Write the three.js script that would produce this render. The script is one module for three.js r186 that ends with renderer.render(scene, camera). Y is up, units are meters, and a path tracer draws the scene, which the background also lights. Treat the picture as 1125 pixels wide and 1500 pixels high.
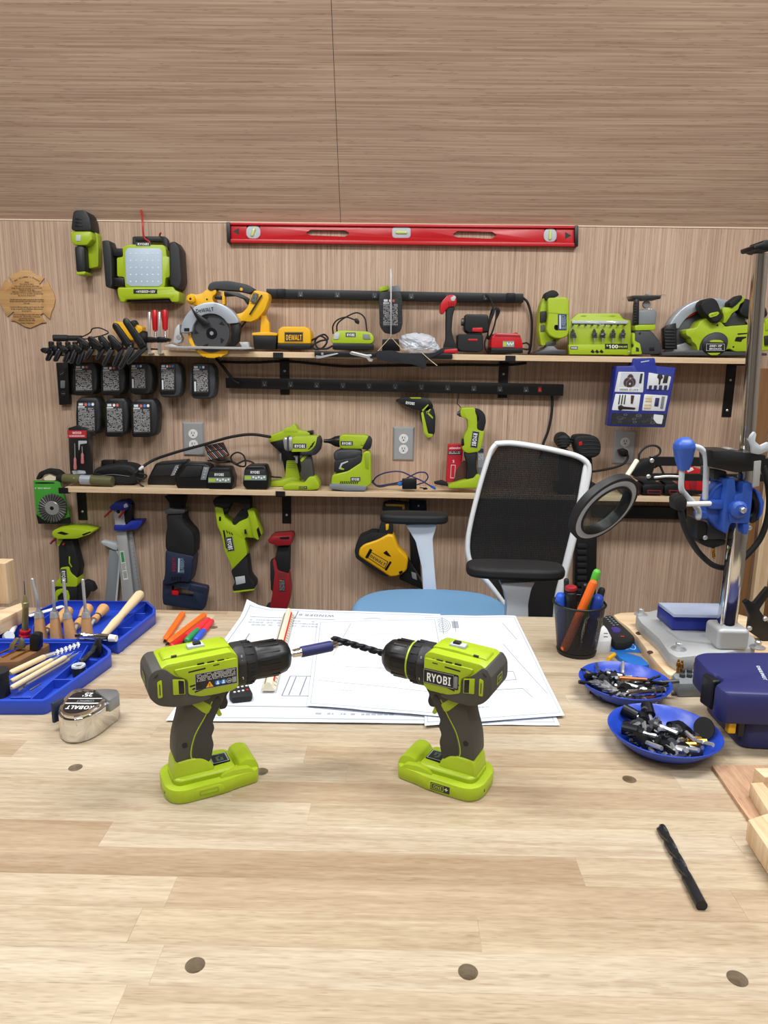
import * as THREE from 'three';
import { RoundedBoxGeometry } from 'three/addons/geometries/RoundedBoxGeometry.js';
import { mergeGeometries, toCreasedNormals } from 'three/addons/utils/BufferGeometryUtils.js';
import { RectAreaLightUniformsLib } from 'three/addons/lights/RectAreaLightUniformsLib.js';

// ---------------------------------------------------------------- camera, light, exposure
const scene = new THREE.Scene();
scene.background = new THREE.Color(0, 0, 0);
const FOCAL = 1040, EYE = new THREE.Vector3(0, 1.435, 0), T = 0.87, ZW = -2.6, ZS = -2.46;
const camera = new THREE.PerspectiveCamera(2 * Math.atan(750 / FOCAL) * 180 / Math.PI, 0.75, 0.05, 30);
camera.position.copy(EYE);
camera.rotation.set(-11.5 * Math.PI / 180, 0.013, 0.014, 'YXZ');
scene.add(camera);
const renderer = new THREE.WebGLRenderer();
renderer.toneMapping = THREE.LinearToneMapping;
renderer.toneMappingExposure = 1.27;
renderer.shadowMap.enabled = true;
RectAreaLightUniformsLib.init();
const LAMP_POWER = [24, 15, 4], LAMP_COLOR = new THREE.Color(0.97, 0.985, 1.0);
// unseen ceiling panels, placed to light wall and bench, last pair added fill: [x, z, width along x, depth along z]
const LAMPS = [[-0.95, -1.1, 1.2, 0.3], [0.95, -1.1, 1.2, 0.3], [-0.95, 0.35, 1.2, 0.3], [0.95, 0.35, 1.2, 0.3], [-0.95, 1.9, 1.2, 0.3], [0.95, 1.9, 1.2, 0.3]];

// ---------------------------------------------------------------- helpers
const V = (x, y, z) => new THREE.Vector3(x, y, z);
let seed = 7;
const rnd = () => { seed = (seed * 1664525 + 1013904223) >>> 0; return seed / 4294967296; };
const rr = (a, b) => a + (b - a) * rnd();
camera.updateMatrixWorld();
let fx = 0, fy = 0, fs = 1;                                   // the part of the photograph that measurements are read in
const fr = (x = 0, y = 0, s = 1) => { fx = x; fy = y; fs = s; };
const dirOf = (u, v) => V((fx + u / fs - 562.5) / FOCAL, -(fy + v / fs - 750) / FOCAL, -1).applyQuaternion(camera.quaternion);
const onZ = (u, v, z) => { const d = dirOf(u, v); return EYE.clone().addScaledVector(d, z / d.z); };
const onY = (u, v, y) => { const d = dirOf(u, v); return EYE.clone().addScaledVector(d, (y - EYE.y) / d.y); };
const tp = (u, v, h = 0) => onY(u, v, T + h);
const taken = {};
const numbered = (n) => { const k = taken[n] = (taken[n] ?? -1) + 1; return k ? n + '_' + String(k).padStart(3, '0') : n; };
let cur = scene;
function thing(name, label, category, at, group, turn = 0) {
  const o = new THREE.Group(); o.name = numbered(name); scene.add(o);
  o.position.copy(at); o.rotation.y = turn; o.userData = { label, category };
  if (group) o.userData.group = group;
  cur = o; return o;
}
const TZ = (name, label, cat, u, v, z, group) => thing(name, label, cat, onZ(u, v, z), group);
function struct(name, parent) { const o = new THREE.Group(); o.name = name; (parent ?? scene).add(o); if (!parent) o.userData.kind = 'structure'; cur = o; return o; }
function dup(root, at, turn, label, group) {
  const r = root.clone(); r.name = numbered(root.name.replace(/_\d+$/, '')); r.userData = { ...root.userData }; scene.add(r);
  if (at) r.position.copy(at); if (turn !== undefined) r.rotation.set(0, turn, 0);
  if (label) r.userData.label = label; if (group) r.userData.group = group; return r;
}
function mesh(name, geo, mat, parent) { const m = new THREE.Mesh(geo, mat); m.name = name; (parent ?? cur).add(m); return m; }
const base = (p) => { let o = p ?? cur; while (o.parent && o.parent !== scene) o = o.parent; return o.position; };
// an outline with its corners rounded, as a list of points
function rounded(pts, r, smooth) {
  if (smooth) return new THREE.SplineCurve([...pts, pts[0]]).getPoints(pts.length * 5).slice(0, -1);
  if (!r) return pts;
  const out = [], n = pts.length;
  for (let i = 0; i < n; i++) {
    const p = pts[i], a = pts[(i + n - 1) % n], b = pts[(i + 1) % n];
    const d = Math.min(r, a.distanceTo(p) * 0.48, b.distanceTo(p) * 0.48);
    const p0 = p.clone().lerp(a, d / (a.distanceTo(p) || 1)), p1 = p.clone().lerp(b, d / (b.distanceTo(p) || 1));
    for (let k = 0; k <= 4; k++) { const t = k / 4, u = 1 - t; out.push(new THREE.Vector2(u * u * p0.x + 2 * u * t * p.x + t * t * p1.x, u * u * p0.y + 2 * u * t * p.y + t * t * p1.y)); }
  }
  return out.filter((p, i) => p.distanceTo(out[(i + 1) % out.length]) > 1e-5);
}
// the deepest bevel that an outline takes before its inset edges fold over
function deepest(pts, sign) {
  const n = pts.length, area = THREE.ShapeUtils.area(pts) > 0 ? 1 : -1, tan = [];
  for (let i = 0; i < n; i++) {
    const a = pts[(i + n - 1) % n], p = pts[i], b = pts[(i + 1) % n], t = Math.atan2((p.x - a.x) * (b.y - p.y) - (p.y - a.y) * (b.x - p.x), (p.x - a.x) * (b.x - p.x) + (p.y - a.y) * (b.y - p.y));
    tan.push(Math.tan(Math.max(-1.45, Math.min(1.45, t / 2))) * area * sign);
  }
  let m = 1; for (let i = 0; i < n; i++) { const k = tan[i] + tan[(i + 1) % n]; if (k > 0) m = Math.min(m, pts[i].distanceTo(pts[(i + 1) % n]) / k); }
  return m;
}
function solid(outer, holes, th, b, r, smooth) {
  b = Math.min(b, th * 0.45);
  const o = rounded(outer, Math.max(r, r ? b * 1.3 : 0), smooth), hs = holes.map((h) => rounded(h, r, smooth));
  b = Math.min(b, 0.8 * Math.min(deepest(o, 1), ...hs.map((h) => deepest(h, -1))));
  if (b < 0.0002) b = 0;
  const shape = new THREE.Shape(o); shape.holes = hs.map((h) => new THREE.Path(h));
  const g = new THREE.ExtrudeGeometry(shape, b > 0 ? { depth: th - 2 * b, bevelThickness: b, bevelSize: b, bevelOffset: -b, bevelSegments: b > 0.004 ? 4 : 2, curveSegments: 4 } : { depth: th, bevelEnabled: false, curveSegments: 4 });
  g.translate(0, 0, b > 0 ? b : 0);
  return toCreasedNormals(g, 0.7);
}
const pairs = (l) => { const o = []; for (let i = 0; i < l.length; i += 2) o.push([l[i], l[i + 1]]); return o; };
// a piece whose outline is measured facing the wall: front face at depth z, th thick
function ex(name, mat, z, th, pts, o = {}) {
  const p0 = base(o.p), to = (l) => pairs(l).map(([u, v]) => { const w = onZ(u, v, z); return new THREE.Vector2(w.x - p0.x, w.y - p0.y); });
  const s1 = onZ(0, 0, z).distanceTo(onZ(1, 0, z));
  const g = solid(to(pts), (o.holes ?? []).map(to), th, o.b ?? 0.0025, (o.r ?? 5) * s1, o.s);
  g.translate(0, 0, z - th - p0.z);
  return mesh(name, g, mat, o.p);
}
const rc = (name, mat, z, th, u0, v0, u1, v1, o) => ex(name, mat, z, th, [u0, v0, u1, v0, u1, v1, u0, v1], o);
// a piece whose outline is measured on a level surface: top face at height y, th thick
function ey(name, mat, y, th, pts, o = {}) {
  const p0 = base(o.p), to = (l) => pairs(l).map(([u, v]) => { const w = onY(u, v, y); return new THREE.Vector2(w.x - p0.x, -(w.z - p0.z)); });
  return plan(name, mat, y - p0.y, th, to(pts), { ...o, r: (o.r ?? 5) * onY(pts[0], pts[1], y).distanceTo(onY(pts[0] + 1, pts[1], y)), holes: (o.holes ?? []).map(to) });
}
function plan(name, mat, y, th, pts, o = {}) {
  const g = solid(pts, o.holes ?? [], th, o.b ?? 0.002, o.r ?? 0.003, o.s); g.rotateX(-Math.PI / 2); g.translate(0, y - th, 0);
  return mesh(name, g, mat, o.p);
}
const px = (u, v, z, r) => onZ(u, v, z).distanceTo(onZ(u + r, v, z));
function disc(name, mat, u, v, z, r, th, o = {}) {
  const c = onZ(u, v, z), rm = px(u, v, z, r), b = Math.min(o.b ?? 0.0015, th * 0.4, rm * 0.4);
  return rod(name, mat, V(c.x, c.y, c.z - th), c, [[0, 0], [0, rm], [1 - b / th, rm], [1, rm - b], [1, 0]], o);
}
// a turned piece from world point a to b; profile is [[0..1 along, radius in metres], ...]
function rod(name, mat, a, b, prof, o = {}) {
  const L = a.distanceTo(b), g0 = new THREE.LatheGeometry(prof.map(([t, r]) => new THREE.Vector2(r, t * L)), o.n ?? 20);
  const g = toCreasedNormals(g0, 0.6);
  g.applyQuaternion(new THREE.Quaternion().setFromUnitVectors(V(0, 1, 0), b.clone().sub(a).normalize()));
  const p0 = o.raw ? V(0, 0, 0) : base(o.p); g.translate(a.x - p0.x, a.y - p0.y, a.z - p0.z);
  return mesh(name, g, mat, o.p);
}
const cyl = (r, r2 = r) => [[0, 0], [0, r], [1, r2], [1, 0]];
const pill = (r, L) => { const e = Math.min(0.45, r / L); return [[0, 0], [0.1 * e, r * 0.6], [0.5 * e, r * 0.92], [e, r], [1 - e, r], [1 - 0.5 * e, r * 0.92], [1 - 0.1 * e, r * 0.6], [1, 0]]; };
function tube(name, mat, r, pts, o = {}) {
  const p0 = o.raw ? V(0, 0, 0) : base(o.p), c = new THREE.CatmullRomCurve3(pts.map((p) => p.clone().sub(p0)), !!o.closed);
  const g = new THREE.TubeGeometry(c, o.seg ?? Math.max(12, pts.length * 7), r, o.n ?? 8, !!o.closed);
  const caps = o.closed ? [] : [c.getPoint(0), c.getPoint(1)].map((p) => { const s = new THREE.SphereGeometry(r, 8, 6); s.translate(p.x, p.y, p.z); return s; });
  return mesh(name, mergeGeometries([g, ...caps]), mat, o.p);
}
const tz = (name, mat, r, z, l, o) => tube(name, mat, r, pairs(l).map(([u, v], i) => onZ(u, v, Array.isArray(z) ? z[Math.min(i, z.length - 1)] : z)), o);
function box(name, mat, c, s, o = {}) {
  const p0 = o.raw ? V(0, 0, 0) : base(o.p), r = Math.min(o.r ?? 0.0015, Math.min(...s) * 0.45), g = r ? new RoundedBoxGeometry(s[0], s[1], s[2], o.k ?? 2, r) : new THREE.BoxGeometry(...s);
  if (o.rot) g.applyMatrix4(new THREE.Matrix4().makeRotationFromEuler(new THREE.Euler(...o.rot)));
  g.translate(c.x - p0.x, c.y - p0.y, c.z - p0.z); return mesh(name, g, mat, o.p);
}
// flat print: a quad with a picture of the printed sheet, corners top left, top right, bottom right, bottom left
const ART = {}, SIDE = 2048, sheet = document.createElement('canvas'); sheet.width = sheet.height = SIDE;
const ink = sheet.getContext('2d'); let ax = 0, ay = 0, ah = 0;
function art(key, w, h, draw) {
  if (ax + w + 4 > SIDE) { ax = 0; ay += ah + 4; ah = 0; }
  ink.save(); ink.translate(ax + 2, ay + 2); ink.beginPath(); ink.rect(0, 0, w, h); ink.clip(); draw(ink, w, h); ink.restore();
  ART[key] = [(ax + 3) / SIDE, 1 - (ay + 3) / SIDE, (ax + w + 1) / SIDE, 1 - (ay + h + 1) / SIDE]; ax += w + 4; ah = Math.max(ah, h);
}
const printTexture = new THREE.CanvasTexture(sheet); printTexture.colorSpace = THREE.SRGBColorSpace;
const printed = new THREE.MeshStandardMaterial({ map: printTexture, roughness: 0.55, transparent: true });
function quad(name, key, c, parent) {
  const p0 = base(parent), g = new THREE.BufferGeometry(), [u0, v0, u1, v1] = ART[key];
  g.setAttribute('position', new THREE.Float32BufferAttribute(c.flatMap((p) => [p.x - p0.x, p.y - p0.y, p.z - p0.z]), 3));
  g.setAttribute('uv', new THREE.Float32BufferAttribute([u0, v0, u1, v0, u1, v1, u0, v1], 2));
  g.setIndex([0, 2, 1, 0, 3, 2]); g.computeVertexNormals();
  return mesh(name, g, printed, parent);
}
function dec(name, key, z, u0, v0, u1, v1, o = {}) {
  const cu = (u0 + u1) / 2, cv = (v0 + v1) / 2, w = (u1 - u0) / 2, h = (v1 - v0) / 2, a = (o.rot ?? 0) * Math.PI / 180, C = Math.cos(a), S = Math.sin(a);
  return quad(name, key, [[-w, -h], [w, -h], [w, h], [-w, h]].map(([x, y]) => onZ(cu + x * C - y * S, cv + x * S + y * C, z + 0.0006)), o.p);
}
// uv in metres from the faces' own directions; turn lays the grain upright
function grain(g, turn = false, ou = 0, ov = 0) {
  const p = g.attributes.position, n = g.attributes.normal, uv = new Float32Array(p.count * 2);
  for (let i = 0; i < p.count; i++) {
    const ax_ = Math.abs(n.getX(i)), ay_ = Math.abs(n.getY(i)), az_ = Math.abs(n.getZ(i)), x = p.getX(i), y = p.getY(i), z = p.getZ(i);
    let a = x, b = y;
    if (ay_ > ax_ && ay_ > az_) { a = x; b = z; } else if (ax_ > az_) { a = z; b = y; }
    uv[i * 2] = (turn ? b : a) + ou; uv[i * 2 + 1] = (turn ? a : b) + ov;
  }
  g.setAttribute('uv', new THREE.BufferAttribute(uv, 2)); return g;
}

// ---------------------------------------------------------------- computed textures
const hash = (x, y, s) => { let h = (Math.imul(x, 374761393) + Math.imul(y, 668265263) + Math.imul(s, 1274126177)) | 0; h = Math.imul(h ^ (h >>> 13), 1274126177); return ((h ^ (h >>> 16)) >>> 0) / 4294967296; };
function vnoise(x, y, s, wx, wy) {
  const x0 = Math.floor(x), y0 = Math.floor(y), f = (t) => t * t * (3 - 2 * t), a = f(x - x0), b = f(y - y0), m = (v, w) => ((v % w) + w) % w;
  const h = (i, j) => hash(m(x0 + i, wx), m(y0 + j, wy), s);
  return (h(0, 0) * (1 - a) + h(1, 0) * a) * (1 - b) + (h(0, 1) * (1 - a) + h(1, 1) * a) * b;
}
// wood with its grain along u: pale and dark sRGB tones, layers of [cells along, cells across, strength], and pores [count, length, strength]
function wood(w, h, metresU, metresV, tones, layers, pores, s) {
  const d = new Uint8Array(w * h * 4), val = new Float32Array(w * h);
  for (let y = 0; y < h; y++) for (let x = 0; x < w; x++) {
    let t = 0.5; const bend = (vnoise(x / w * 3, y / h * 4, s + 50, 3, 4) - 0.5) * 1.6;
    for (const [cu, cv, k] of layers) t += k * (vnoise(x / w * cu, y / h * cv + bend, s + cv, cu, cv) - 0.5);
    val[y * w + x] = t;
  }
  let q = s * 7919 + 13; const rn = () => { q = (q * 1664525 + 1013904223) >>> 0; return q / 4294967296; };
  for (let i = 0; i < pores[0]; i++) {
    const x0 = Math.floor(rn() * w), y0 = Math.floor(rn() * h), L = Math.floor(pores[1] * (0.3 + rn())), k = pores[2] * (0.3 + 0.9 * rn());
    for (let j = 0; j < L; j++) val[y0 * w + (x0 + j) % w] -= k * Math.sin(Math.PI * (j + 0.5) / L);
  }
  const [A, B] = tones.map((c) => new THREE.Color(c));
  for (let i = 0; i < w * h; i++) {
    const t = Math.min(1, Math.max(0, val[i])), c = A.clone().lerp(B, 1 - t).convertLinearToSRGB();
    d[i * 4] = c.r * 255; d[i * 4 + 1] = c.g * 255; d[i * 4 + 2] = c.b * 255; d[i * 4 + 3] = 255;
  }
  const t = new THREE.DataTexture(d, w, h); t.colorSpace = THREE.SRGBColorSpace; t.wrapS = t.wrapT = THREE.RepeatWrapping; t.magFilter = THREE.LinearFilter;
  t.repeat.set(1 / metresU, 1 / metresV); t.needsUpdate = true; return t;
}
const plyTexture = wood(1024, 1536, 1.3, 1.0, ['#e0c5ab', '#886550'], [[2, 7, 0.1], [3, 90, 0.12], [3, 330, 0.34], [9, 600, 0.28]], [1500, 34, 0.75], 3);
const benchTexture = wood(1536, 768, 1.6, 0.5, ['#cbbda6', '#9a856a'], [[2, 5, 0.25], [4, 26, 0.35], [7, 90, 0.3], [50, 200, 0.3], [160, 380, 0.25]], [7000, 22, 0.4], 11);
const pineTexture = wood(768, 256, 1.2, 0.24, ['#ecd8b8', '#c39d70'], [[2, 5, 0.3], [3, 16, 0.4], [6, 60, 0.3], [40, 100, 0.15]], [800, 24, 0.25], 17);
function patternTexture(n, f) {
  const d = new Uint8Array(n * n * 4);
  for (let y = 0; y < n; y++) for (let x = 0; x < n; x++) { const v = f(x / n, y / n) * 255; d.set([v, v, v, 255], (y * n + x) * 4); }
  const t = new THREE.DataTexture(d, n, n); t.wrapS = t.wrapT = THREE.RepeatWrapping; t.magFilter = THREE.LinearFilter; t.needsUpdate = true; return t;
}

// ---------------------------------------------------------------- materials
const std = (color, roughness = 0.5, metalness = 0, o = {}) => new THREE.MeshStandardMaterial({ color, roughness, metalness, ...o });
const phys = (o) => new THREE.MeshPhysicalMaterial(o);
const M = {
  lime: std('#a2b91e', 0.42), limeDark: std('#8fa51b', 0.5), black: std('#0d0e10', 0.42), rubber: std('#121315', 0.7), dark: std('#1f2023', 0.52), grey: std('#37393c', 0.58),
  drillGrey: std('#46443f', 0.62), mid: std('#7d8286', 0.55), pale: std('#b9bfc4', 0.5), white: std('#e4e6e6', 0.45), cream: std('#e6dcc0', 0.55),
  steel: std('#cfd1d2', 0.3, 0.75), brushed: std('#b4b6b8', 0.42, 0.55), chrome: std('#dcdcda', 0.09, 1), gun: std('#56575a', 0.36, 0.55), blackSteel: std('#202125', 0.38, 0.7),
  brass: std('#b98a34', 0.3, 1), alu: std('#b6b8b8', 0.5, 0.3), yellow: std('#e8b010', 0.42), red: std('#c01a22', 0.32), redDeep: std('#8d1620', 0.5), orange: std('#ef6a1b', 0.5),
  blue: std('#2345b4', 0.36), standBlue: std('#2f58b2', 0.42), blueDeep: std('#1d2d8c', 0.42), blueDark: std('#22265f', 0.5), navy: std('#1c2740', 0.55), teal: std('#1b6fc4', 0.5), seat: std('#6c97bd', 0.95), green: std('#3f9a2c', 0.5),
  handle: std('#c79763', 0.5), stick: std('#d9c39a', 0.6), olive: std('#5d5b38', 0.6), brown: std('#4f2e25', 0.9), paper: std('#e9ecf2', 0.85), pink: std('#c47a7a', 0.4), silverPaint: std('#aab2bb', 0.38, 0.3),
  clear: phys({ color: '#ffffff', roughness: 0.08, transmission: 1, thickness: 0, ior: 1.45 }),
  lens: phys({ color: '#eef4f2', roughness: 0.02, transmission: 1, thickness: 0, ior: 1.5 }),
  bag: phys({ color: '#eef3fa', roughness: 0.2, transmission: 0.4, thickness: 0 }),
  lid: phys({ color: '#d3def2', roughness: 0.16, transmission: 0.45, thickness: 0 }),  // bluish tint stands in for the reflection on the clear lid
  postWhite: std('#d3dae2', 0.45),
  diffuser: std('#aebfcf', 0.4),
  ply: std('#ffffff', 0.62, 0, { map: plyTexture }),
};
const benchTints = ['#ffffff', '#faf7f1', '#f3eee6', '#fdfdfb', '#e8ddd2', '#fbf9f3', '#f4eee5'].map((c) => std(c, 0.5, 0, { map: benchTexture }));
const pine = std('#ffffff', 0.6, 0, { map: pineTexture }), pineBrown = std('#94785a', 0.65, 0, { map: pineTexture }), darkPly = std('#6e5c4a', 0.7, 0, { map: pineTexture });

// ---------------------------------------------------------------- printed matter
const fill = (c, w, h, col) => { c.fillStyle = col; c.fillRect(0, 0, w, h); };
function word(c, s, x, y, size, col, o = {}) { c.save(); c.fillStyle = col; c.font = `${o.italic ? 'italic ' : ''}${o.plain ? '' : 'bold '}${size}px ${o.font ?? 'sans-serif'}`; c.textAlign = o.align ?? 'center'; c.textBaseline = 'middle'; c.translate(x, y); if (o.sx) c.scale(o.sx, 1); c.fillText(s, 0, 0); c.restore(); }
const rough = (c, x, y, w, h, rows, col, size) => { c.fillStyle = col; for (let i = 0; i < rows; i++) for (let p = x; p < x + w - 2;) { const q = Math.min(rr(2, 9), x + w - p); if (rnd() > 0.18) c.fillRect(p, y + (i + 0.25) * h / rows, q, size ?? h / rows * 0.5); p += q + 1.5; } };
art('ryobi', 160, 48, (c, w, h) => { fill(c, w, h, '#14161a'); c.strokeStyle = '#9aa0a0'; c.lineWidth = 2; c.strokeRect(3, 3, w - 6, h - 6); word(c, 'RYOBI', w / 2, h / 2 + 2, 38, '#f2f4f2', { sx: 1.12 }); });
art('ryobi bare', 128, 36, (c, w, h) => { word(c, 'RYOBI', w / 2, h / 2 + 1, 32, '#f2f4f2', { sx: 1.1 }); });
art('dewalt', 160, 48, (c, w, h) => { fill(c, w, h, '#17181a'); c.strokeStyle = '#d8a813'; c.lineWidth = 2; c.strokeRect(3, 3, w - 6, h - 6); word(c, 'DEWALT', w / 2, h / 2 + 2, 34, '#f0b414', { sx: 1.02 }); });
art('dewalt dark', 160, 44, (c, w, h) => { word(c, 'DeWALT', w / 2, h / 2 + 2, 36, '#1b1d20', { sx: 1.05 }); });
art('spec label', 96, 128, (c, w, h) => { fill(c, w, h, '#1a1b1e'); rough(c, 6, 8, w - 12, h - 16, 12, '#9a9a98'); c.fillStyle = '#c9a41b'; c.fillRect(8, 8, 30, 8); });
for (let i = 0; i < 4; i++) art('cell label ' + i, 100, 170, (c, w, h) => {
  fill(c, w, h, '#2f3135'); c.fillStyle = '#d8dadc'; c.fillRect(6, 6, 26, 14); c.fillRect(2, 24, 40, 7);
  const col = ['#ecebe8', '#d86a5c', '#4e86d0']; for (let k = 0; k < 2 + (i & 1); k++) { c.fillStyle = col[(k + i) % 3]; c.beginPath(); c.arc(48 + k * 21, 14, 9, 0, 7); c.fill(); c.strokeStyle = '#222'; c.stroke(); }
  rough(c, 3, 33, w - 6, h - 42, 19, '#dcdcda'); rough(c, 3, 33, w - 6, h - 42, 19, '#5a4a46', 1.2); if (i > 1) { c.fillStyle = '#202226'; c.fillRect(2, 90, 20, 76); c.fillStyle = '#d8d8d8'; c.fillRect(5, 100, 12, 60); }
});
art('warning', 220, 100, (c, w, h) => {
  fill(c, w, h, '#1f2022'); c.strokeStyle = '#b9bcbc'; c.lineWidth = 2; c.strokeRect(2, 2, w - 4, h - 4); rough(c, 10, 6, w - 20, 44, 5, '#d8dada');
  c.fillStyle = '#e8a51a'; c.beginPath(); c.moveTo(54, 92); c.lineTo(74, 56); c.lineTo(94, 92); c.fill(); word(c, '!', 74, 80, 26, '#1a1a1a');
  for (const x of [116, 146]) { c.fillStyle = '#2f7fd0'; c.beginPath(); c.arc(x, 74, 15, 0, 7); c.fill(); c.fillStyle = '#fff'; c.beginPath(); c.arc(x, 70, 5, 0, 7); c.fill(); c.fillRect(x - 7, 76, 14, 7); }
  c.strokeStyle = '#eee'; c.beginPath(); c.arc(176, 74, 13, 0, 7); c.stroke(); word(c, '20', 176, 75, 14, '#eee'); for (let i = 0; i < 8; i++) { c.fillStyle = '#e8e8e8'; c.fillRect(194 + i * 2.6, 56, i % 3 ? 1 : 2, 34); }
});
art('one plus', 120, 48, (c, w, h) => { fill(c, w, h, '#23262a'); c.strokeStyle = '#c3d62e'; c.lineWidth = 3; c.strokeRect(8, 8, 72, h - 16); word(c, 'ONE', 44, h / 2 + 1, 26, '#a9bb2c'); word(c, '+', 98, h / 2, 46, '#dfe6a0'); });
art('hybrid', 220, 36, (c, w, h) => { fill(c, w, h, '#17191b'); word(c, '+HYBRID+18V', w / 2, h / 2 + 1, 27, '#e8ecd8', { italic: 1 }); });
art('brushless', 160, 64, (c, w, h) => { fill(c, w, h, '#101113'); c.strokeStyle = '#cfd2cf'; c.lineWidth = 3; c.strokeRect(6, 5, w - 12, h - 10); word(c, 'ONE+ HP', w / 2, 22, 24, '#e8e8e8', { italic: 1 }); word(c, 'BRUSHLESS', w / 2, 45, 19, '#e8e8e8'); });
art('hundred value', 160, 48, (c, w, h) => { fill(c, w, h, '#141611'); word(c, '$', 16, 18, 22, '#e6ee9a'); word(c, '100', 58, h / 2 + 2, 42, '#f2f4d8'); word(c, 'VALUE', 124, h / 2 + 2, 20, '#d6e05a'); });
art('charger strip', 140, 36, (c, w, h) => { fill(c, w, h, '#7f8f86'); c.fillStyle = '#a9c13a'; c.fillRect(4, 8, 40, 20); c.fillStyle = '#e6eae6'; for (let i = 0; i < 5; i++) c.fillRect(52 + i * 17, 8 + (i % 2) * 6, 11, 12); });
art('charger icons', 40, 90, (c, w, h) => { fill(c, w, h, '#4a4f52'); c.fillStyle = '#dfe3e3'; for (let i = 0; i < 4; i++) { c.beginPath(); c.arc(14 + (i % 2) * 10, 14 + i * 20, 6, 0, 7); c.fill(); } });
art('socket', 48, 48, (c, w, h) => { fill(c, w, h, '#33363b'); c.fillStyle = '#85888d'; c.fillRect(10, 8, 7, 18); c.fillRect(31, 8, 7, 18); c.beginPath(); c.arc(24, 36, 7, 0, 7); c.fill(); c.fillStyle = '#111'; c.fillRect(12, 10, 3, 14); c.fillRect(33, 10, 3, 14); });
art('outlet face', 64, 64, (c, w, h) => { fill(c, w, h, '#d9d8d2'); c.fillStyle = '#1c1c1c'; c.fillRect(17, 12, 6, 22); c.fillRect(41, 14, 5, 18); c.beginPath(); c.arc(32, 47, 7, 0, 7); c.fill(); });
art('wood screwdriver', 120, 44, (c, w, h) => { fill(c, w, h, '#b3202a'); word(c, 'WOOD', w / 2, 14, 18, '#f0e4e0'); word(c, 'SCREWDRIVERS', w / 2, 32, 13, '#f0e4e0'); });
art('wire wheel', 150, 36, (c, w, h) => { word(c, '6" Wire Wheel', w / 2, h / 2, 20, '#e6f2dc'); });
art('package stripes', 120, 90, (c, w, h) => { fill(c, w, h, '#191a1c'); c.lineWidth = 4; for (let i = -6; i < 14; i++) { c.strokeStyle = ['#c45a2c', '#c9ccce', '#5a5d60'][((i % 3) + 3) % 3]; c.beginPath(); c.moveTo(i * 12, 0); c.lineTo(i * 12 + 40, h); c.stroke(); } c.fillStyle = '#191a1c'; c.fillRect(0, 38, w, 8); });
art('red pack', 90, 200, (c, w, h) => { fill(c, w, h, '#b8182a'); word(c, 'milwaukee', w / 2, 18, 15, '#f4e8e8', { italic: 1 }); c.fillStyle = '#1a1416'; c.fillRect(0, 34, w, 22); rough(c, 6, 36, w - 12, 16, 2, '#e6dada'); c.strokeStyle = '#f0dede'; c.lineWidth = 3; c.strokeRect(26, 110, 26, 70); word(c, '5', 39, 90, 22, '#f4e8e8'); });
art('grey pack', 50, 140, (c, w, h) => { fill(c, w, h, '#9fa6ab'); c.fillStyle = '#3c3450'; c.fillRect(6, 8, 38, 30); rough(c, 6, 46, 38, 40, 5, '#f0f0f0'); });
art('bosch', 40, 130, (c, w, h) => { c.save(); c.translate(w / 2, h / 2); c.rotate(-Math.PI / 2); word(c, 'BOSCH', 0, 0, 34, '#8f2630'); c.restore(); });
art('blue spec', 60, 130, (c, w, h) => { fill(c, w, h, '#2c3f58'); c.fillStyle = '#c3cbd2'; c.fillRect(10, 8, 12, 110); rough(c, 26, 8, 30, 112, 12, '#93a4b5'); });
art('switch', 30, 40, (c, w, h) => { fill(c, w, h, '#6e1414'); c.fillStyle = '#d04030'; c.fillRect(6, 8, 18, 24); });
art('tape top', 256, 170, (c, w, h) => {
  fill(c, w, h, '#14161a'); c.fillStyle = '#c9cbcc'; c.fillRect(0, 58, w, 10); c.fillRect(0, 100, w, 8); word(c, 'KOBALT', w / 2 + 14, 30, 38, '#f0f0f0', { italic: 1, sx: 1.1 }); word(c, 'COMPACT', w / 2, 84, 22, '#a9b2ba', { plain: 1 }); word(c, "25'", w / 2, 138, 46, '#f0f0f0');
});
art('kobalt case', 170, 44, (c, w, h) => { word(c, 'DREMEL', w / 2, h / 2, 38, '#c9d2dc', { sx: 1 }); });
art('ruler label', 40, 200, (c, w, h) => { fill(c, w, h, '#d5dad2'); c.fillStyle = '#2f8a4a'; c.fillRect(6, 8, 28, 70); rough(c, 4, 84, 32, 50, 6, '#333'); for (let i = 0; i < 12; i++) { c.fillStyle = '#222'; c.fillRect(6, 142 + i * 4, 28, i % 3 ? 1.4 : 2.4); } });
art('ticks', 30, 400, (c, w, h) => { for (let i = 0; i < 60; i++) { c.fillStyle = '#26282a'; c.fillRect(i % 4 ? 18 : 8, i * 6.6 + 2, i % 4 ? 10 : 20, 1.6); } });
art('prayer', 440, 520, (c, w, h) => {
  const ink_ = '#3a2413', L = ['When', "I'm called to duty,", 'God, wherever flames may rage,', 'Help me give the strength to save a life,', 'Whatever be its age.', 'Help me embrace a little child before', "It's too late, or save an older person from", 'the horror of that fate.', '', 'Enable me to be alert and hear the weakest', 'shout, and quickly and efficiently to put the', 'fire out.', '', 'I want to fill my calling and to give the best', 'in me, to guard my neighbor and protect', 'his property.', '', 'And if according to your will I have to', 'lose my life, please bless with your', 'protecting hand my', 'children and my wife.'];
  c.save(); c.translate(w / 2, 300); for (let i = 0, s = "The Fireman's Prayer"; i < s.length; i++) { c.save(); c.rotate((i - 9.5) * 0.062); word(c, s[i], 0, -262, 25, ink_, { font: 'serif' }); c.restore(); } c.restore();
  L.forEach((s, i) => word(c, s, w / 2, 92 + i * 19.2, 19, ink_, { font: 'serif', sx: 0.98 })); word(c, 'Author Unknown', w / 2, h - 18, 20, ink_, { font: 'serif', italic: 1 });
});
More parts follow.
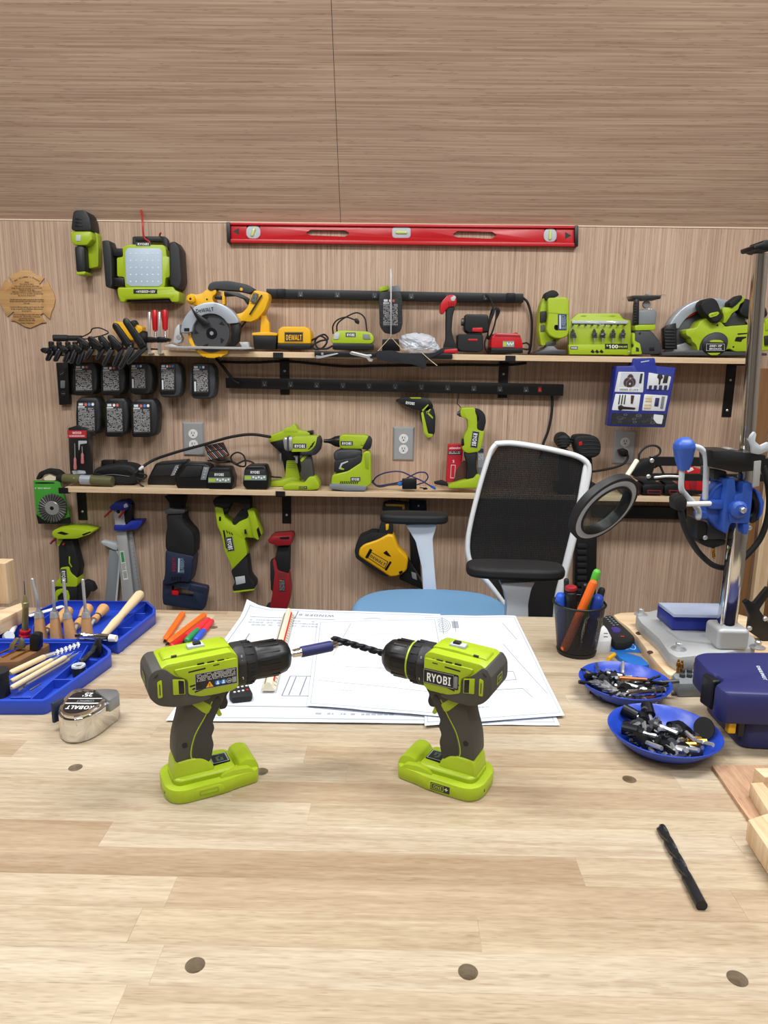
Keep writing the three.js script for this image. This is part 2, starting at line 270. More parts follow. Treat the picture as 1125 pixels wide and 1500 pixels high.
function drawing(c, w, h, kind) {
  fill(c, w, h, '#d3d8e2'); c.strokeStyle = '#7d828c'; c.lineWidth = 1.3; c.strokeRect(10, 10, w - 20, h - 20);
  const ln = (...p) => { c.beginPath(); c.moveTo(p[0], p[1]); for (let i = 2; i < p.length; i += 2) c.lineTo(p[i], p[i + 1]); c.stroke(); }, ci = (x, y, r) => { c.beginPath(); c.arc(x, y, r, 0, 7); c.stroke(); };
  c.strokeStyle = '#555a64'; c.lineWidth = 1.5;
  if (kind === 0) { ln(20, 46, 190, 46); ln(110, 12, 110, 46); c.save(); c.translate(150, 29); c.rotate(Math.PI); word(c, 'WINDER 6', 0, 0, 15, '#7c828c'); c.restore(); rough(c, 24, 54, 150, 34, 3, '#a3a8b0'); for (let r = 14; r < 44; r += 9) ci(268, 74, r); ln(226, 118, 210, 190, 300, 190); ln(150, 270, 280, 270, 280, 330, 150, 330, 150, 270); for (let i = 0; i < 7; i++) ln(160 + i * 17, 272, 160 + i * 17, 328); ln(60, 360, 330, 360); ln(40, 120, 40, 330); ln(60, 300, 60, 360); rough(c, 210, 372, 120, 10, 1, '#9aa0a8'); }
  if (kind === 1) { for (let r = 7; r < 34; r += 8) ci(80, 50, r); ln(80, 10, 80, 92); ln(130, 20, 130, 80); ln(300, 140, 380, 330); ln(200, 250, 300, 250, 300, 280, 200, 280); ln(190, 310, 310, 310, 330, 340); ln(330, 40, 360, 120); rough(c, 130, 355, 60, 8, 1, '#9aa0a8'); for (let i = 0; i < 9; i++) ln(120 + i * 3, 30, 120 + i * 3, 64); }
  if (kind === 2) { c.strokeStyle = '#a4a9b2'; ln(70, 80, 140, 80, 160, 100, 190, 82, 250, 84); ln(60, 240, 140, 120); ln(230, 140, 200, 250); c.strokeStyle = '#8c8078'; ln(110, 20, 60, 190); ln(100, 240, 320, 244); ln(20, 300, 340, 322); rough(c, 60, 330, 60, 8, 1, '#a9aeb6'); }
  if (kind === 3) { ln(40, 300, 340, 300); rough(c, 210, 340, 100, 12, 1, '#9aa0a8'); }
}
for (let k = 0; k < 4; k++) art('drawing ' + k, 400, 400, (c, w, h) => drawing(c, w, h, k));
art('pocket parts', 200, 90, (c, w, h) => { fill(c, w, h, '#191b24'); for (let i = 0; i < 26; i++) { c.strokeStyle = ['#4a4d55', '#6d7078', '#2f3138'][i % 3]; c.lineWidth = 3; c.beginPath(); c.arc(rr(10, 190), rr(10, 80), rr(4, 11), 0, 7); c.stroke(); } });
art('wheel card', 100, 74, (c, w, h) => { fill(c, w, h, '#cfd4da'); for (const [x, y] of [[50, 24], [36, 38], [62, 38], [50, 44]]) { c.fillStyle = '#3a2c30'; c.beginPath(); c.arc(x, y, 17, 0, 7); c.fill(); c.strokeStyle = '#a08088'; c.lineWidth = 2; c.stroke(); c.fillStyle = '#cfd4da'; c.beginPath(); c.arc(x, y, 4, 0, 7); c.fill(); } c.fillStyle = '#eceff0'; c.fillRect(0, 58, w, 16); word(c, 'DREMEL EZ LOCK', w / 2, 67, 11, '#22262c'); });
art('card blue', 100, 60, (c, w, h) => { fill(c, w, h, '#1a6fc8'); c.strokeStyle = '#bfe0f6'; c.lineWidth = 3; for (let i = 0; i < 5; i++) { c.beginPath(); c.moveTo(8, 12 + i * 8); c.lineTo(56, 12 + i * 8); c.stroke(); } c.beginPath(); c.arc(76, 30, 14, 0, 7); c.stroke(); });
art('numbers', 60, 200, (c, w, h) => { ['8', '6', '4', '2', '1'].forEach((s, i) => word(c, s, w / 2, 20 + i * 40, 26, '#b9bcbc')); });
art('window', 90, 60, (c, w, h) => { fill(c, w, h, '#2b302f'); c.strokeStyle = '#9fb0a8'; c.lineWidth = 4; c.strokeRect(5, 5, w - 10, h - 10); c.strokeStyle = '#5d7a68'; c.lineWidth = 8; c.beginPath(); c.moveTo(26, 34); c.lineTo(34, 24); c.lineTo(66, 24); c.lineTo(66, 38); c.lineTo(40, 38); c.stroke(); });
art('lime badge', 80, 60, (c, w, h) => { fill(c, w, h, '#3c3d3c'); c.strokeStyle = '#a9bd2c'; c.lineWidth = 5; c.strokeRect(6, 10, 56, 40); word(c, '18v', 36, 31, 24, '#a9bd2c'); });
art('flex volt', 100, 44, (c, w, h) => { fill(c, w, h, '#d6a41a'); c.strokeStyle = '#222'; c.lineWidth = 3; c.strokeRect(3, 3, w - 6, h - 6); word(c, 'DEWALT', w / 2, h / 2 + 2, 22, '#1d1d1d'); });
art('logo lime', 128, 36, (c, w, h) => { word(c, 'RYOBI', w / 2, h / 2 + 1, 31, '#dde2b8', { sx: 1.1 }); });

// ---------------------------------------------------------------- the room
{
  const JOINT = 1.923, slope = Math.hypot(0.34, 0.488), run = 0.34 / slope, rise = 0.488 / slope, HIGH = 2.9, zTop = ZW + (HIGH - JOINT) * run / rise;
  const X0 = -2.66, X1 = 2.24, ZB = 3.2, slab = (name, mat, x0, x1, y0, y1, z0, z1, turn, p) => { const g = new THREE.BoxGeometry(x1 - x0, y1 - y0, z1 - z0); g.translate((x0 + x1) / 2, (y0 + y1) / 2, (z0 + z1) / 2); return mesh(name, grain(g, turn), mat, p); };
  const plain = std('#8f857a', 0.85), floorMat = std('#6a6660', 0.7);
  struct('wall_back');
  const cuts = [X0, -2.03, -0.81, 0.41, 1.63, X1];
  for (let i = 0; i < 5; i++) slab('panel', M.ply, cuts[i] + 0.0006, cuts[i + 1] - 0.0006, 0, JOINT, ZW - 0.018, ZW, true);
  slab('backing', std('#2a211b', 0.9), X0, X1, 0, JOINT, ZW - 0.08, ZW - 0.0185, true);
  box('lit_ply_edge', std('#e6d3ba', 0.7), V((X0 + X1) / 2, JOINT - 0.002, ZW + 0.0012), [X1 - X0, 0.004, 0.0024], { r: 0, raw: 1 });  // top edge of the ply; its lit look is put into the pale colour
  struct('ceiling');
  const seam = -0.198;
  const leaning = (x0, x1, off, th, mat, name) => {
    const L = (HIGH - JOINT) / rise, g = new THREE.BoxGeometry(x1 - x0, L + 0.03, th); grain(g, false, x0, 0.3); g.translate((x0 + x1) / 2, L / 2, -th / 2 - off);
    g.rotateX(Math.asin(run)); g.translate(0, JOINT + 0.002, ZW - 0.004); mesh(name, g, mat);
  };
  leaning(X0, seam - 0.0008, 0, 0.018, M.ply, 'panel'); leaning(seam + 0.0008, X1, 0, 0.018, M.ply, 'panel'); leaning(X0, X1, 0.0185, 0.05, std('#2a211b', 0.9), 'backing');
  slab('flat_panel', plain, X0, X1, HIGH, HIGH + 0.06, zTop - 0.1, ZB, false);
  struct('floor'); slab('slab', floorMat, X0, X1, -0.06, 0, ZW - 0.08, ZB);
  struct('wall_left'); slab('board', plain, X0 - 0.06, X0, 0, HIGH, ZW - 0.08, ZB);
  struct('wall_right'); slab('board', plain, X1, X1 + 0.06, 0, HIGH, ZW - 0.08, ZB);
  struct('wall_front'); slab('board', plain, X0, X1, 0, HIGH, ZB, ZB + 0.06);
  LAMPS.forEach(([x, z, w, d], i) => {  // lamps out of view over wall and bench; the rear pair is added fill
    thing('unseen_ceiling_light', `unseen flat white ceiling lamp panel ${z < -0.5 ? 'over the workbench' : z < 1 ? 'above the camera' : 'behind the camera for fill'}, ${x < 0 ? 'left' : 'right'} of its pair`, 'lamp', V(x, HIGH, z), 'unseen ceiling lamps');
    box('frame', M.white, V(x, HIGH - 0.02, z), [w + 0.04, 0.04, d + 0.04]);
    box('diffuser', std('#ffffff', 0.6, 0, { emissive: new THREE.Color(1, 0.98, 0.96), emissiveIntensity: 2.5 }), V(x, HIGH - 0.043, z), [w, 0.006, d]);
    const l = new THREE.RectAreaLight(LAMP_COLOR, LAMP_POWER[i >> 1], w, d); l.position.set(x, HIGH - 0.05, z); l.lookAt(x, 0, z); l.castShadow = true; scene.add(l);
  });
}

// ---------------------------------------------------------------- the workbench: every stave of the top is a piece
{
  const X0 = -1.15, X1 = 1.15, PITCH = 0.0477, holes = [[-0.183, -0.579], [0.079, -0.579], [0.335, -0.579], [0.595, -0.579], [-0.445, -0.579], [-0.447, -0.913], [-0.181, -0.913], [0.079, -0.913], [0.34, -0.913], [0.6, -0.913], [-0.547, -1.335], [-0.391, -1.474]];
  thing('workbench', 'pale wooden workbench with a butcher block top and round dog holes', 'workbench', V(0, 0, -0.97));
  for (let k = -4; k <= 21; k++) {
    const z1 = -0.579 - k * PITCH + PITCH / 2, z0 = k === 21 ? -1.58 : z1 - PITCH; let x = X0 - rr(0, 0.35);
    while (x < X1) {
      let e = x + rr(0.34, 0.78); for (const [hx, hz] of holes) if (hz < z1 && hz > z0 && Math.abs(e - hx) < 0.03) e = hx + 0.06;
      const a = Math.max(x, X0), b = Math.min(e, X1); x = e; if (b - a < 0.02) continue;
      const sh = new THREE.Shape([[a, -z1], [b, -z1], [b, -z0], [a, -z0]].map((p) => new THREE.Vector2(p[0], p[1])));
      for (const [hx, hz] of holes) if (hz < z1 && hz > z0 && hx > a && hx < b) { const c = new THREE.Path(); c.absarc(hx, -hz, 0.0095, 0, 2 * Math.PI, true); sh.holes.push(c); }
      const g = new THREE.ExtrudeGeometry(sh, { depth: 0.0394, bevelEnabled: true, bevelThickness: 0.0003, bevelSize: 0.0003, bevelOffset: -0.0003, bevelSegments: 1, curveSegments: 20 });
      g.rotateX(-Math.PI / 2); grain(g, false, rr(0, 5), rr(0, 5)); g.translate(0, T - 0.0397, 0.97);
      mesh('stave', g, benchTints[Math.floor(rnd() * benchTints.length)]);
    }
  }
  for (const [x, z] of [[-1.05, -0.5], [1.05, -0.5], [-1.05, -1.5], [1.05, -1.5]]) box('leg', pineBrown, V(x, (T - 0.041) / 2, z), [0.09, T - 0.041, 0.09]);
  box('apron', pineBrown, V(0, T - 0.1, -1.53), [2.0, 0.1, 0.03]); box('apron', pineBrown, V(0, T - 0.1, -0.46), [2.0, 0.1, 0.03]);
}

// ---------------------------------------------------------------- shelves, brackets, power strips, sockets
const YU = onZ(562.5, 517.5, ZS).y, YL = onZ(562.5, 721, ZS).y;                     // tops of the upper and the lower shelf
function shelf(label, y, u0, u1) {
  fr(); const a = onZ(u0, 520, ZS).x, b = onZ(u1, 520, ZS).x;
  thing('shelf_board', label, 'shelf', V((a + b) / 2, y - 0.019, ZW + 0.07), 'wall shelves');
  const g = new RoundedBoxGeometry(b - a, 0.019, 0.139, 2, 0.0012); grain(g, false, 0.7, y); mesh('board', g, pine).position.set(0, 0.0095, 0.0005);
}
shelf('upper pale pine shelf holding the yellow circular saw and the router', YU, 84, 1112);
shelf('lower pale pine shelf holding the chargers and the sander', YL, 80, 1112);
function bracket(label, y, uv, u, opts = {}) {                // wall strip, arm under the board, lip around its front edge
  fr(); const x = onZ(u, uv, ZW).x, h = opts.h ?? 0.13;
  thing('shelf_bracket', label, 'bracket', V(x, y - 0.019 - h, ZW), 'shelf brackets');
  box('wall_strip', M.black, V(x, y - 0.019 - h / 2, ZW + 0.002), [0.034, h, 0.004], { r: 0.001 });
  box('arm', M.black, V(x, y - 0.0215, ZW + 0.071), [0.034, 0.004, 0.142], { r: 0.001 });
  box('lip', M.black, V(x, y - 0.0115, ZS + 0.0025), [0.034, 0.019, 0.003], { r: 0.001 });
  for (const k of opts.screws ?? [0.35]) rod('screw', M.steel, V(x, y - 0.019 - h * k, ZW + 0.003), V(x, y - 0.019 - h * k, ZW + 0.0065), [[0, 0], [0, 0.0045], [0.5, 0.0045], [1, 0.002], [1, 0]], { n: 12 });
}
bracket('black steel bracket under the left end of the upper shelf, beside the torpedo level', YU, 560, 111, { h: 0.14, screws: [0.75] });
bracket('black steel bracket of the upper shelf, below the yellow charger', YU, 535, 417);
bracket('black steel bracket of the upper shelf, below the red charger', YU, 535, 738);
bracket('long black steel bracket of the upper shelf, right of the blue accessory kit', YU, 560, 1069, { h: 0.185, screws: [0.3, 0.88] });
bracket('black steel bracket of the lower shelf, right of the wire wheel package', YL, 745, 121, { screws: [0.12, 0.75] });
bracket('black steel bracket of the lower shelf, above the red multi tool', YL, 745, 420, { screws: [0.12, 0.75] });

function strip(label, e, th, sockets, extra) {                // e: left top, right top, right bottom, left bottom
  fr(); TZ('power_strip', label, 'power strip', (e[0] + e[2]) / 2, (e[1] + e[7]) / 2 + 6, ZW, 'power strips');
  ex('housing', M.black, ZW + th, th, e, { r: 1, b: 0.002 });
  const z = ZW + th;
  for (const u of sockets) { const t = (u - e[0]) / (e[2] - e[0]), v = (e[1] + (e[3] - e[1]) * t + e[7] + (e[5] - e[7]) * t) / 2; rc('socket', M.dark, z + 0.0012, 0.002, u - 4.2, v - 4.6, u + 4.2, v + 4.6, { r: 1, b: 0.0005 }); dec('socket_face', 'socket', z + 0.0012, u - 3.6, v - 4, u + 3.6, v + 4); }
  extra?.(z);
}
strip('black power strip on the wall above the upper shelf', [390, 422.8, 767, 430, 767, 443, 390, 436.5], 0.035, [440.3, 494.3, 549, 602.4, 656.7, 711.4], (z) => { rc('end_clip', M.blackSteel, z + 0.003, 0.02, 405, 423, 418, 437, { r: 1 }); rc('end_clip', M.blackSteel, z + 0.003, 0.02, 742, 429, 755, 443.4, { r: 1 }); });
strip('long black power strip with eleven sockets below the upper shelf', [330, 553, 826, 563, 825, 580, 331, 568.5], 0.04, Array.from({ length: 11 }, (_, i) => 387.3 + i * 38.34), (z) => dec('switch', 'switch', z, 788, 566, 793.5, 574.5));
strip('black power strip under the lower shelf, behind the magnifier lamp', [868, 741, 1006, 744, 1006, 761, 868, 758.5], 0.03, [], (z) => rc('end_clip', M.blackSteel, z + 0.002, 0.02, 990, 745, 1005, 760.5, { r: 1 }));

function outlet(label, u, v, plug) {
  fr(); const c = onZ(u, v, ZW); thing('wall_outlet', label, 'outlet', V(c.x, c.y - 0.062, ZW), 'steel outlet plates');
  const pl = V(c.x, c.y, ZW), g = new THREE.Shape([[-0.0395, -0.062], [0.0395, -0.062], [0.0395, 0.062], [-0.0395, 0.062]].map((p) => new THREE.Vector2(...p)));
  const e = new THREE.ExtrudeGeometry(g, { depth: 0.001, bevelThickness: 0.006, bevelSize: 0.006, bevelOffset: -0.006, bevelSegments: 1 }); e.translate(0, 0.062, 0.0005); mesh('plate', e, M.brushed);
  for (const dy of [0.0195, -0.0195]) {
    const f = rod('receptacle', M.white, V(pl.x, pl.y + dy, ZW + 0.006), V(pl.x, pl.y + dy, ZW + 0.0092), cyl(0.0165), { n: 24 });
    const q = 0.0115; quad('slots', 'outlet face', [[-q, q], [q, q], [q, -q], [-q, -q]].map(([a, b]) => V(pl.x + a, pl.y + dy + b, ZW + 0.0096)), f);
  }
  rod('screw', M.steel, V(pl.x, pl.y, ZW + 0.006), V(pl.x, pl.y, ZW + 0.009), cyl(0.003), { n: 10 });
}
outlet('steel outlet plate behind the black hose, left of three', 284, 643);
outlet('steel outlet plate below the small electric screwdriver', 591, 650);
outlet('steel outlet plate below the blue accessory kit, with a black plug', 914, 655);

// ---------------------------------------------------------------- hung on the upper wall
fr(0, 380, 11.25);
TZ('wooden_plaque', 'engraved maltese cross wooden plaque with a prayer, far left on the wall', 'plaque', 430, 1130, ZW);
ex('cross', std('#ffffff', 0.55, 0, { color: '#e4cba4', map: pineTexture }), ZW + 0.006, 0.006, [140, 275, 175, 263, 330, 190, 400, 178, 460, 180, 520, 195, 600, 252, 725, 308, 643, 410, 680, 445, 788, 365, 812, 430, 888, 570, 910, 660, 890, 770, 842, 880, 822, 988, 710, 882, 664, 915, 762, 1042, 690, 1045, 600, 1085, 500, 1130, 400, 1106, 300, 1042, 230, 1012, 175, 1005, 240, 890, 222, 858, 120, 945, 60, 840, 0, 720, -30, 640, -8, 520, 42, 430, 80, 325, 190, 415, 218, 388], { r: 8, b: 0.0006 });
dec('engraving', 'prayer', ZW + 0.006, 140, 225, 745, 1075);

fr(0, 290, 4.018);
TZ('work_flashlight', 'lime and black hand lamp hung at the top left of the wall', 'hand lamp', 500, 440, ZW);
ex('lamp_head', M.dark, ZW + 0.075, 0.07, [432, 73, 500, 70, 525, 110, 537, 180, 530, 192, 417, 190, 421, 150], { r: 14, b: 0.008 });
for (let i = 0; i < 3; i++) rc('vent', M.black, ZW + 0.077, 0.004, 442, 118 + i * 20, 482, 128 + i * 20, { r: 3 });
ex('housing', M.lime, ZW + 0.07, 0.06, [414, 196, 532, 192, 545, 240, 512, 278, 436, 278, 418, 258], { r: 8, b: 0.006 });
rc('button', M.pale, ZW + 0.072, 0.004, 444, 216, 474, 254, { r: 6 });
ex('grip', M.dark, ZW + 0.068, 0.05, [436, 281, 494, 283, 503, 432, 447, 437], { r: 8, b: 0.008 });
ex('back_plate', M.lime, ZW + 0.035, 0.035, [540, 186, 574, 212, 580, 300, 578, 404, 526, 415, 503, 402, 498, 290, 515, 240], { r: 8, b: 0.004 });
ex('foot', M.lime, ZW + 0.07, 0.06, [446, 436, 502, 432, 500, 449, 450, 453], { r: 4 });

TZ('wall_hook', 'red coated hook carrying the work light, above its left part', 'hook', 850, 262, ZW, 'red hooks');
tz('hook', M.red, 0.003, [ZW, ZW + 0.03, ZW + 0.05, ZW + 0.05, ZW + 0.045], [828, 78, 832, 76, 840, 150, 850, 235, 880, 258], {});
TZ('wall_hook', 'short red hook stub above the right part of the work light', 'hook', 945, 225, ZW, 'red hooks');
tz('hook', M.red, 0.003, [ZW, ZW + 0.05, ZW + 0.055], [940, 222, 942, 212, 946, 206], {});
TZ('work_light', 'lime work light with a pale square lamp face and folding black side panels', 'work light', 870, 610, ZW);
ex('handle', M.dark, ZW + 0.035, 0.025, [780, 330, 778, 230, 788, 225, 970, 225, 985, 245, 992, 340, 965, 340, 958, 256, 800, 252, 800, 330], { r: 8 });
rc('hinge_arm', M.black, ZW + 0.06, 0.03, 650, 296, 722, 342, { r: 4 }); rc('hinge_arm', M.black, ZW + 0.06, 0.03, 652, 470, 730, 516, { r: 4 });
ex('side_panel', M.dark, ZW + 0.075, 0.06, [598, 250, 640, 247, 654, 300, 660, 515, 648, 532, 620, 522], { r: 12, b: 0.004 });
ex('side_panel', M.dark, ZW + 0.075, 0.07, [994, 262, 1030, 253, 1058, 300, 1070, 490, 1052, 538, 1000, 512], { r: 14, b: 0.006 });
const wl = ex('lamp_housing', M.lime, ZW + 0.06, 0.06, [720, 285, 758, 273, 962, 275, 977, 300, 980, 345, 998, 346, 1000, 465, 974, 470, 968, 525, 736, 527, 730, 465, 688, 462, 686, 350, 722, 346], { r: 8, b: 0.005 });
const df = ex('lamp_face', M.diffuser, ZW + 0.062, 0.006, [752, 294, 938, 296, 952, 314, 956, 504, 934, 521, 768, 519, 742, 502, 735, 318], { r: 6, b: 0.001, p: wl });
for (let j = 0; j < 5; j++) for (let i = 0; i < 6; i++) disc('led', M.white, 768 + i * 32.5, 328 + j * 41, ZW + 0.0635, 4.5, 0.002, { p: wl, n: 8 });
ex('base_housing', M.lime, ZW + 0.075, 0.075, [690, 526, 1018, 522, 1030, 545, 1054, 550, 1053, 612, 1006, 613, 998, 590, 740, 598, 730, 614, 705, 613, 690, 562], { r: 8, b: 0.006 });
rc('foot_rail', M.black, ZW + 0.06, 0.055, 735, 592, 1000, 612, { r: 3 });
dec('badge', 'ryobi', ZW + 0.0605, 800, 260, 885, 282); dec('badge', 'hybrid', ZW + 0.0755, 785, 537, 925, 563);

// the spirit level
fr();
TZ('spirit_level', 'long red spirit level with three vials, hung below the ceiling joint', 'spirit level', 590, 360, ZW);
const lb = ex('web', M.red, ZW + 0.016, 0.01, [333, 327, 847, 332, 846, 360, 334, 354], { r: 0.5, b: 0.001, holes: [[449, 340, 455, 336, 505, 337, 511, 340, 511, 344, 505, 347, 455, 345, 449, 343], [664, 342, 670, 338, 721, 339, 727, 343, 727, 346, 720, 350, 670, 348, 664, 346], [361, 331, 381, 331, 381, 349, 361, 348.5], [575, 333, 601, 333, 601, 348, 575, 347], [797, 335, 815, 335, 815, 354, 797, 353.5]] });
ex('flange', M.red, ZW + 0.024, 0.024, [333, 325.5, 847, 330.8, 847, 334.2, 333, 329.2], { r: 0.3, b: 0.0012 });
ex('flange', M.red, ZW + 0.024, 0.024, [334, 350, 846, 356, 846, 360.8, 334, 355], { r: 0.3, b: 0.0012 });
ex('end_cap', M.black, ZW + 0.027, 0.027, [331.5, 325, 337, 325, 337.5, 355.5, 332.5, 355.5], { r: 1 }); ex('end_cap', M.black, ZW + 0.027, 0.027, [842, 330, 847.5, 330, 847, 361, 842, 361], { r: 1 });
for (const [u, v, w, h] of [[371, 340, 10.5, 9.5], [588, 340.5, 13.5, 8], [806, 344.5, 9.5, 9.8]]) {
  const f = rc('vial_frame', M.pale, ZW + 0.017, 0.012, u - w, v - h, u + w, v + h, { r: u === 588 ? 5 : 9, b: 0.001 });
  const c = onZ(u, v, ZW + 0.0175), d = u === 588 ? V(0.02, 0, 0) : u < 500 ? V(0.006, 0.014, 0) : V(0, 0.016, 0);
  rod('vial', std('#cfdc8a', 0.15), c.clone().sub(d), c.clone().add(d), pill(0.0055, d.length() * 2), { p: f, n: 14 });
}
ex('arrow_mark', M.black, ZW + 0.0165, 0.001, [341, 339, 350, 334, 350, 344], { r: 0.5, b: 0 }); ex('arrow_mark', M.black, ZW + 0.0165, 0.001, [837, 345, 828, 340, 828, 350], { r: 0.5, b: 0 });

// ---------------------------------------------------------------- on the upper shelf, from the left
fr(50, 455, 4.6875);
TZ('black_tube', 'black ribbed tube lying behind the clamps, left end of the upper shelf', 'tube', 220, 215, -2.5);
{ const a = onZ(128, 188, -2.515), b = onZ(330, 190, -2.545); rod('tube', M.rubber, a, b, [[0, 0], [0, 0.0095], [0.02, 0.0112], [0.5, 0.0112], [0.52, 0.0095], [1, 0.0095], [1, 0]]); }
TZ('yellow_tool', 'yellow tool body half hidden behind the black clamps', 'power tool', 640, 230, -2.56);
ex('body', M.yellow, -2.545, 0.04, [535, 130, 550, 72, 600, 78, 690, 80, 700, 95, 745, 110, 742, 140, 690, 200, 600, 210], { r: 8, b: 0.004 }); ex('cap', M.dark, -2.535, 0.03, [650, 80, 682, 62, 700, 85, 690, 110], { r: 4 });
TZ('ball_knob', 'round black knob standing behind the clamps, left of the red clamps', 'knob', 757, 240, -2.53);
{ const c = onZ(757, 182, -2.52); mesh('ball', new THREE.SphereGeometry(0.021, 20, 14).translate(c.x - cur.position.x, c.y - cur.position.y, c.z - cur.position.z), M.rubber); rod('stem', M.black, V(c.x, YU, c.z), c, cyl(0.008)); }
TZ('cable_coil', 'tangle of thin black cable lying over the heap of clamps', 'cable', 400, 200, -2.53);
tz('coil', M.rubber, 0.0022, [-2.52, -2.5, -2.53, -2.51], [290, 190, 340, 175, 385, 150, 400, 125, 440, 118, 480, 130, 510, 150, 470, 170, 400, 185, 350, 195, 310, 185], { seg: 80 });
const clampAt = [[110, 285, 85, 338, 42, 262], [165, 285, 138, 342, 108, 240], [225, 290, 205, 350, 170, 240], [275, 290, 250, 358, 225, 235], [320, 290, 298, 364, 262, 232], [385, 272, 350, 328, 292, 190], [460, 272, 428, 330, 368, 182], [522, 278, 474, 372, 440, 176], [590, 272, 545, 374, 505, 172], [660, 262, 588, 392, 540, 90], [748, 258, 645, 358, 612, 58]];
clampAt.forEach(([u, v, u1, v1, u2, v2], i) => {
  const big = i > 8, z = -2.442 + i * 0.001, order = ['first', 'second', 'third', 'fourth', 'fifth', 'sixth', 'seventh', 'eighth', 'ninth', 'tenth', 'eleventh'][i];
  TZ('bar_clamp', big ? `black trigger clamp with a tall raised handle, ${i === 9 ? 'left' : 'right'} of the tall two` : `black trigger clamp, ${order} from the left in the clamp heap`, 'clamp', u, v, z, 'black bar clamps on the shelf end');
  const cap = (a, b, c, d, w) => { const L = Math.hypot(c - a, d - b), x = (c - a) / L * w, y = (d - b) / L * w; return [a - y, b + x, a + y, b - x, c + y * 0.8, d - x * 0.8, c + x * 0.7, d + y * 0.7, c - y * 0.8, d + x * 0.8]; };
  ex('jaw_pad', M.grey, z, 0.016, cap(u + 6, v - 10, u1, v1, big ? 19 : 15), { r: 9, b: 0.0008 });
  ex('pad_face', M.black, z + 0.0016, 0.004, cap(u + 4, v - 6, u1 + 2, v1 - 3, big ? 12.5 : 9), { r: 7, b: 0.001 });
  const h = ex('handle', M.black, z + (i % 2 ? -0.006 : 0.008), 0.012, cap(u, v - 6, u2 + 10, v2 + 8, big ? 28 : i < 5 ? 22 : 27), { r: 14, b: 0.005 });
  ex('trigger', M.rubber, z + (i % 2 ? -0.003 : 0.011), 0.006, cap(u - 10, v - 30, u2 + 30, v2 + 30, big ? 9 : 7), { r: 6, p: h });
  const c = onZ(u, v - 4, z), bw = YU + 0.004; box('bar', M.blackSteel, V(c.x, bw, -2.525), [0.006, 0.008, 0.13]); box('body', M.black, V(c.x, Math.max(c.y, YU + 0.0125), z - 0.012), [0.014, 0.024, 0.02], { r: 0.005 });
  disc('rivet', M.steel, u + 2, v - 18, z + 0.005, 4, 0.003, { n: 10 });
});
fr(200, 415, 5.114);
for (const [u, ub, v0, vh, label] of [[137, 93, 200, 355, 'left'], [211, 168, 198, 350, 'right']]) {
  TZ('screw_clamp', `red handled steel screw clamp on the shelf edge, ${label} one of two`, 'clamp', ub, 528, ZS + 0.01, 'red handled clamps');
  rc('bar', M.steel, ZS + 0.014, 0.005, ub - 9, 214, ub + 9, 527, { r: 1, b: 0.0008 });
  const h0 = onZ(u, v0, ZS - 0.01), h1 = onZ(u + 4, vh, ZS - 0.01), h2 = onZ(u + 6, 446, ZS - 0.01);
  rod('handle', M.red, h1, h0, [[0, 0], [0, 0.0075], [0.08, 0.009], [0.6, 0.0105], [0.9, 0.0098], [1, 0.007], [1, 0]], { n: 10 });
  rod('screw', M.steel, h2, h1, Array.from({ length: 25 }, (_, i) => [i / 24, i === 0 || i === 24 ? 0 : i % 2 ? 0.0042 : 0.0034]), { n: 12 });
  ex('sliding_jaw', M.blackSteel, ZS + 0.016, 0.04, [ub - 16, 402, ub + 12, 400, u + 25, 412, u + 20, 432, ub - 16, 446], { r: 5, b: 0.002 });
  ex('fixed_jaw', M.steel, ZS + 0.016, 0.03, [ub - 12, 518, ub + 30, 518, ub + 30, 528, ub - 12, 530], { r: 3 });
}
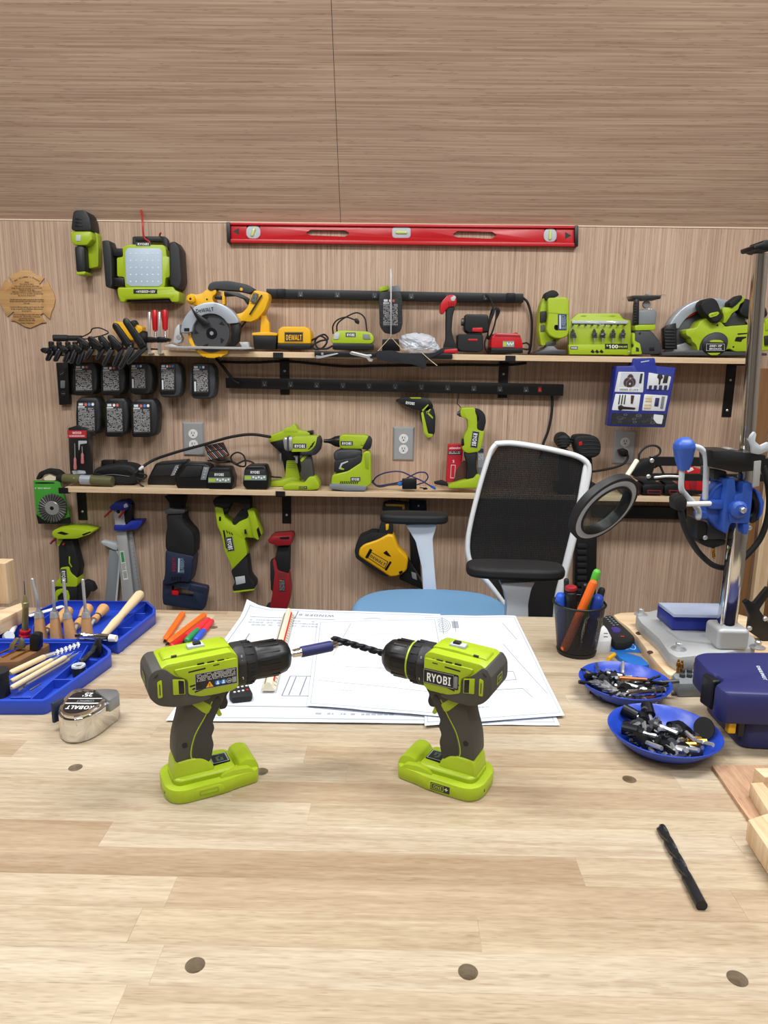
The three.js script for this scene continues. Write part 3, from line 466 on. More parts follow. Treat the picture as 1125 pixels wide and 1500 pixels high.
// yellow circular saw
TZ('circular_saw', 'yellow circular saw with silver guard standing on the upper shelf', 'circular saw', 540, 492, -2.53);
{
  const z = -2.44;
  ex('body', M.yellow, z - 0.03, 0.07, [372, 118, 380, 90, 410, 75, 442, 86, 490, 76, 525, 45, 545, 30, 600, 50, 592, 80, 565, 100, 572, 140, 640, 176, 520, 174, 430, 162, 392, 156], { r: 8, b: 0.006 });
  ex('rear_grip', M.yellow, z - 0.026, 0.06, [880, 50, 985, 68, 994, 110, 962, 200, 902, 270, 850, 290, 790, 280, 760, 300, 738, 230, 792, 220, 830, 180, 854, 100], { r: 8, b: 0.006 });
  ex('grip_rubber', M.grey, z - 0.025, 0.05, [528, 45, 542, 2, 575, -15, 690, -20, 830, 8, 892, 46, 850, 78, 760, 56, 660, 50, 588, 42, 560, 58], { r: 12, b: 0.008 });
  ex('trigger', M.black, z - 0.03, 0.03, [652, 60, 760, 68, 828, 104, 846, 122, 832, 164, 800, 118, 730, 92, 655, 96], { r: 8 });
  rc('strut', M.yellow, z - 0.03, 0.03, 640, 60, 661, 160, { r: 3 });
  ex('thumb_hole', M.black, z - 0.034, 0.02, [578, 110, 600, 88, 630, 90, 642, 120, 600, 120], { r: 8 });
  const kn = disc('front_knob', M.yellow, 400, 115, z - 0.01, 32, 0.06, { b: 0.006 }); disc('knob_screw', M.black, 402, 116, z - 0.008, 9, 0.004, { p: kn });
  disc('screw', M.black, 527, 120, z - 0.028, 7, 0.004); disc('screw', M.yellow, 784, 45, z - 0.022, 12, 0.006);
  ex('lower_guard', M.yellow, z - 0.006, 0.009, [385, 372, 412, 390, 430, 450, 455, 500, 690, 500, 678, 528, 640, 545, 632, 556, 622, 548, 580, 560, 520, 556, 514, 546, 506, 553, 474, 532, 420, 480, 395, 440], { r: 1, b: 0.001 });
  disc('blade', M.gun, 553, 366, z, 147, 0.004, { n: 48 });
  const hub = disc('hub', M.blackSteel, 561, 374, z + 0.004, 40, 0.008); disc('bolt', M.steel, 561, 374, z + 0.007, 16, 0.004, { p: hub, n: 6 });
  for (let i = 0; i < 5; i++) { const a = i * 1.256 + 0.5; ex('blade_slot', M.black, z + 0.0006, 0.001, [553 + 85 * Math.cos(a), 366 + 85 * Math.sin(a), 553 + 120 * Math.cos(a), 366 + 120 * Math.sin(a), 553 + 120 * Math.cos(a + 0.32), 366 + 120 * Math.sin(a + 0.32), 553 + 112 * Math.cos(a + 0.3), 366 + 112 * Math.sin(a + 0.3)], { r: 2, b: 0 }); }
  const arc = (r, a0, a1, n, cx = 555, cy = 366) => Array.from({ length: n + 1 }, (_, i) => { const a = (a0 + (a1 - a0) * i / n) * Math.PI / 180; return [cx + r * Math.cos(a), cy + r * Math.sin(a)]; }).flat();
  ex('upper_guard', M.silverPaint, z + 0.014, 0.05, [...arc(226, 178, 342, 16), ...arc(140, 334, 180, 12)], { r: 3, b: 0.006 });
  ex('side_guard', M.black, z + 0.006, 0.03, [700, 302, 768, 296, 772, 350, 762, 430, 722, 472, 672, 470, 700, 430, 712, 370], { r: 6 });
  ex('lever', M.black, z + 0.02, 0.008, [398, 168, 408, 172, 445, 220, 520, 268, 548, 300, 512, 312, 462, 286, 440, 250], { r: 5 });
  ex('shoe', M.alu, z + 0.01, 0.1, [205, 464, 260, 455, 300, 470, 862, 478, 862, 491, 800, 496, 330, 489, 215, 476], { r: 3 });
  ex('depth_bracket', M.alu, z, 0.03, [272, 442, 286, 340, 312, 308, 322, 306, 324, 380, 338, 408, 330, 440, 300, 452], { r: 5 }); disc('wing_nut', M.steel, 316, 402, z + 0.004, 18, 0.006);
  ex('shoe_bracket', M.alu, z, 0.03, [768, 440, 835, 438, 846, 478, 790, 479], { r: 4 });
  tz('rear_lever', M.black, 0.003, z - 0.05, [772, 345, 800, 310, 822, 284]);
  dec('lettering', 'dewalt dark', z + 0.0142, 438, 176, 582, 222, { rot: -7 }); rc('size_label', M.black, z + 0.0146, 0.001, 356, 335, 396, 360, { b: 0 });
  dec('label', 'spec label', z - 0.0196, 862, 72, 904, 146, { rot: 22 }); ex('slot', M.black, z - 0.0194, 0.002, [934, 84, 944, 90, 852, 238, 842, 232], { r: 2, b: 0 });
}
fr(230, 390, 4.018);
TZ('tool_battery', 'yellow and black stick battery next to the yellow circular saw', 'battery', 633, 487, -2.5);
ex('stem', M.yellow, -2.488, 0.03, [613, 290, 640, 288, 646, 310, 658, 328, 662, 392, 606, 392], { r: 4 }); ex('rim', M.yellow, -2.472, 0.07, [558, 392, 600, 388, 668, 388, 708, 393, 707, 408, 558, 407], { r: 5, b: 0.004 }); ex('case', M.black, -2.475, 0.065, [563, 405, 704, 406, 699, 487, 570, 486], { r: 6, b: 0.004 });
TZ('battery_charger', 'yellow battery charger with a black label, right of the stick battery', 'charger', 805, 488, -2.5, 'battery chargers');
ex('cover', M.yellow, -2.468, 0.09, [712, 372, 735, 354, 876, 355, 896, 370, 906, 395, 906, 458, 709, 456], { r: 10, b: 0.006 }); ex('tray', M.black, -2.466, 0.095, [708, 455, 907, 457, 905, 488, 712, 487], { r: 5 }); dec('label', 'dewalt', -2.468, 750, 386, 860, 447);
TZ('power_cable', 'coiled black cord between the yellow and the lime charger', 'cord', 960, 488, -2.5);
tz('cord', M.rubber, 0.0032, [-2.49, -2.475, -2.5, -2.48], [905, 440, 930, 425, 985, 402, 1005, 430, 960, 440, 915, 470, 930, 488, 975, 480, 1000, 440, 960, 410, 930, 440, 945, 480, 1000, 485, 1030, 470], { seg: 120 });

fr(470, 390, 4.018);
TZ('battery_charger', 'lime charger with a looped black cord on the upper shelf', 'charger', 190, 491, -2.5, 'battery chargers');
ex('cover', M.lime, -2.462, 0.09, [60, 432, 85, 385, 120, 377, 280, 384, 306, 402, 314, 425, 302, 457, 65, 453], { r: 10, b: 0.007 }); ex('tray', M.black, -2.458, 0.1, [72, 452, 308, 457, 310, 491, 68, 489], { r: 5 });
ex('gauge', M.pale, -2.4595, 0.003, [82, 392, 112, 392, 104, 430, 74, 430], { r: 4 }); ex('gauge', M.mid, -2.4595, 0.003, [246, 400, 286, 400, 292, 430, 250, 430], { r: 4 }); dec('badge', 'ryobi', -2.4612, 146, 390, 205, 416);
const cd = tz('cord', M.rubber, 0.0026, [-2.53, -2.5, -2.49], [72, 395, 72, 350, 95, 318, 150, 300, 205, 318], {}); tz('cord', M.rubber, 0.0026, [-2.54, -2.52, -2.51], [95, 388, 98, 340, 150, 298, 215, 274, 255, 300, 272, 382], {});
ex('plug', M.black, -2.485, 0.02, [195, 308, 215, 305, 228, 325, 220, 342, 200, 332], { r: 4, p: cd });

TZ('magnetic_tool_bar', 'black magnetic bar with hanging cloth along the upper shelf edge', 'tool bar', 350, 548, ZS + 0.002);
ex('bar', M.black, ZS + 0.012, 0.011, [-38, 498, 775, 514, 775, 546, 600, 545, 330, 536, -38, 534], { r: 2 });
ex('cloth', std('#24262a', 0.95), ZS + 0.016, 0.006, [330, 500, 420, 496, 480, 515, 560, 525, 640, 512, 710, 505, 690, 520, 620, 560, 622, 592, 600, 604, 560, 584, 480, 570, 390, 560, 330, 545], { s: 1, b: 0.002 });
TZ('wrench', 'open end steel wrench stuck on the black magnetic bar', 'wrench', 240, 540, ZS + 0.012, 'wrenches');
ex('wrench', M.steel, ZS + 0.0175, 0.005, [172, 504, 184, 500, 270, 520, 296, 518, 302, 528, 288, 532, 292, 543, 310, 548, 300, 562, 282, 560, 268, 540, 176, 520, 168, 512], { r: 5, b: 0.001 });
TZ('wrench', 'thin steel wrench hanging at the left end of the magnetic bar', 'wrench', 40, 540, ZS + 0.012, 'wrenches');
ex('wrench', M.brushed, ZS + 0.016, 0.004, [-30, 534, -30, 524, 0, 528, 96, 510, 104, 516, 0, 542, -26, 544], { r: 4, b: 0.001 }); disc('rivet', M.steel, 8, 516, ZS + 0.016, 8, 0.004);
TZ('zip_tie', 'thin pale stick hanging from the magnetic bar below the plastic bag', 'stick', 640, 550, ZS + 0.012);
tz('stick', M.stick, 0.0012, ZS + 0.02, [598, 512, 640, 550, 684, 585]);

TZ('battery_package', 'dark battery in a clear hanging package in the middle of the upper shelf', 'battery package', 410, 500, -2.5);
ex('battery', M.dark, -2.475, 0.05, [346, 150, 360, 148, 470, 150, 479, 190, 481, 340, 470, 380, 430, 399, 372, 390, 346, 350, 340, 200], { r: 14, b: 0.006 }); dec('label', 'cell label 0', -2.4745, 366, 190, 454, 355);
for (let i = 0; i < 5; i++) { tz('rib', M.grey, 0.0012, -2.4745, [345, 190 + i * 36, 364, 192 + i * 36]); tz('rib', M.grey, 0.0012, -2.4745, [458, 190 + i * 36, 478, 190 + i * 36]); }
ex('tab', M.lime, -2.48, 0.03, [340, 125, 396, 110, 402, 138, 345, 150], { r: 6 }); ex('cap', M.mid, -2.48, 0.04, [405, 118, 462, 112, 470, 150, 402, 150], { r: 6 });
ex('card_edge', M.brushed, -2.44, 0.11, [408, 18, 414, 14, 418, 60, 416, 415, 409, 415], { r: 2, b: 0.0003 });
ex('backing', M.blackSteel, -2.478, 0.004, [362, 430, 458, 428, 466, 500, 360, 500], { r: 3 });
tz('string', M.stick, 0.0011, -2.455, [412, 415, 335, 500]); tz('string', M.stick, 0.0011, -2.455, [412, 415, 482, 495]);
TZ('plastic_bag', 'crumpled clear plastic bag lying on the upper shelf', 'bag', 580, 505, -2.48);
{
  const g = new THREE.IcosahedronGeometry(1, 14), p = g.attributes.position, c = onZ(582, 458, -2.5);
  for (let i = 0; i < p.count; i++) { const d = V(p.getX(i), p.getY(i), p.getZ(i)), n = 0.75 + 0.3 * vnoise(d.x * 3 + 9, d.y * 3 + 9, 5, 64, 64) + 0.16 * vnoise(d.x * 9 + 30, d.y * 9 + d.z * 7 + 30, 6, 128, 128); p.setXYZ(i, d.x * 0.067 * n + (d.y < 0 ? 0 : -0.012 * d.y), Math.max(d.y * 0.037 * n - d.x * 0.007, -0.031), d.z * 0.042 * n); }
  g.translate(c.x - cur.position.x, c.y - cur.position.y, c.z - cur.position.z); mesh('bag', toCreasedNormals(g, 0.5), M.bag);
  for (let i = 0; i < 8; i++) { const a = onZ(500 + i * 22, 492 - (i % 3) * 12, -2.485), q = a.clone().add(V(rr(-0.01, 0.01), 0.008, rr(-0.01, 0.01))); rod('part_inside', M.pale, a, q, cyl(0.0055), { n: 10 }); }
}
TZ('power_tool', 'black stick shaped tool with a red head beside the plastic bag', 'power tool', 750, 512, -2.49);
ex('foot', M.rubber, -2.462, 0.08, [672, 512, 690, 498, 724, 476, 806, 478, 810, 508, 790, 512], { r: 6, b: 0.005 }); ex('battery_seat', M.red, -2.46, 0.06, [728, 490, 800, 484, 808, 500, 800, 510, 722, 510], { r: 6 });
ex('stem', M.rubber, -2.47, 0.04, [738, 232, 792, 230, 776, 300, 770, 380, 786, 440, 808, 482, 720, 484, 736, 430, 736, 330], { r: 10, b: 0.008 });
ex('head', M.red, -2.466, 0.05, [700, 272, 706, 215, 740, 175, 770, 164, 798, 175, 800, 215, 790, 236, 746, 242, 722, 282], { r: 10, b: 0.008 }); ex('lens', M.pale, -2.464, 0.01, [762, 185, 785, 172, 796, 180, 788, 206, 768, 204], { r: 6 });  // the pale patch on the red head is a painted highlight
for (let i = 0; i < 3; i++) tz('rib', M.redDeep, 0.0015, -2.4655, [752 + i * 14, 208 + i * 4, 756 + i * 14, 236 - i]);

TZ('flashlight', 'black battery flashlight with red catches, left of the red charger', 'flashlight', 880, 503, -2.5);
ex('head', M.black, -2.474, 0.06, [850, 282, 985, 283, 991, 330, 990, 388, 872, 396, 842, 376], { r: 8, b: 0.006 });
{ const a = onZ(826, 328, -2.5), b = onZ(858, 330, -2.5); const rg = rod('lens_ring', M.gun, b, a, [[0, 0], [0, 0.0105], [0.4, 0.0125], [1, 0.0125], [1, 0.0095], [0.85, 0.0085], [0.8, 0]]); rod('lens', M.lens, a.clone().lerp(b, 0.35), a.clone().lerp(b, 0.3), cyl(0.009), { p: rg }); }
ex('neck', M.black, -2.478, 0.05, [868, 392, 950, 388, 950, 404, 860, 404], { r: 4 }); ex('battery', M.rubber, -2.47, 0.07, [806, 400, 955, 402, 958, 488, 940, 506, 822, 500, 803, 484], { r: 8, b: 0.005 });
ex('catch', M.red, -2.4725, 0.006, [893, 362, 952, 360, 952, 388, 890, 384], { r: 4 }); ex('catch', M.red, -2.4688, 0.004, [866, 427, 925, 428, 922, 440, 868, 438], { r: 2 });
fr(640, 390, 4.018);
TZ('power_cable', 'black cord bundle hanging from the upper power strip behind the flashlight', 'cord', 320, 300, ZW + 0.035);
tz('plug', M.rubber, 0.005, ZW + 0.05, [290, 172, 305, 180, 318, 200]);
for (const d of [0, 9, 18]) tz('cord', M.rubber, 0.0028, [ZW + 0.05, ZW + 0.06, ZW + 0.05 + d * 0.001], [318, 200, 332, 240, 318 + d, 270, 308 + d * 0.5, 320, 300, 400, 298 + d * 0.7, 430, 325, 390, 345, 320, 368 - d, 262, 350, 245, 325, 280, 300, 380], { seg: 90 });
tz('cord', M.rubber, 0.0025, [ZW + 0.06, ZW + 0.1], [300, 400, 282, 450, 284, 485, 300, 508]);
TZ('battery_charger', 'red battery charger with black base on the upper shelf', 'charger', 413, 511, -2.5, 'battery chargers');
ex('cover', M.red, -2.466, 0.09, [318, 482, 322, 420, 344, 392, 482, 397, 500, 430, 509, 484], { r: 8, b: 0.006 }); ex('tray', M.black, -2.463, 0.095, [318, 481, 508, 483, 507, 512, 322, 511], { r: 4 }); dec('label', 'charger strip', -2.4645, 388, 440, 455, 476);
ex('ridge', M.redDeep, -2.4645, 0.004, [345, 400, 490, 405, 494, 416, 342, 412], { r: 2 }); ex('latch', M.red, -2.48, 0.04, [420, 400, 445, 396, 470, 388, 478, 400], { r: 2 });
TZ('power_cable', 'black cord running from the upper power strip down behind the shelf', 'cord', 540, 300, ZW + 0.02);
tz('cord', M.rubber, 0.0042, [ZW + 0.02, ZW + 0.025, ZW + 0.02], [505, 186, 528, 205, 546, 250, 558, 320, 556, 420, 548, 490, 540, 512]); tz('cord', M.rubber, 0.003, ZW + 0.04, [505, 455, 530, 452, 545, 470, 538, 488, 505, 486]);

TZ('jigsaw', 'lime jigsaw standing on its dark sole plate on the upper shelf', 'jigsaw', 690, 518, -2.5);
ex('body', M.lime, -2.49, 0.055, [612, 230, 640, 165, 660, 180, 660, 300, 650, 400, 730, 428, 698, 452, 614, 470, 600, 380, 604, 290], { r: 8, b: 0.006 });
const jp = ex('battery_plate', M.lime, -2.462, 0.03, [654, 186, 762, 180, 779, 200, 779, 380, 770, 410, 732, 428, 690, 425, 655, 402, 644, 370, 654, 300], { r: 14, b: 0.005, holes: [[682, 350, 690, 336, 716, 336, 726, 350, 724, 376, 712, 388, 690, 384, 680, 366]] });
rc('cavity', M.black, -2.472, 0.02, 676, 335, 728, 390, { r: 10 });
ex('grip', M.rubber, -2.475, 0.055, [643, 152, 680, 138, 706, 145, 724, 170, 690, 186, 652, 206, 634, 190], { r: 14, b: 0.008 });
ex('side_grip', M.dark, -2.482, 0.03, [610, 266, 644, 262, 648, 320, 608, 332], { r: 6 }); dec('badge', 'spec label', -2.4895, 609, 344, 634, 386); dec('label', 'blue spec', -2.4615, 712, 282, 764, 376);
ex('seam', M.limeDark, -2.4612, 0.001, [654, 270, 778, 280, 778, 284, 654, 275], { r: 1, b: 0 });
ex('blade_holder', M.gun, -2.485, 0.03, [640, 452, 700, 430, 704, 462, 640, 474], { r: 4 }); ex('sole_plate', M.gun, -2.46, 0.11, [580, 508, 630, 490, 652, 470, 690, 470, 710, 490, 760, 492, 758, 518, 582, 517], { r: 4 });

fr(845, 340, 4.018);
TZ('bit_case', 'flat lime case with a clear cover holding router bits', 'bit case', 140, 725, -2.5);
const bz = -2.465;
ex('back', M.lime, bz - 0.02, 0.02, [-52, 520, -30, 510, 10, 478, 248, 478, 275, 512, 318, 520, 322, 716, 300, 726, -44, 722], { r: 8 });
for (const u of [40, 210]) ex('hang_slot', M.limeDark, bz - 0.0195, 0.001, [u - 22, 494, u, 488, u + 22, 494, u, 499], { r: 3, b: 0 });
ex('banner', M.lime, bz + 0.004, 0.02, [-48, 662, 300, 660, 298, 722, -44, 720], { r: 4 });
ex('clear_cover', M.clear, bz + 0.003, 0.003, [-48, 520, 318, 520, 318, 720, -46, 718], { r: 6, b: 0.0008 });
ex('bit_tray', M.pale, bz - 0.014, 0.006, [-30, 520, 300, 522, 300, 540, -30, 538], { r: 2 }); dec('badge', 'ryobi', bz + 0.0045, -38, 672, 6, 690); dec('badge', 'hundred value', bz + 0.0045, 166, 657, 300, 688);
for (let i = 0; i < 9; i++) disc('peg', M.dark, -22 + i * 38, 546, bz - 0.009, 6, 0.006, { n: 8 });
for (let i = 0; i < 3; i++) ex('print_mark', M.black, bz + 0.0045, 0.0005, [80 + i * 26, 705, 92 + i * 26, 690, 106 + i * 26, 706, 96 + i * 26, 714], { r: 2, b: 0 });
[[-18, 'far left'], [105, 'second from left'], [152, 'middle'], [212, 'second from right'], [268, 'far right']].forEach(([u, w], i) => {
  TZ('router_bit', `dark router bit in the clear lime case, ${w}`, 'router bit', u, 645, bz - 0.01, 'router bits in the case');
  const a = onZ(u, 648, bz - 0.01), b = onZ(u + (i - 2) * 3, 570, bz - 0.01); rod('shank', M.steel, a, a.clone().lerp(b, 0.5), cyl(0.0028), { n: 10 });
  rod('cutter', M.gun, a.clone().lerp(b, 0.45), b, [[0, 0], [0, 0.004], [0.15, 0.008 + (i % 3) * 0.0015], [0.4, 0.009], [0.5, 0.005], [0.8, 0.006], [0.82, 0.003], [1, 0.003], [1, 0]], { n: 8 });
  ex('wing', M.gun, bz - 0.006, 0.008, [u - 16, 600, u - 8, 590, u + 14, 602, u + 18, 624, u - 14, 622], { r: 3 });
});
TZ('trim_router', 'grey trim router with a lime band and clear base, standing upside down', 'trim router', 415, 722, -2.5);
{
  const z = -2.47;
  ex('lower_body', M.grey, z, 0.075, [344, 577, 442, 580, 500, 655, 500, 718, 330, 718, 332, 640], { r: 10, b: 0.008 });
  ex('lime_frame', M.lime, z + 0.003, 0.03, [328, 590, 344, 598, 342, 640, 372, 655, 384, 718, 322, 720, 324, 690, 338, 670, 326, 640], { r: 5, b: 0.003, holes: [[345, 672, 366, 680, 370, 706, 345, 706]] });
  ex('lime_band', M.lime, z + 0.002, 0.07, [342, 546, 464, 544, 462, 577, 344, 580], { r: 4, b: 0.004 }); ex('upper_body', M.mid, z - 0.002, 0.06, [360, 455, 474, 455, 466, 545, 346, 546], { r: 6, b: 0.008 });
  ex('rack', M.black, z + 0.004, 0.02, [346, 392, 368, 395, 366, 546, 336, 546, 340, 430], { r: 3 }); for (let i = 0; i < 8; i++) rc('rack_tooth', M.dark, z + 0.007, 0.004, 338, 412 + i * 16, 352, 420 + i * 16, { r: 1 });
  ex('clear_guard', M.clear, z, 0.05, [380, 384, 478, 384, 476, 456, 378, 456], { r: 4 }); disc('opening', M.mid, 412, 425, z - 0.02, 22, 0.01); ex('base_ring', M.dark, z - 0.004, 0.07, [330, 374, 500, 372, 490, 394, 342, 398], { r: 3 });
  ex('clear_base', M.clear, z + 0.014, 0.1, [318, 372, 522, 366, 524, 378, 320, 384], { r: 2, b: 0.0008 }); rc('slot', M.black, z + 0.001, 0.003, 426, 672, 457, 700, { r: 2 }); disc('screw', M.dark, 372, 596, z + 0.0015, 7, 0.003); disc('knob', M.steel, 421, 362, z - 0.01, 8, 0.02);
}
TZ('circular_saw', 'lime circular saw with black handles at the right end of the shelf', 'circular saw', 760, 726, -2.5);
{
  const z = -2.455;
  const A = (r, a0, a1, n) => Array.from({ length: n + 1 }, (_, i) => { const a = (a0 + (a1 - a0) * i / n) * Math.PI / 180; return [800 + r * 1.06 * Math.cos(a), 650 + r * Math.sin(a)]; }).flat();
  ex('upper_guard', M.silverPaint, z - 0.05, 0.05, [...A(262, 200, 325, 16), ...A(205, 325, 203, 12)], { r: 3, b: 0.006 }); ex('guard_plate', M.gun, z - 0.07, 0.02, [...A(225, 185, 330, 14), 980, 690, 590, 700], { r: 3 });
  ex('red_mark', M.red, z - 0.055, 0.004, [628, 500, 640, 492, 735, 446, 738, 456, 650, 506], { r: 3 });
  ex('rack', M.black, z - 0.02, 0.03, [514, 566, 540, 548, 585, 534, 592, 690, 518, 690], { r: 5 }); for (let i = 0; i < 7; i++) rc('rack_tooth', M.dark, z - 0.016, 0.008, 520, 566 + i * 18, 580, 574 + i * 18, { r: 1 });
  ex('shoe', M.gun, z, 0.11, [500, 708, 640, 698, 700, 694, 1120, 712, 1120, 727, 500, 726], { r: 3 }); ex('shoe_plate', M.brushed, z - 0.05, 0.03, [520, 690, 640, 650, 700, 690, 700, 712, 520, 712], { r: 3 });
  fr(1000, 340, 7.896);
  const b = ex('body', M.lime, z - 0.012, 0.07, [35, 1190, 42, 1132, 70, 1118, 165, 1108, 195, 1035, 290, 988, 330, 1010, 362, 1056, 440, 1036, 470, 1060, 492, 1092, 560, 1086, 800, 1066, 1000, 1040, 1010, 1370, 800, 1382, 600, 1382, 540, 1345, 440, 1400, 220, 1428, 185, 1400, 155, 1300, 108, 1268, 98, 1222], { r: 20, b: 0.007 });
  ex('vent', M.black, z - 0.0112, 0.003, [600, 1262, 620, 1212, 740, 1208, 735, 1222, 690, 1240, 680, 1270], { r: 12, b: 0, p: b }); ex('vent', M.black, z - 0.0112, 0.003, [632, 1172, 800, 1160, 800, 1172, 640, 1188], { r: 4, b: 0, p: b }); disc('screw', M.black, 588, 1328, z - 0.011, 12, 0.003, { p: b }); disc('screw', M.black, 404, 1078, z - 0.011, 12, 0.003, { p: b });
  const m = ex('motor_cover', M.grey, z, 0.03, [205, 1370, 218, 1285, 260, 1218, 310, 1180, 400, 1150, 480, 1168, 532, 1222, 532, 1290, 505, 1375, 445, 1418, 350, 1432, 240, 1422], { r: 20, b: 0.008 });
  ex('cap', M.black, z + 0.003, 0.006, [232, 1260, 510, 1270, 500, 1370, 430, 1420, 300, 1420, 225, 1360], { r: 30, b: 0.002, p: m }); ex('lime_mark', M.lime, z + 0.004, 0.004, [310, 1258, 360, 1246, 440, 1248, 480, 1276, 320, 1272], { r: 6, p: m }); ex('lime_mark', M.lime, z + 0.004, 0.004, [285, 1398, 440, 1396, 400, 1424, 330, 1424], { r: 6, p: m }); dec('badge', 'brushless', z + 0.0042, 268, 1288, 490, 1376, { p: m });
  ex('front_handle', M.rubber, z + 0.012, 0.05, [208, 850, 225, 800, 270, 770, 350, 758, 400, 788, 430, 860, 445, 920, 472, 965, 440, 1032, 362, 1056, 318, 1000, 238, 930], { r: 30, b: 0.01 }); ex('handle_ring', M.lime, z + 0.0135, 0.006, [302, 950, 330, 934, 410, 918, 428, 936, 402, 966, 320, 990, 304, 974], { r: 14, b: 0.001, holes: [[325, 958, 405, 938, 398, 950, 325, 972]] });
  ex('rear_frame', M.lime, z - 0.01, 0.04, [690, 722, 718, 756, 712, 802, 664, 832, 640, 900, 580, 930, 500, 1050, 470, 1050, 480, 970, 452, 905, 470, 868, 545, 872, 600, 860, 680, 780], { r: 14, b: 0.005 });
  ex('grip_top', M.rubber, z - 0.002, 0.04, [540, 812, 650, 730, 688, 728, 698, 764, 640, 820, 580, 872, 552, 862], { r: 16, b: 0.008 }); ex('rear_handle', M.rubber, z - 0.015, 0.045, [715, 775, 740, 768, 860, 815, 960, 860, 990, 960, 930, 1010, 820, 1000, 700, 962, 655, 922, 692, 850], { r: 16, b: 0.008 });
  ex('lime_end', M.lime, z - 0.008, 0.05, [955, 1010, 1010, 985, 1020, 1120, 960, 1140], { r: 12 }); ex('battery', M.dark, z - 0.005, 0.06, [950, 1200, 1020, 1190, 1020, 1300, 955, 1310], { r: 10 }); ex('gear_case', M.gun, z - 0.04, 0.03, [470, 1080, 490, 1010, 600, 930, 720, 965, 730, 1066, 600, 1090], { r: 14 });
}

// ---------------------------------------------------------------- hung below the upper shelf
fr(40, 510, 4.018);
TZ('torpedo_level', 'short black torpedo level standing upright at the left bracket', 'spirit level', 210, 332, ZW);
ex('body', M.black, ZW + 0.022, 0.022, [168, 85, 240, 85, 247, 330, 187, 335], { r: 4 }); disc('dial', M.dark, 203, 150, ZW + 0.024, 17, 0.004); disc('dial', M.dark, 212, 268, ZW + 0.024, 17, 0.004); rc('vial', M.mid, ZW + 0.024, 0.004, 194, 190, 222, 236, { r: 5 });
tz('dial_slot', M.mid, 0.0008, ZW + 0.0245, [194, 156, 212, 145]); tz('dial_slot', M.mid, 0.0008, ZW + 0.0245, [203, 268, 222, 268]);
const cells = [[265, 85, 412, 272, 283, 100, 380, 254], [428, 88, 574, 274, 445, 106, 540, 254], [600, 88, 738, 274, 612, 95, 694, 240], [770, 86, 908, 290, 788, 95, 864, 250], [952, 88, 1106, 298, 978, 100, 1064, 262], [283, 290, 430, 508, 299, 318, 396, 492], [454, 294, 594, 512, 468, 322, 560, 498], [612, 300, 766, 520, 624, 326, 722, 500]];
cells.forEach(([u0, v0, u1, v1, a, b, c, d], i) => {
  const rowName = i < 5 ? 'upper row' : 'lower row', k = i < 5 ? i : i - 5;
  TZ('tool_battery', `black labelled battery on the wall, ${['first', 'second', 'third', 'fourth', 'fifth'][k]} from the left in the ${rowName}`, 'battery', (u0 + u1) / 2, v1, ZW, 'black batteries on the wall');
  const lift = i === 3 || i === 4 ? M.grey : M.dark;
  ex('case', lift, ZW + 0.085, 0.06, [u0 + 20, v0, u1 - 25, v0, u1 - 4, v0 + 35, u1, (v0 + v1) / 2, u1 - 6, v1 - 25, u1 - 28, v1, u0 + 22, v1, u0 + 3, v1 - 30, u0, (v0 + v1) / 2, u0 + 3, v0 + 35], { r: 16, b: 0.007 });
  ex('front_panel', M.black, ZW + 0.0865, 0.006, [a - 10, b - 10, c + 8, b - 12, c + 12, d, c + 2, d + 24, a - 4, d + 24, a - 12, d], { r: 10, b: 0.002 });
  rc('latch', M.black, ZW + 0.06, 0.03, u1 - 6, (v0 + v1) / 2 - 30, u1 + 5, (v0 + v1) / 2 + 25, { r: 3 });
  dec('label', 'cell label ' + (i < 2 ? 0 : i < 5 ? 2 + i % 2 : i % 2), ZW + 0.0866, a, b, c, d, { rot: -1.5 });
  rc('wall_mount', M.lime, ZW + 0.03, 0.03, u0 + 12, v0 + 18, u1 - 8, v1 - 80, { r: 8 });
});
TZ('screwdriver_package', 'red and black blister pack of wood screwdrivers standing on the lower shelf', 'tool package', 300, 748, -2.53);
ex('card', M.black, -2.505, 0.02, [240, 470, 290, 455, 345, 470, 372, 525, 374, 746, 252, 748], { r: 5, b: 0.001 }); dec('header', 'wood screwdriver', -2.505, 236, 484, 348, 528);
ex('shell', M.clear, -2.485, 0.02, [230, 456, 290, 452, 372, 456, 385, 500, 385, 745, 250, 748], { r: 8, b: 0.001 });
for (const [u, v0, v1, v2] of [[279, 560, 645, 715], [322, 578, 618, 680]]) {
  const d = rod('handle', M.pink, onZ(u + 3, v2, -2.492), onZ(u + 2, v1, -2.492), [[0, 0], [0.02, 0.0048], [0.2, 0.006], [0.6, 0.0045], [0.8, 0.005], [1, 0.003], [1, 0]], { n: 12 });
  rod('blade', M.steel, onZ(u + 2, v1, -2.492), onZ(u, v0, -2.492), cyl(0.0016, 0.0012), { n: 8, p: d });
}
ex('hook_label', M.pale, -2.5045, 0.001, [300, 545, 350, 545, 350, 560, 310, 565, 306, 600, 302, 600], { r: 3, b: 0 }); ex('foot_label', M.pale, -2.5045, 0.001, [262, 722, 300, 718, 340, 722, 345, 738, 270, 742], { r: 4, b: 0 });
fr(30, 640, 4.018);
TZ('wheel_package', 'green carded wire wheel hung at the left end of the lower shelf', 'tool package', 190, 512, -2.57);
ex('card', M.green, -2.55, 0.004, [75, 256, 230, 262, 275, 400, 298, 505, 290, 514, 104, 512, 90, 420], { r: 6, b: 0.0005 }); ex('dark_foot', M.black, -2.5495, 0.002, [92, 455, 140, 490, 230, 490, 290, 470, 298, 505, 290, 513, 105, 511], { r: 4, b: 0 });
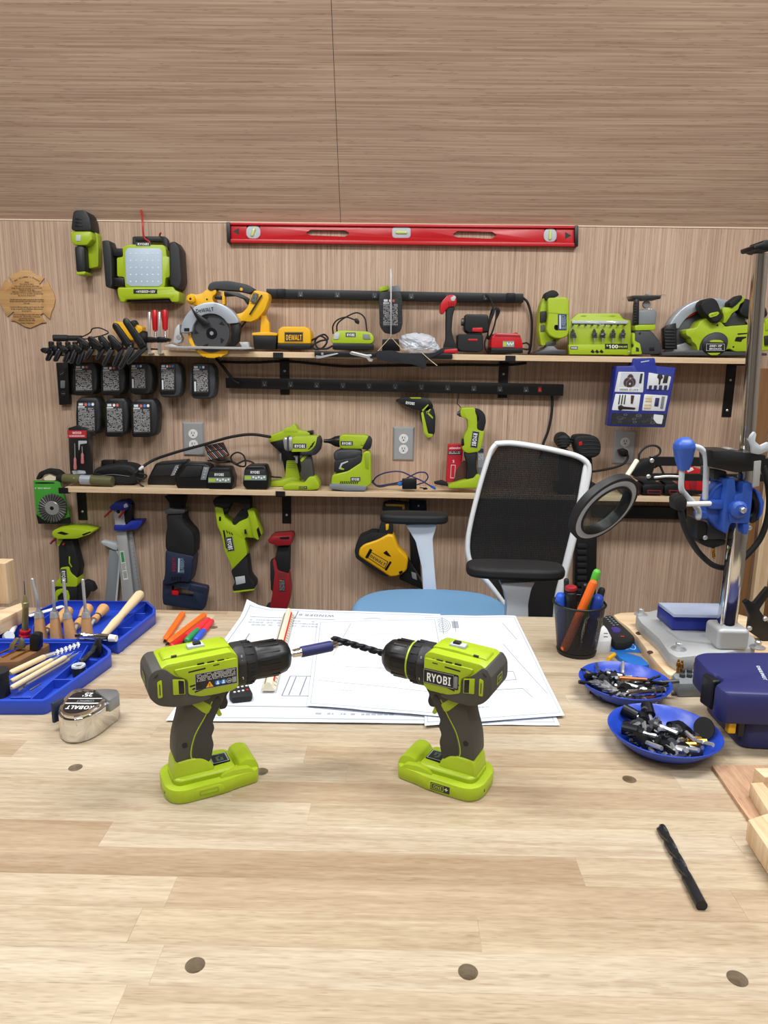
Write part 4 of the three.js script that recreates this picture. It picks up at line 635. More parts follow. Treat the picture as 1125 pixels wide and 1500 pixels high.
{
  const w = disc('wheel', std('#4c4d4a', 0.7, 0.3), 186, 420, -2.54, 83, 0.012, { b: 0.004, n: 40 });
  for (let i = 0; i < 56; i++) { const a = i * 0.1122, r0 = 44, r1 = 82 + (i % 3) * 2; tz('wire', i % 2 ? M.gun : M.steel, 0.0007, -2.5385, [186 + r0 * Math.cos(a), 420 + r0 * Math.sin(a), 186 + r1 * Math.cos(a + 0.1), 420 + r1 * Math.sin(a + 0.1)], { p: w, seg: 1, n: 4 }); }
  const h = disc('hub', M.steel, 184, 420, -2.537, 42, 0.006, { p: w }); disc('bore', M.black, 184, 420, -2.5368, 12, 0.001, { p: w });
}
ex('spare_ring', M.rubber, -2.555, 0.02, [88, 250, 108, 208, 160, 186, 222, 194, 264, 228, 266, 258, 236, 262, 218, 232, 170, 216, 128, 226, 110, 252], { r: 10, b: 0.003 });
ex('ring_label', M.cream, -2.552, 0.002, [136, 240, 170, 222, 210, 236, 206, 256, 140, 256], { r: 8, b: 0 }); dec('title', 'wire wheel', -2.5498, 80, 290, 180, 312); ex('hang_slot', M.black, -2.5495, 0.001, [86, 268, 130, 266, 200, 268, 200, 274, 130, 276, 86, 274], { r: 3, b: 0 });
TZ('rotary_tool', 'olive green pen shaped tool lying along the left end of the lower shelf', 'rotary tool', 380, 292, -2.5);
{
  const a = onZ(214, 243, -2.487), b = onZ(548, 262, -2.482), R = 0.0185;
  rod('nose', M.rubber, a, a.clone().lerp(b, 0.16), [[0, 0], [0, 0.008], [0.3, 0.013], [1, 0.017], [1, 0]]);
  rod('grip', M.olive, a.clone().lerp(b, 0.09), a.clone().lerp(b, 0.46), [[0, 0], [0, 0.013], [0.15, 0.0185], [0.8, 0.017], [1, 0.0165], [1, 0]]); rod('band', M.silverPaint, a.clone().lerp(b, 0.43), a.clone().lerp(b, 0.61), cyl(0.0172));
  rod('knurl', M.olive, a.clone().lerp(b, 0.6), b, Array.from({ length: 30 }, (_, i) => [i / 29, i === 0 || i === 29 ? 0 : R - 0.0006 * (i % 2)]), { n: 30 });
  for (let i = 0; i < 4; i++) disc('patch', i % 2 ? M.brown : M.stick, 262 + i * 26, 248 + (i % 2) * 14, -2.4695 + (i % 2) * 0.0005, 9, 0.003, { n: 10 });
}
TZ('tool_pouch', 'black zipped pouch behind the olive tool on the lower shelf', 'pouch', 570, 285, -2.52);
ex('pouch', M.rubber, -2.505, 0.08, [418, 222, 450, 182, 560, 162, 632, 165, 672, 186, 687, 230, 672, 275, 560, 284, 430, 280], { s: 1, b: 0.012 });
ex('flap', M.black, -2.503, 0.01, [440, 205, 520, 186, 620, 186, 660, 215, 640, 226, 520, 228], { s: 1, b: 0.003 }); tz('zip', M.mid, 0.0009, -2.5025, [450, 232, 540, 222, 640, 232]);
TZ('small_box', 'pair of small black boxes on edge behind the black pouch', 'box', 545, 190, -2.57);
rc('box', M.black, -2.56, 0.03, 474, 138, 545, 200, { r: 4 }); rc('box', M.black, -2.558, 0.03, 550, 140, 616, 200, { r: 4 });

fr(200, 600, 4.018);
const chargers = [['black battery charger, first in the row on the lower shelf', -2.535, [62, 440, 66, 405, 112, 315, 290, 300, 290, 320, 250, 380, 226, 405, 226, 455, 80, 458], [118, 330, 268, 318, 232, 385, 84, 390], [228, 330, 250, 325, 222, 388, 200, 390]],
  ['black battery charger with ridged top, second in the row on the lower shelf', -2.47, [225, 436, 236, 392, 286, 314, 410, 320, 438, 340, 418, 400, 416, 466, 244, 470], [296, 330, 390, 332, 372, 395, 248, 400], [394, 336, 428, 340, 408, 414, 376, 414]]];
for (const [label, z, o, top, strip_] of chargers) {
  TZ('battery_charger', label, 'charger', (o[0] + o[10]) / 2, Math.max(...o.filter((_, i) => i % 2)), z - 0.03, 'black battery chargers');
  ex('case', M.black, z, 0.06, o, { r: 10, b: 0.006 }); ex('slot_top', M.dark, z + 0.002, 0.01, top, { r: 8, b: 0.003 }); ex('indicator', M.mid, z + 0.0025, 0.004, strip_, { r: 3, b: 0.001 });
  for (let i = 0; i < 4; i++) disc('lamp_dot', M.pale, (strip_[0] * (4 - i) + strip_[6] * i) / 4 + 14, strip_[1] + 12 + i * (strip_[5] - strip_[1]) / 4.6, z + 0.0032, 4, 0.002, { n: 8 });
}
for (const [label, u0, u1, v0, v1] of [['black battery charger with a white lettered front, left one of two alike', 412, 568, 344, 474], ['black battery charger with a white lettered front, right one of two alike', 624, 778, 330, 470]]) {
  TZ('battery_charger', label, 'charger', (u0 + u1) / 2, v1, -2.49, 'lettered black chargers');
  ex('case', M.black, -2.464, 0.07, [u0 + 4, v1 - 20, u0, v0 + 105, u0 + 10, v0 + 20, u0 + 26, v0, u1 - 22, v0, u1 - 8, v0 + 40, u1, v0 + 60, u1 - 6, v1, u0 + 20, v1], { r: 10, b: 0.006 });
  ex('face', M.dark, -2.4625, 0.004, [u0 + 16, v0 + 22, u1 - 24, v0 + 22, u1 - 14, v0 + 60, u1 - 12, v0 + 90, u0 + 6, v0 + 90, u0 + 8, v0 + 60], { r: 5, b: 0.001 });
  dec('lettering', 'ryobi bare', -2.4622, u0 + 40, v0 + 26, u1 - 48, v0 + 50); dec('lamp_strip', 'charger strip', -2.4622, u0 + 10, v0 + 56, u1 - 14, v0 + 86);
}
TZ('card_package', 'dark package with orange and white stripes leaning behind the chargers', 'package', 470, 300, -2.55);
ex('package', M.black, -2.545, 0.02, [398, 214, 505, 194, 542, 272, 430, 302], { r: 3 });
quad('stripes', 'package stripes', [[400, 216], [503, 197], [538, 270], [430, 298]].map(([u, v]) => onZ(u, v, -2.5444)));
TZ('power_cable', 'loose loops of black cord behind the lettered chargers', 'cord', 620, 400, -2.55);
tz('cord', M.rubber, 0.003, [-2.56, -2.54, -2.55, -2.53], [480, 300, 540, 300, 600, 330, 640, 330, 630, 270, 590, 252, 555, 280, 580, 320, 640, 300, 690, 315, 710, 340, 780, 390, 850, 400], { seg: 90 }); tz('cord', M.rubber, 0.003, -2.55, [420, 300, 500, 310, 570, 310, 610, 335]);
TZ('power_cable', 'black cord end curled left of the first charger on the lower shelf', 'cord', 20, 440, -2.5);
tz('cord', M.rubber, 0.003, [-2.5, -2.48, -2.49], [0, 380, 20, 375, 60, 390, 30, 410, 0, 400, 20, 440, 40, 452]);
TZ('inflator', 'lime tyre inflator with a long black hose on the lower shelf', 'inflator', 850, 455, -2.53);
{
  tz('hose', M.rubber, 0.0052, [-2.49, -2.5, -2.53, -2.53, -2.53, -2.52], [-6, 372, 20, 350, 90, 302, 210, 258, 400, 205, 560, 160, 680, 146, 785, 160]); tz('hose_clip', M.white, 0.0062, [-2.488], [22, 350, 34, 340]);
  fr(380, 560, 4.018); const z = -2.54;
  ex('barrel', M.lime, z, 0.05, [48, 318, 140, 284, 150, 268, 185, 262, 200, 242, 216, 258, 226, 285, 275, 290, 300, 300, 290, 325, 150, 335, 60, 356], { r: 8, b: 0.006 }); for (let i = 0; i < 9; i++) rc('vent', M.limeDark, z + 0.0005, 0.001, 146 + i * 9, 284, 150 + i * 9, 296, { r: 1, b: 0 });
  ex('nose', M.black, z - 0.002, 0.045, [58, 354, 140, 335, 240, 400, 235, 545, 152, 545, 130, 420], { r: 8, b: 0.005 }); ex('switch_plate', M.mid, z - 0.004, 0.02, [117, 420, 130, 418, 130, 470, 118, 468], { r: 3 });
  ex('column', M.lime, z, 0.05, [160, 460, 215, 460, 240, 560, 230, 600, 140, 600, 150, 560], { r: 6, b: 0.004 }); for (let i = 0; i < 4; i++) rc('vent', M.limeDark, z + 0.001, 0.001, 162, 462 + i * 12, 214, 468 + i * 12, { r: 1, b: 0 });
  ex('foot', M.lime, z + 0.005, 0.055, [52, 590, 120, 575, 200, 556, 240, 575, 240, 612, 58, 614], { r: 8, b: 0.006 }); ex('end_cap', M.black, z - 0.005, 0.04, [278, 290, 312, 285, 316, 310, 282, 318], { r: 4 });
}
TZ('impact_driver', 'lime impact driver standing in front of the inflator', 'impact driver', 245, 635, -2.49);
{
  const z = -2.466;
  ex('nose_ring', M.steel, z - 0.005, 0.04, [136, 326, 196, 320, 198, 405, 146, 402], { r: 8, b: 0.008 }); ex('nose_ring', M.gun, z - 0.004, 0.045, [160, 320, 174, 320, 176, 406, 162, 406], { r: 3 });
  ex('body', M.lime, z, 0.06, [190, 320, 345, 318, 358, 335, 345, 385, 310, 408, 186, 410, 196, 395], { r: 10, b: 0.01 }); ex('rear_cap', M.dark, z + 0.002, 0.06, [340, 320, 352, 322, 364, 350, 356, 402, 330, 430, 244, 432, 250, 412, 300, 404, 330, 372], { r: 10, b: 0.008 });
  ex('grip', M.drillGrey, z - 0.01, 0.036, [232, 428, 302, 428, 312, 480, 322, 562, 276, 588, 240, 562, 246, 510], { r: 10, b: 0.008 }); ex('trigger', M.mid, z - 0.018, 0.02, [198, 434, 226, 434, 224, 480, 211, 472, 212, 446], { r: 5 });
  ex('stripe', M.lime, z - 0.008, 0.006, [262, 430, 286, 428, 250, 470, 238, 462], { r: 4 }); ex('foot', M.lime, z + 0.006, 0.068, [135, 612, 170, 595, 262, 594, 290, 558, 326, 556, 352, 596, 353, 626, 320, 635, 140, 635], { r: 8, b: 0.006 });
  dec('badge', 'ryobi', z + 0.0004, 198, 360, 276, 390); dec('badge', 'one plus', z + 0.0064, 232, 612, 280, 628); for (let i = 0; i < 3; i++) ex('vent', M.black, z + 0.0006, 0.001, [286 + i * 10, 392 - i * 14, 314 + i * 6, 370 - i * 12, 316 + i * 6, 375 - i * 12, 290 + i * 10, 396 - i * 14], { r: 1, b: 0 });
}
TZ('heat_tool', 'lime tool with a black nozzle lying on top of the sander', 'power tool', 540, 396, -2.5);
{
  const z = -2.478, a = onZ(378, 345, z - 0.03), b = onZ(472, 348, z - 0.03);
  rod('nozzle', M.black, b, a, [[0, 0], [0, 0.021], [0.3, 0.018], [0.55, 0.01], [0.7, 0.0075], [0.98, 0.0065], [1, 0.005], [1, 0]]);
  ex('body', M.lime, z, 0.055, [470, 308, 630, 312, 650, 330, 640, 395, 470, 392], { r: 8, b: 0.012 }); ex('rear', M.dark, z + 0.001, 0.055, [600, 394, 640, 318, 656, 330, 662, 350, 656, 392, 630, 398], { r: 8, b: 0.006 }); ex('lime_bar', M.lime, z + 0.003, 0.004, [602, 345, 616, 345, 612, 372, 598, 370], { r: 2 });
  dec('badge', 'ryobi', z + 0.0006, 478, 346, 550, 372); ex('rest', M.dark, z - 0.005, 0.04, [480, 388, 600, 390, 600, 399, 470, 399], { r: 3 });
}
TZ('palm_sander', 'lime palm sander with dark top on the lower shelf', 'sander', 530, 638, -2.49);
{
  const z = -2.466;
  ex('top', M.grey, z - 0.006, 0.06, [434, 414, 470, 398, 560, 395, 604, 404, 598, 440, 560, 462, 440, 462], { r: 16, b: 0.008 }); ex('front', M.dark, z - 0.002, 0.06, [440, 462, 560, 444, 596, 420, 612, 472, 522, 522, 438, 532], { r: 8, b: 0.006 });
  ex('body', M.lime, z, 0.07, [428, 546, 520, 524, 600, 470, 606, 418, 636, 402, 656, 420, 660, 600, 632, 620, 420, 606], { r: 10, b: 0.007 }); ex('loop_cavity', M.limeDark, z + 0.0006, 0.004, [616, 430, 634, 412, 648, 425, 646, 520, 622, 510], { r: 10 });
  ex('pad', M.mid, z + 0.008, 0.09, [410, 606, 430, 596, 632, 612, 622, 640, 500, 639, 414, 626], { r: 6, b: 0.003 }); ex('mark', M.pale, z - 0.0014, 0.002, [466, 510, 480, 476, 520, 462, 524, 468, 488, 484, 476, 512], { r: 3 }); ex('mark', M.lime, z - 0.0012, 0.002, [478, 500, 500, 510, 498, 516, 474, 514], { r: 3 });
  dec('badge', 'ryobi', z + 0.0006, 536, 558, 594, 582); for (let i = 0; i < 10; i++) ex('vent', M.black, z + 0.0006, 0.001, [478 + i * 11, 582, 484 + i * 11, 582, 478 + i * 11, 598, 472 + i * 11, 598], { r: 1, b: 0 });
}
TZ('usb_cable', 'dark blue cable loops with a black adapter on the lower shelf', 'cable', 840, 628, -2.49);
tz('cable', M.blueDark, 0.0026, [-2.5, -2.49, -2.48, -2.47], [664, 590, 690, 556, 745, 532, 830, 526, 900, 555, 960, 582, 1000, 606, 1025, 618], { seg: 60 }); tz('cable', M.blueDark, 0.0026, [-2.5, -2.49, -2.51], [664, 580, 690, 606, 760, 600, 830, 585, 890, 552, 940, 530, 980, 534, 992, 558, 975, 584, 930, 602], { seg: 60 }); tz('cable', M.black, 0.0026, [-2.49], [666, 590, 700, 614, 770, 604, 820, 600]);
rc('adapter', M.black, -2.468, 0.025, 840, 570, 926, 630, { r: 4 }); rc('plug', M.teal, -2.475, 0.008, 816, 588, 840, 610, { r: 2 }); ex('plug', M.teal, -2.468, 0.008, [1008, 606, 1038, 618, 1040, 632, 1028, 632, 1004, 618], { r: 2 });
TZ('cable_end', 'small black connector lying in front of the cable loops', 'connector', 970, 634, -2.47);
tz('lead', M.black, 0.002, -2.47, [945, 620, 965, 622, 985, 626]); ex('tip', M.black, -2.466, 0.01, [960, 622, 985, 620, 992, 630, 966, 634], { r: 3 });
fr(560, 560, 4.018);
TZ('cable_plug', 'flat black connector left of the lime right angle driver', 'connector', 350, 612, -2.48);
ex('plug', M.rubber, -2.466, 0.02, [305, 588, 350, 578, 385, 592, 388, 612, 340, 606, 306, 598], { r: 5 }); tz('lead', M.rubber, 0.002, [-2.48, -2.5], [320, 590, 350, 584, 382, 596]);
TZ('blade_package', 'red package of blades behind the lime right angle driver', 'package', 420, 588, -2.53);
ex('box', M.red, -2.51, 0.03, [388, 366, 468, 364, 476, 400, 460, 588, 374, 586], { r: 3 }); quad('print', 'red pack', [[390, 368], [466, 366], [458, 584], [377, 582]].map(([u, v]) => onZ(u, v, -2.5094)));
TZ('sanding_pad', 'brown triangular sanding sheet leaning on the red package', 'sanding sheet', 460, 592, -2.5);
ex('sheet', M.brown, -2.498, 0.006, [418, 592, 440, 512, 480, 458, 500, 470, 502, 594], { r: 8, b: 0.001 });
TZ('grey_package', 'grey hanging package right of the lime right angle driver', 'package', 585, 575, -2.53);
ex('card', M.mid, -2.52, 0.012, [556, 378, 602, 378, 600, 560, 566, 572], { r: 4 }); dec('print', 'grey pack', -2.52, 562, 384, 600, 500);
TZ('angle_driver', 'lime right angle driver standing upright on the lower shelf', 'driver', 480, 625, -2.49);
{
  const z = -2.47;
  ex('foot', M.lime, z + 0.01, 0.045, [386, 608, 470, 582, 540, 566, 558, 540, 582, 552, 586, 622, 392, 626], { r: 8, b: 0.005 }); ex('grip', M.rubber, z - 0.004, 0.032, [480, 415, 560, 402, 556, 500, 566, 562, 530, 582, 492, 576, 502, 500], { r: 10, b: 0.008 });
  ex('neck', M.lime, z, 0.05, [460, 165, 468, 150, 545, 148, 556, 180, 562, 282, 604, 280, 582, 392, 566, 410, 500, 420, 468, 396, 480, 320, 506, 270, 502, 215, 462, 206], { r: 10, b: 0.008 });
  ex('back', M.rubber, z + 0.001, 0.05, [543, 155, 580, 160, 606, 190, 612, 232, 596, 292, 556, 278, 556, 240, 571, 215, 546, 186], { r: 10, b: 0.006 }); const a = onZ(440, 184, z - 0.025), b = onZ(464, 184, z - 0.025); rod('chuck', M.gun, b, a, [[0, 0], [0, 0.012], [0.5, 0.011], [0.6, 0.008], [1, 0.006], [1, 0]]);
  ex('trigger', M.black, z + 0.001, 0.02, [468, 335, 480, 330, 484, 372, 466, 376], { r: 4 });
  dec('badge', 'ryobi', z + 0.0004, 497, 316, 593, 358, { rot: 98 });
}
TZ('wall_hook', 'thin black wire hook above the head of the right angle driver', 'hook', 447, 130, ZW, 'wire hooks');
tz('wire', M.blackSteel, 0.0016, [ZW, ZW + 0.05, ZW + 0.05, ZW + 0.06], [450, 70, 448, 82, 442, 128, 452, 136, 462, 150]);
TZ('small_screwdriver', 'small black electric screwdriver with lime stripes hung on the wall', 'screwdriver', 270, 325, ZW);
{
  const z = ZW + 0.045;
  ex('barrel', M.black, z, 0.045, [88, 108, 92, 102, 118, 90, 180, 85, 262, 90, 288, 112, 304, 150, 262, 168, 220, 168, 150, 145, 110, 125], { r: 10, b: 0.008 }); ex('grip', M.rubber, z, 0.04, [224, 178, 268, 132, 302, 152, 314, 200, 310, 300, 296, 320, 266, 326, 250, 300, 226, 216], { r: 10, b: 0.006 });
  ex('stripe', M.lime, z + 0.0015, 0.004, [228, 180, 240, 172, 256, 240, 270, 302, 300, 306, 292, 322, 268, 328, 244, 296], { r: 5, b: 0.0008 }); ex('stripe', M.lime, z + 0.0015, 0.004, [232, 165, 268, 130, 274, 133, 240, 172], { r: 2, b: 0.0005 }); ex('stripe', M.lime, z + 0.0015, 0.004, [262, 168, 300, 206, 296, 216, 258, 178], { r: 2, b: 0.0005 }); ex('stripe', M.lime, z + 0.0015, 0.004, [258, 182, 280, 156, 286, 160, 266, 188], { r: 2, b: 0.0005 });
  ex('mark', M.lime, z + 0.001, 0.003, [160, 88, 225, 88, 230, 96, 170, 97], { r: 3 }); ex('tip', M.black, z - 0.012, 0.02, [80, 104, 92, 98, 94, 116, 82, 116], { r: 3 }); dec('lettering', 'ryobi bare', z + 0.0006, 132, 110, 196, 134, { rot: 7 });
}
TZ('power_cable', 'black cord hanging from the right end of the long power strip', 'cord', 980, 200, ZW + 0.02);
tz('cord', M.rubber, 0.0048, [ZW + 0.02, ZW + 0.015], [998, 78, 1000, 110, 996, 190, 975, 290, 950, 355, 930, 440]);
fr(230, 390, 4.018);
TZ('power_cable', 'black cord running along the wall below the upper shelf', 'cord', 900, 580, ZW);
tz('cord', M.rubber, 0.0042, ZW + 0.01, [380, 562, 470, 566, 600, 566, 720, 560, 850, 566, 960, 578, 1125, 590, 1300, 586, 1560, 583, 1800, 580, 2020, 582, 2110, 578, 2170, 570], { seg: 80 }); tz('cord', M.rubber, 0.005, [ZW + 0.02, ZW + 0.05, ZW + 0.055], [350, 545, 380, 580, 420, 632, 450, 672, 480, 688]);

// the blue accessory kit, the drills behind the chair and the packs on the right part of the lower shelf
fr(845, 340, 4.018);
TZ('accessory_kit', 'dark blue hanging kit of rotary tool accessories below the upper shelf', 'accessory kit', 380, 1145, -2.5);
{
  const z = -2.44;
  ex('tray', M.blueDeep, z, 0.05, [234, 788, 330, 788, 338, 742, 460, 740, 466, 788, 585, 797, 520, 1150, 186, 1142], { r: 8, b: 0.004 }); ex('hang_slot', M.pale, z + 0.0004, 0.001, [376, 762, 426, 754, 426, 760, 378, 768], { r: 2, b: 0 });
  const pk = (o) => ex('pocket', M.white, z + 0.002, 0.004, o, { r: 6, b: 0.001 }), dk = (o, p, m = M.dark) => ex('accessory', m, z + 0.0045, 0.004, o, { r: 3, b: 0.001, p });
  const a = pk([246, 822, 398, 824, 390, 944, 222, 940]); quad('print', 'wheel card', [[262, 826], [372, 828], [366, 938], [244, 936]].map(([u, v]) => onZ(u, v, z + 0.0026)), a); dk([376, 832, 390, 832, 380, 890, 366, 890], a);
  const b = pk([424, 826, 556, 850, 538, 930, 412, 924]); dk([478, 838, 502, 834, 508, 858, 496, 868, 490, 898, 482, 898, 484, 866, 474, 856], b); dk([516, 842, 542, 842, 532, 888, 506, 888], b); for (let i = 0; i < 4; i++) dk([426 + i * 30, 902, 444 + i * 30, 902, 440 + i * 30, 928, 422 + i * 30, 928], b, M.blueDark);
  const c = pk([228, 952, 376, 956, 362, 1054, 206, 1048]); for (let i = 0; i < 3; i++) dk([252 + i * 16, 958, 258 + i * 16, 958, 250 + i * 16, 1014, 244 + i * 16, 1014], c); dk([320, 960, 340, 962, 330, 1010, 318, 1010], c, M.brown); dk([244, 1024, 262, 1016, 276, 1026, 346, 1034, 344, 1044, 272, 1042, 256, 1050, 244, 1042], c, M.black);
  const d = pk([398, 954, 536, 962, 518, 1054, 384, 1050]); for (let i = 0; i < 4; i++) dk([410 - i * 3, 962 + i * 20, 448 - i * 3, 964 + i * 20, 444 - i * 3, 980 + i * 20, 404 - i * 3, 978 + i * 20], d, i % 2 ? M.stick : M.cream); dk([464, 975, 488, 976, 480, 1026, 456, 1024], d, M.blueDark); dk([502, 966, 520, 968, 508, 1040, 492, 1038], d, M.mid);
  quad('parts_window', 'pocket parts', [[208, 1064], [530, 1070], [516, 1140], [194, 1132]].map(([u, v]) => onZ(u, v, z + 0.001))); ex('label', M.white, z + 0.0015, 0.001, [454, 1072, 510, 1078, 500, 1130, 470, 1126, 450, 1100], { r: 5, b: 0 });
  ex('cover', M.clear, z + 0.006, 0.001, [236, 812, 572, 822, 518, 1142, 192, 1134], { r: 6, b: 0 });
}
fr(800, 560, 4.018);
TZ('black_drill', 'black drill seen from behind, left one of two at the chair back', 'drill', 110, 650, -2.5, 'black drills');
{ const a = onZ(105, 352, -2.46), b = a.clone().add(V(0.01, 0.005, -0.11)); rod('body', M.rubber, b, a, [[0, 0], [0, 0.02], [0.3, 0.026], [0.85, 0.0265], [0.95, 0.023], [1, 0.015], [1, 0]], { n: 28 }); for (let i = 0; i < 4; i++) tz('rib', M.dark, 0.0012, -2.4605, [64 + i, 330 + i * 17, 112, 326 + i * 17, 156 - i, 331 + i * 17]); rc('grip', M.rubber, -2.49, 0.035, 84, 395, 140, 610, { r: 10, b: 0.008 }); rc('foot', M.black, -2.47, 0.08, 66, 600, 165, 655, { r: 8 }); }
TZ('black_drill', 'black drill with red lettering seen from behind, right of two behind the chair', 'drill', 265, 650, -2.49, 'black drills');
{ ex('body', M.rubber, -2.452, 0.07, [166, 350, 176, 322, 210, 312, 280, 316, 312, 336, 325, 375, 318, 420, 280, 445, 214, 440, 186, 415], { s: 1, b: 0.02 }); for (let i = 0; i < 4; i++) tz('rib', M.dark, 0.0014, -2.4515, [212, 348 + i * 22, 265, 345 + i * 22, 314, 352 + i * 20]); ex('red_mark', M.red, -2.4515, 0.002, [192, 352, 212, 346, 214, 368, 194, 374], { r: 3 });
  ex('grip', M.rubber, -2.48, 0.04, [206, 432, 272, 440, 276, 520, 268, 610, 210, 610], { r: 10, b: 0.008 }); ex('foot', M.black, -2.458, 0.09, [196, 600, 300, 598, 312, 652, 200, 654], { r: 8, b: 0.005 }); }
TZ('power_cable', 'black cord with its plug in the right outlet plate', 'cord', 430, 500, ZW + 0.05);
tz('cord', M.rubber, 0.0042, [ZW + 0.035, ZW + 0.05, ZW + 0.06, ZW + 0.06], [470, 412, 482, 440, 462, 475, 420, 496, 340, 515, 270, 526]); ex('plug', M.black, ZW + 0.04, 0.03, [428, 400, 470, 390, 488, 405, 484, 438, 444, 440], { r: 8, b: 0.005 });
for (const [i, u0, u1] of [[0, 455, 562], [1, 566, 692], [2, 694, 790]]) {
  TZ('battery_charger', `black battery charger with a red trimmed window, ${['left', 'middle', 'right'][i]} of three behind the lamp arm`, 'charger', (u0 + u1) / 2, 662, -2.49, 'red trimmed chargers');
  ex('case', M.black, -2.47, 0.08, [u0, 614, u0 + 14, 600, u1 - 8, 600, u1, 616, u1 - 4, 662, u0 + 4, 661], { r: 6, b: 0.003 }); ex('top_rails', M.dark, -2.485, 0.06, [u0 - 30, 570, u1 - 60, 572, u1 - 18, 600, u0 + 20, 602], { r: 4 });
  ex('window', M.redDeep, -2.4695, 0.003, [u0 + 30, 634, u1 - 14, 636, u1 - 16, 656, u0 + 32, 655], { r: 2, b: 0.0005 }); ex('window_face', M.black, -2.469, 0.003, [u0 + 34, 638, u1 - 18, 639, u1 - 20, 653, u0 + 36, 652], { r: 2, b: 0.0005 });
}
TZ('red_charger', 'red and black charger standing behind the grey lever of the drill stand', 'charger', 870, 658, -2.5);
ex('case', M.red, -2.48, 0.08, [816, 560, 830, 500, 862, 490, 880, 505, 920, 512, 930, 560, 930, 656, 820, 654], { r: 8, b: 0.005 }); ex('front', M.black, -2.474, 0.03, [814, 630, 930, 640, 930, 660, 818, 660], { r: 4 }); ex('catch', M.redDeep, -2.478, 0.01, [842, 570, 890, 575, 884, 640, 850, 640], { r: 6 }); ex('top_part', M.white, -2.478, 0.006, [826, 512, 862, 500, 872, 516, 834, 532], { r: 4 });

// ---------------------------------------------------------------- hung below the lower shelf
fr(30, 640, 4.018);
TZ('angle_grinder', 'lime and black angle grinder with dark disc hung at the left', 'grinder', 290, 960, ZW);
{
  const z = ZW + 0.075;
  ex('battery_ring', M.lime, z + 0.02, 0.09, [182, 566, 196, 546, 250, 538, 340, 540, 416, 558, 412, 572, 330, 600, 220, 602, 190, 588], { r: 10, b: 0.006 }); ex('slot', M.black, z + 0.0205, 0.003, [212, 566, 240, 556, 286, 570, 260, 578], { r: 4, b: 0 }); ex('slot', M.black, z + 0.0205, 0.003, [360, 574, 410, 556, 414, 562, 370, 582], { r: 4, b: 0 });
  ex('neck', M.rubber, z, 0.05, [222, 640, 236, 606, 302, 604, 322, 680, 346, 770, 336, 832, 230, 832, 226, 760], { r: 8, b: 0.006 }); ex('neck_rim', M.lime, z + 0.0008, 0.03, [218, 604, 250, 602, 226, 644, 216, 640], { r: 5 });
  ex('body', M.lime, z + 0.004, 0.06, [234, 770, 284, 764, 294, 800, 332, 832, 336, 862, 330, 884, 200, 882, 210, 850, 228, 832], { r: 8, b: 0.006 }); ex('curve_mark', M.lime, z + 0.001, 0.004, [284, 702, 292, 704, 290, 740, 304, 764, 300, 770, 284, 744], { r: 3 });
  ex('gear_head', M.rubber, z + 0.002, 0.06, [196, 884, 334, 884, 326, 960, 196, 960], { r: 8 }); ex('flange_ring', M.lime, z + 0.006, 0.02, [194, 935, 210, 902, 244, 892, 278, 906, 288, 940, 284, 975, 262, 975, 264, 940, 244, 916, 218, 940, 216, 975, 196, 975], { r: 8, b: 0.003 });
  ex('guard', M.rubber, z - 0.01, 0.03, [318, 900, 340, 868, 380, 846, 420, 862, 437, 900, 436, 910, 400, 912, 380, 960, 320, 960], { r: 10, b: 0.004 });
  dec('badge', 'ryobi', z + 0.0046, 214, 800, 296, 838, { rot: 86 }); for (const [u, v] of [[196, 612], [270, 620]]) tz('hook', M.redDeep, 0.004, [ZW, z + 0.02], [u + 10, v - 14, u - 18, v + 14]);
}
TZ('bar_clamp', 'blue headed aluminium bar clamp hung below the lower shelf', 'clamp', 600, 960, ZW);
{
  const z = ZW + 0.05;
  ex('bar', M.alu, z, 0.012, [546, 432, 606, 432, 622, 560, 664, 930, 640, 990, 602, 990, 568, 600], { r: 2, b: 0.001 }); ex('head', M.blueDeep, z + 0.015, 0.05, [522, 412, 540, 398, 562, 380, 620, 375, 642, 400, 630, 432, 530, 432], { r: 5 }); disc('head_bolt', M.black, 575, 441, z + 0.002, 11, 0.004);
  ex('sliding_jaw', M.blueDeep, z + 0.016, 0.05, [548, 522, 612, 522, 650, 495, 716, 494, 714, 505, 690, 542, 602, 553, 550, 552], { r: 5 }); rc('screw_housing', M.black, z + 0.006, 0.03, 612, 395, 656, 500, { r: 6 }); ex('handle', M.redDeep, z + 0.02, 0.008, [488, 470, 526, 432, 538, 436, 496, 476], { r: 3 }); ex('handle', M.redDeep, z + 0.024, 0.008, [572, 472, 604, 428, 616, 434, 582, 480], { r: 3 }); ex('pad', M.pale, z + 0.0155, 0.006, [606, 400, 624, 388, 636, 412, 608, 420], { r: 3 });
  quad('label', 'ruler label', [[584, 674], [606, 670], [634, 838], [606, 843]].map(([u, v]) => onZ(u, v, z + 0.0008)));
}
TZ('steel_rule', 'steel rule hanging beside the blue clamp', 'ruler', 660, 960, ZW);
ex('rule', M.brushed, ZW + 0.03, 0.003, [622, 560, 656, 556, 712, 908, 700, 980, 664, 980], { r: 1, b: 0.0005 }); quad('ticks', 'ticks', [[640, 570], [656, 566], [708, 900], [690, 906]].map(([u, v]) => onZ(u, v, ZW + 0.0306)));
TZ('sliding_square', 'grey steel square with rounded grey arm left of the blue clamp', 'square', 540, 960, ZW);
ex('blade', M.mid, ZW + 0.03, 0.02, [522, 662, 572, 668, 592, 702, 564, 985, 494, 985], { r: 2 }); ex('blade_edge', M.pale, ZW + 0.032, 0.004, [560, 668, 574, 672, 592, 702, 566, 985, 556, 985, 580, 706], { r: 1, b: 0.0005 }); ex('arm', M.pale, ZW + 0.036, 0.03, [476, 612, 560, 628, 574, 642, 570, 668, 545, 664, 486, 634, 474, 622], { r: 10, b: 0.004 });

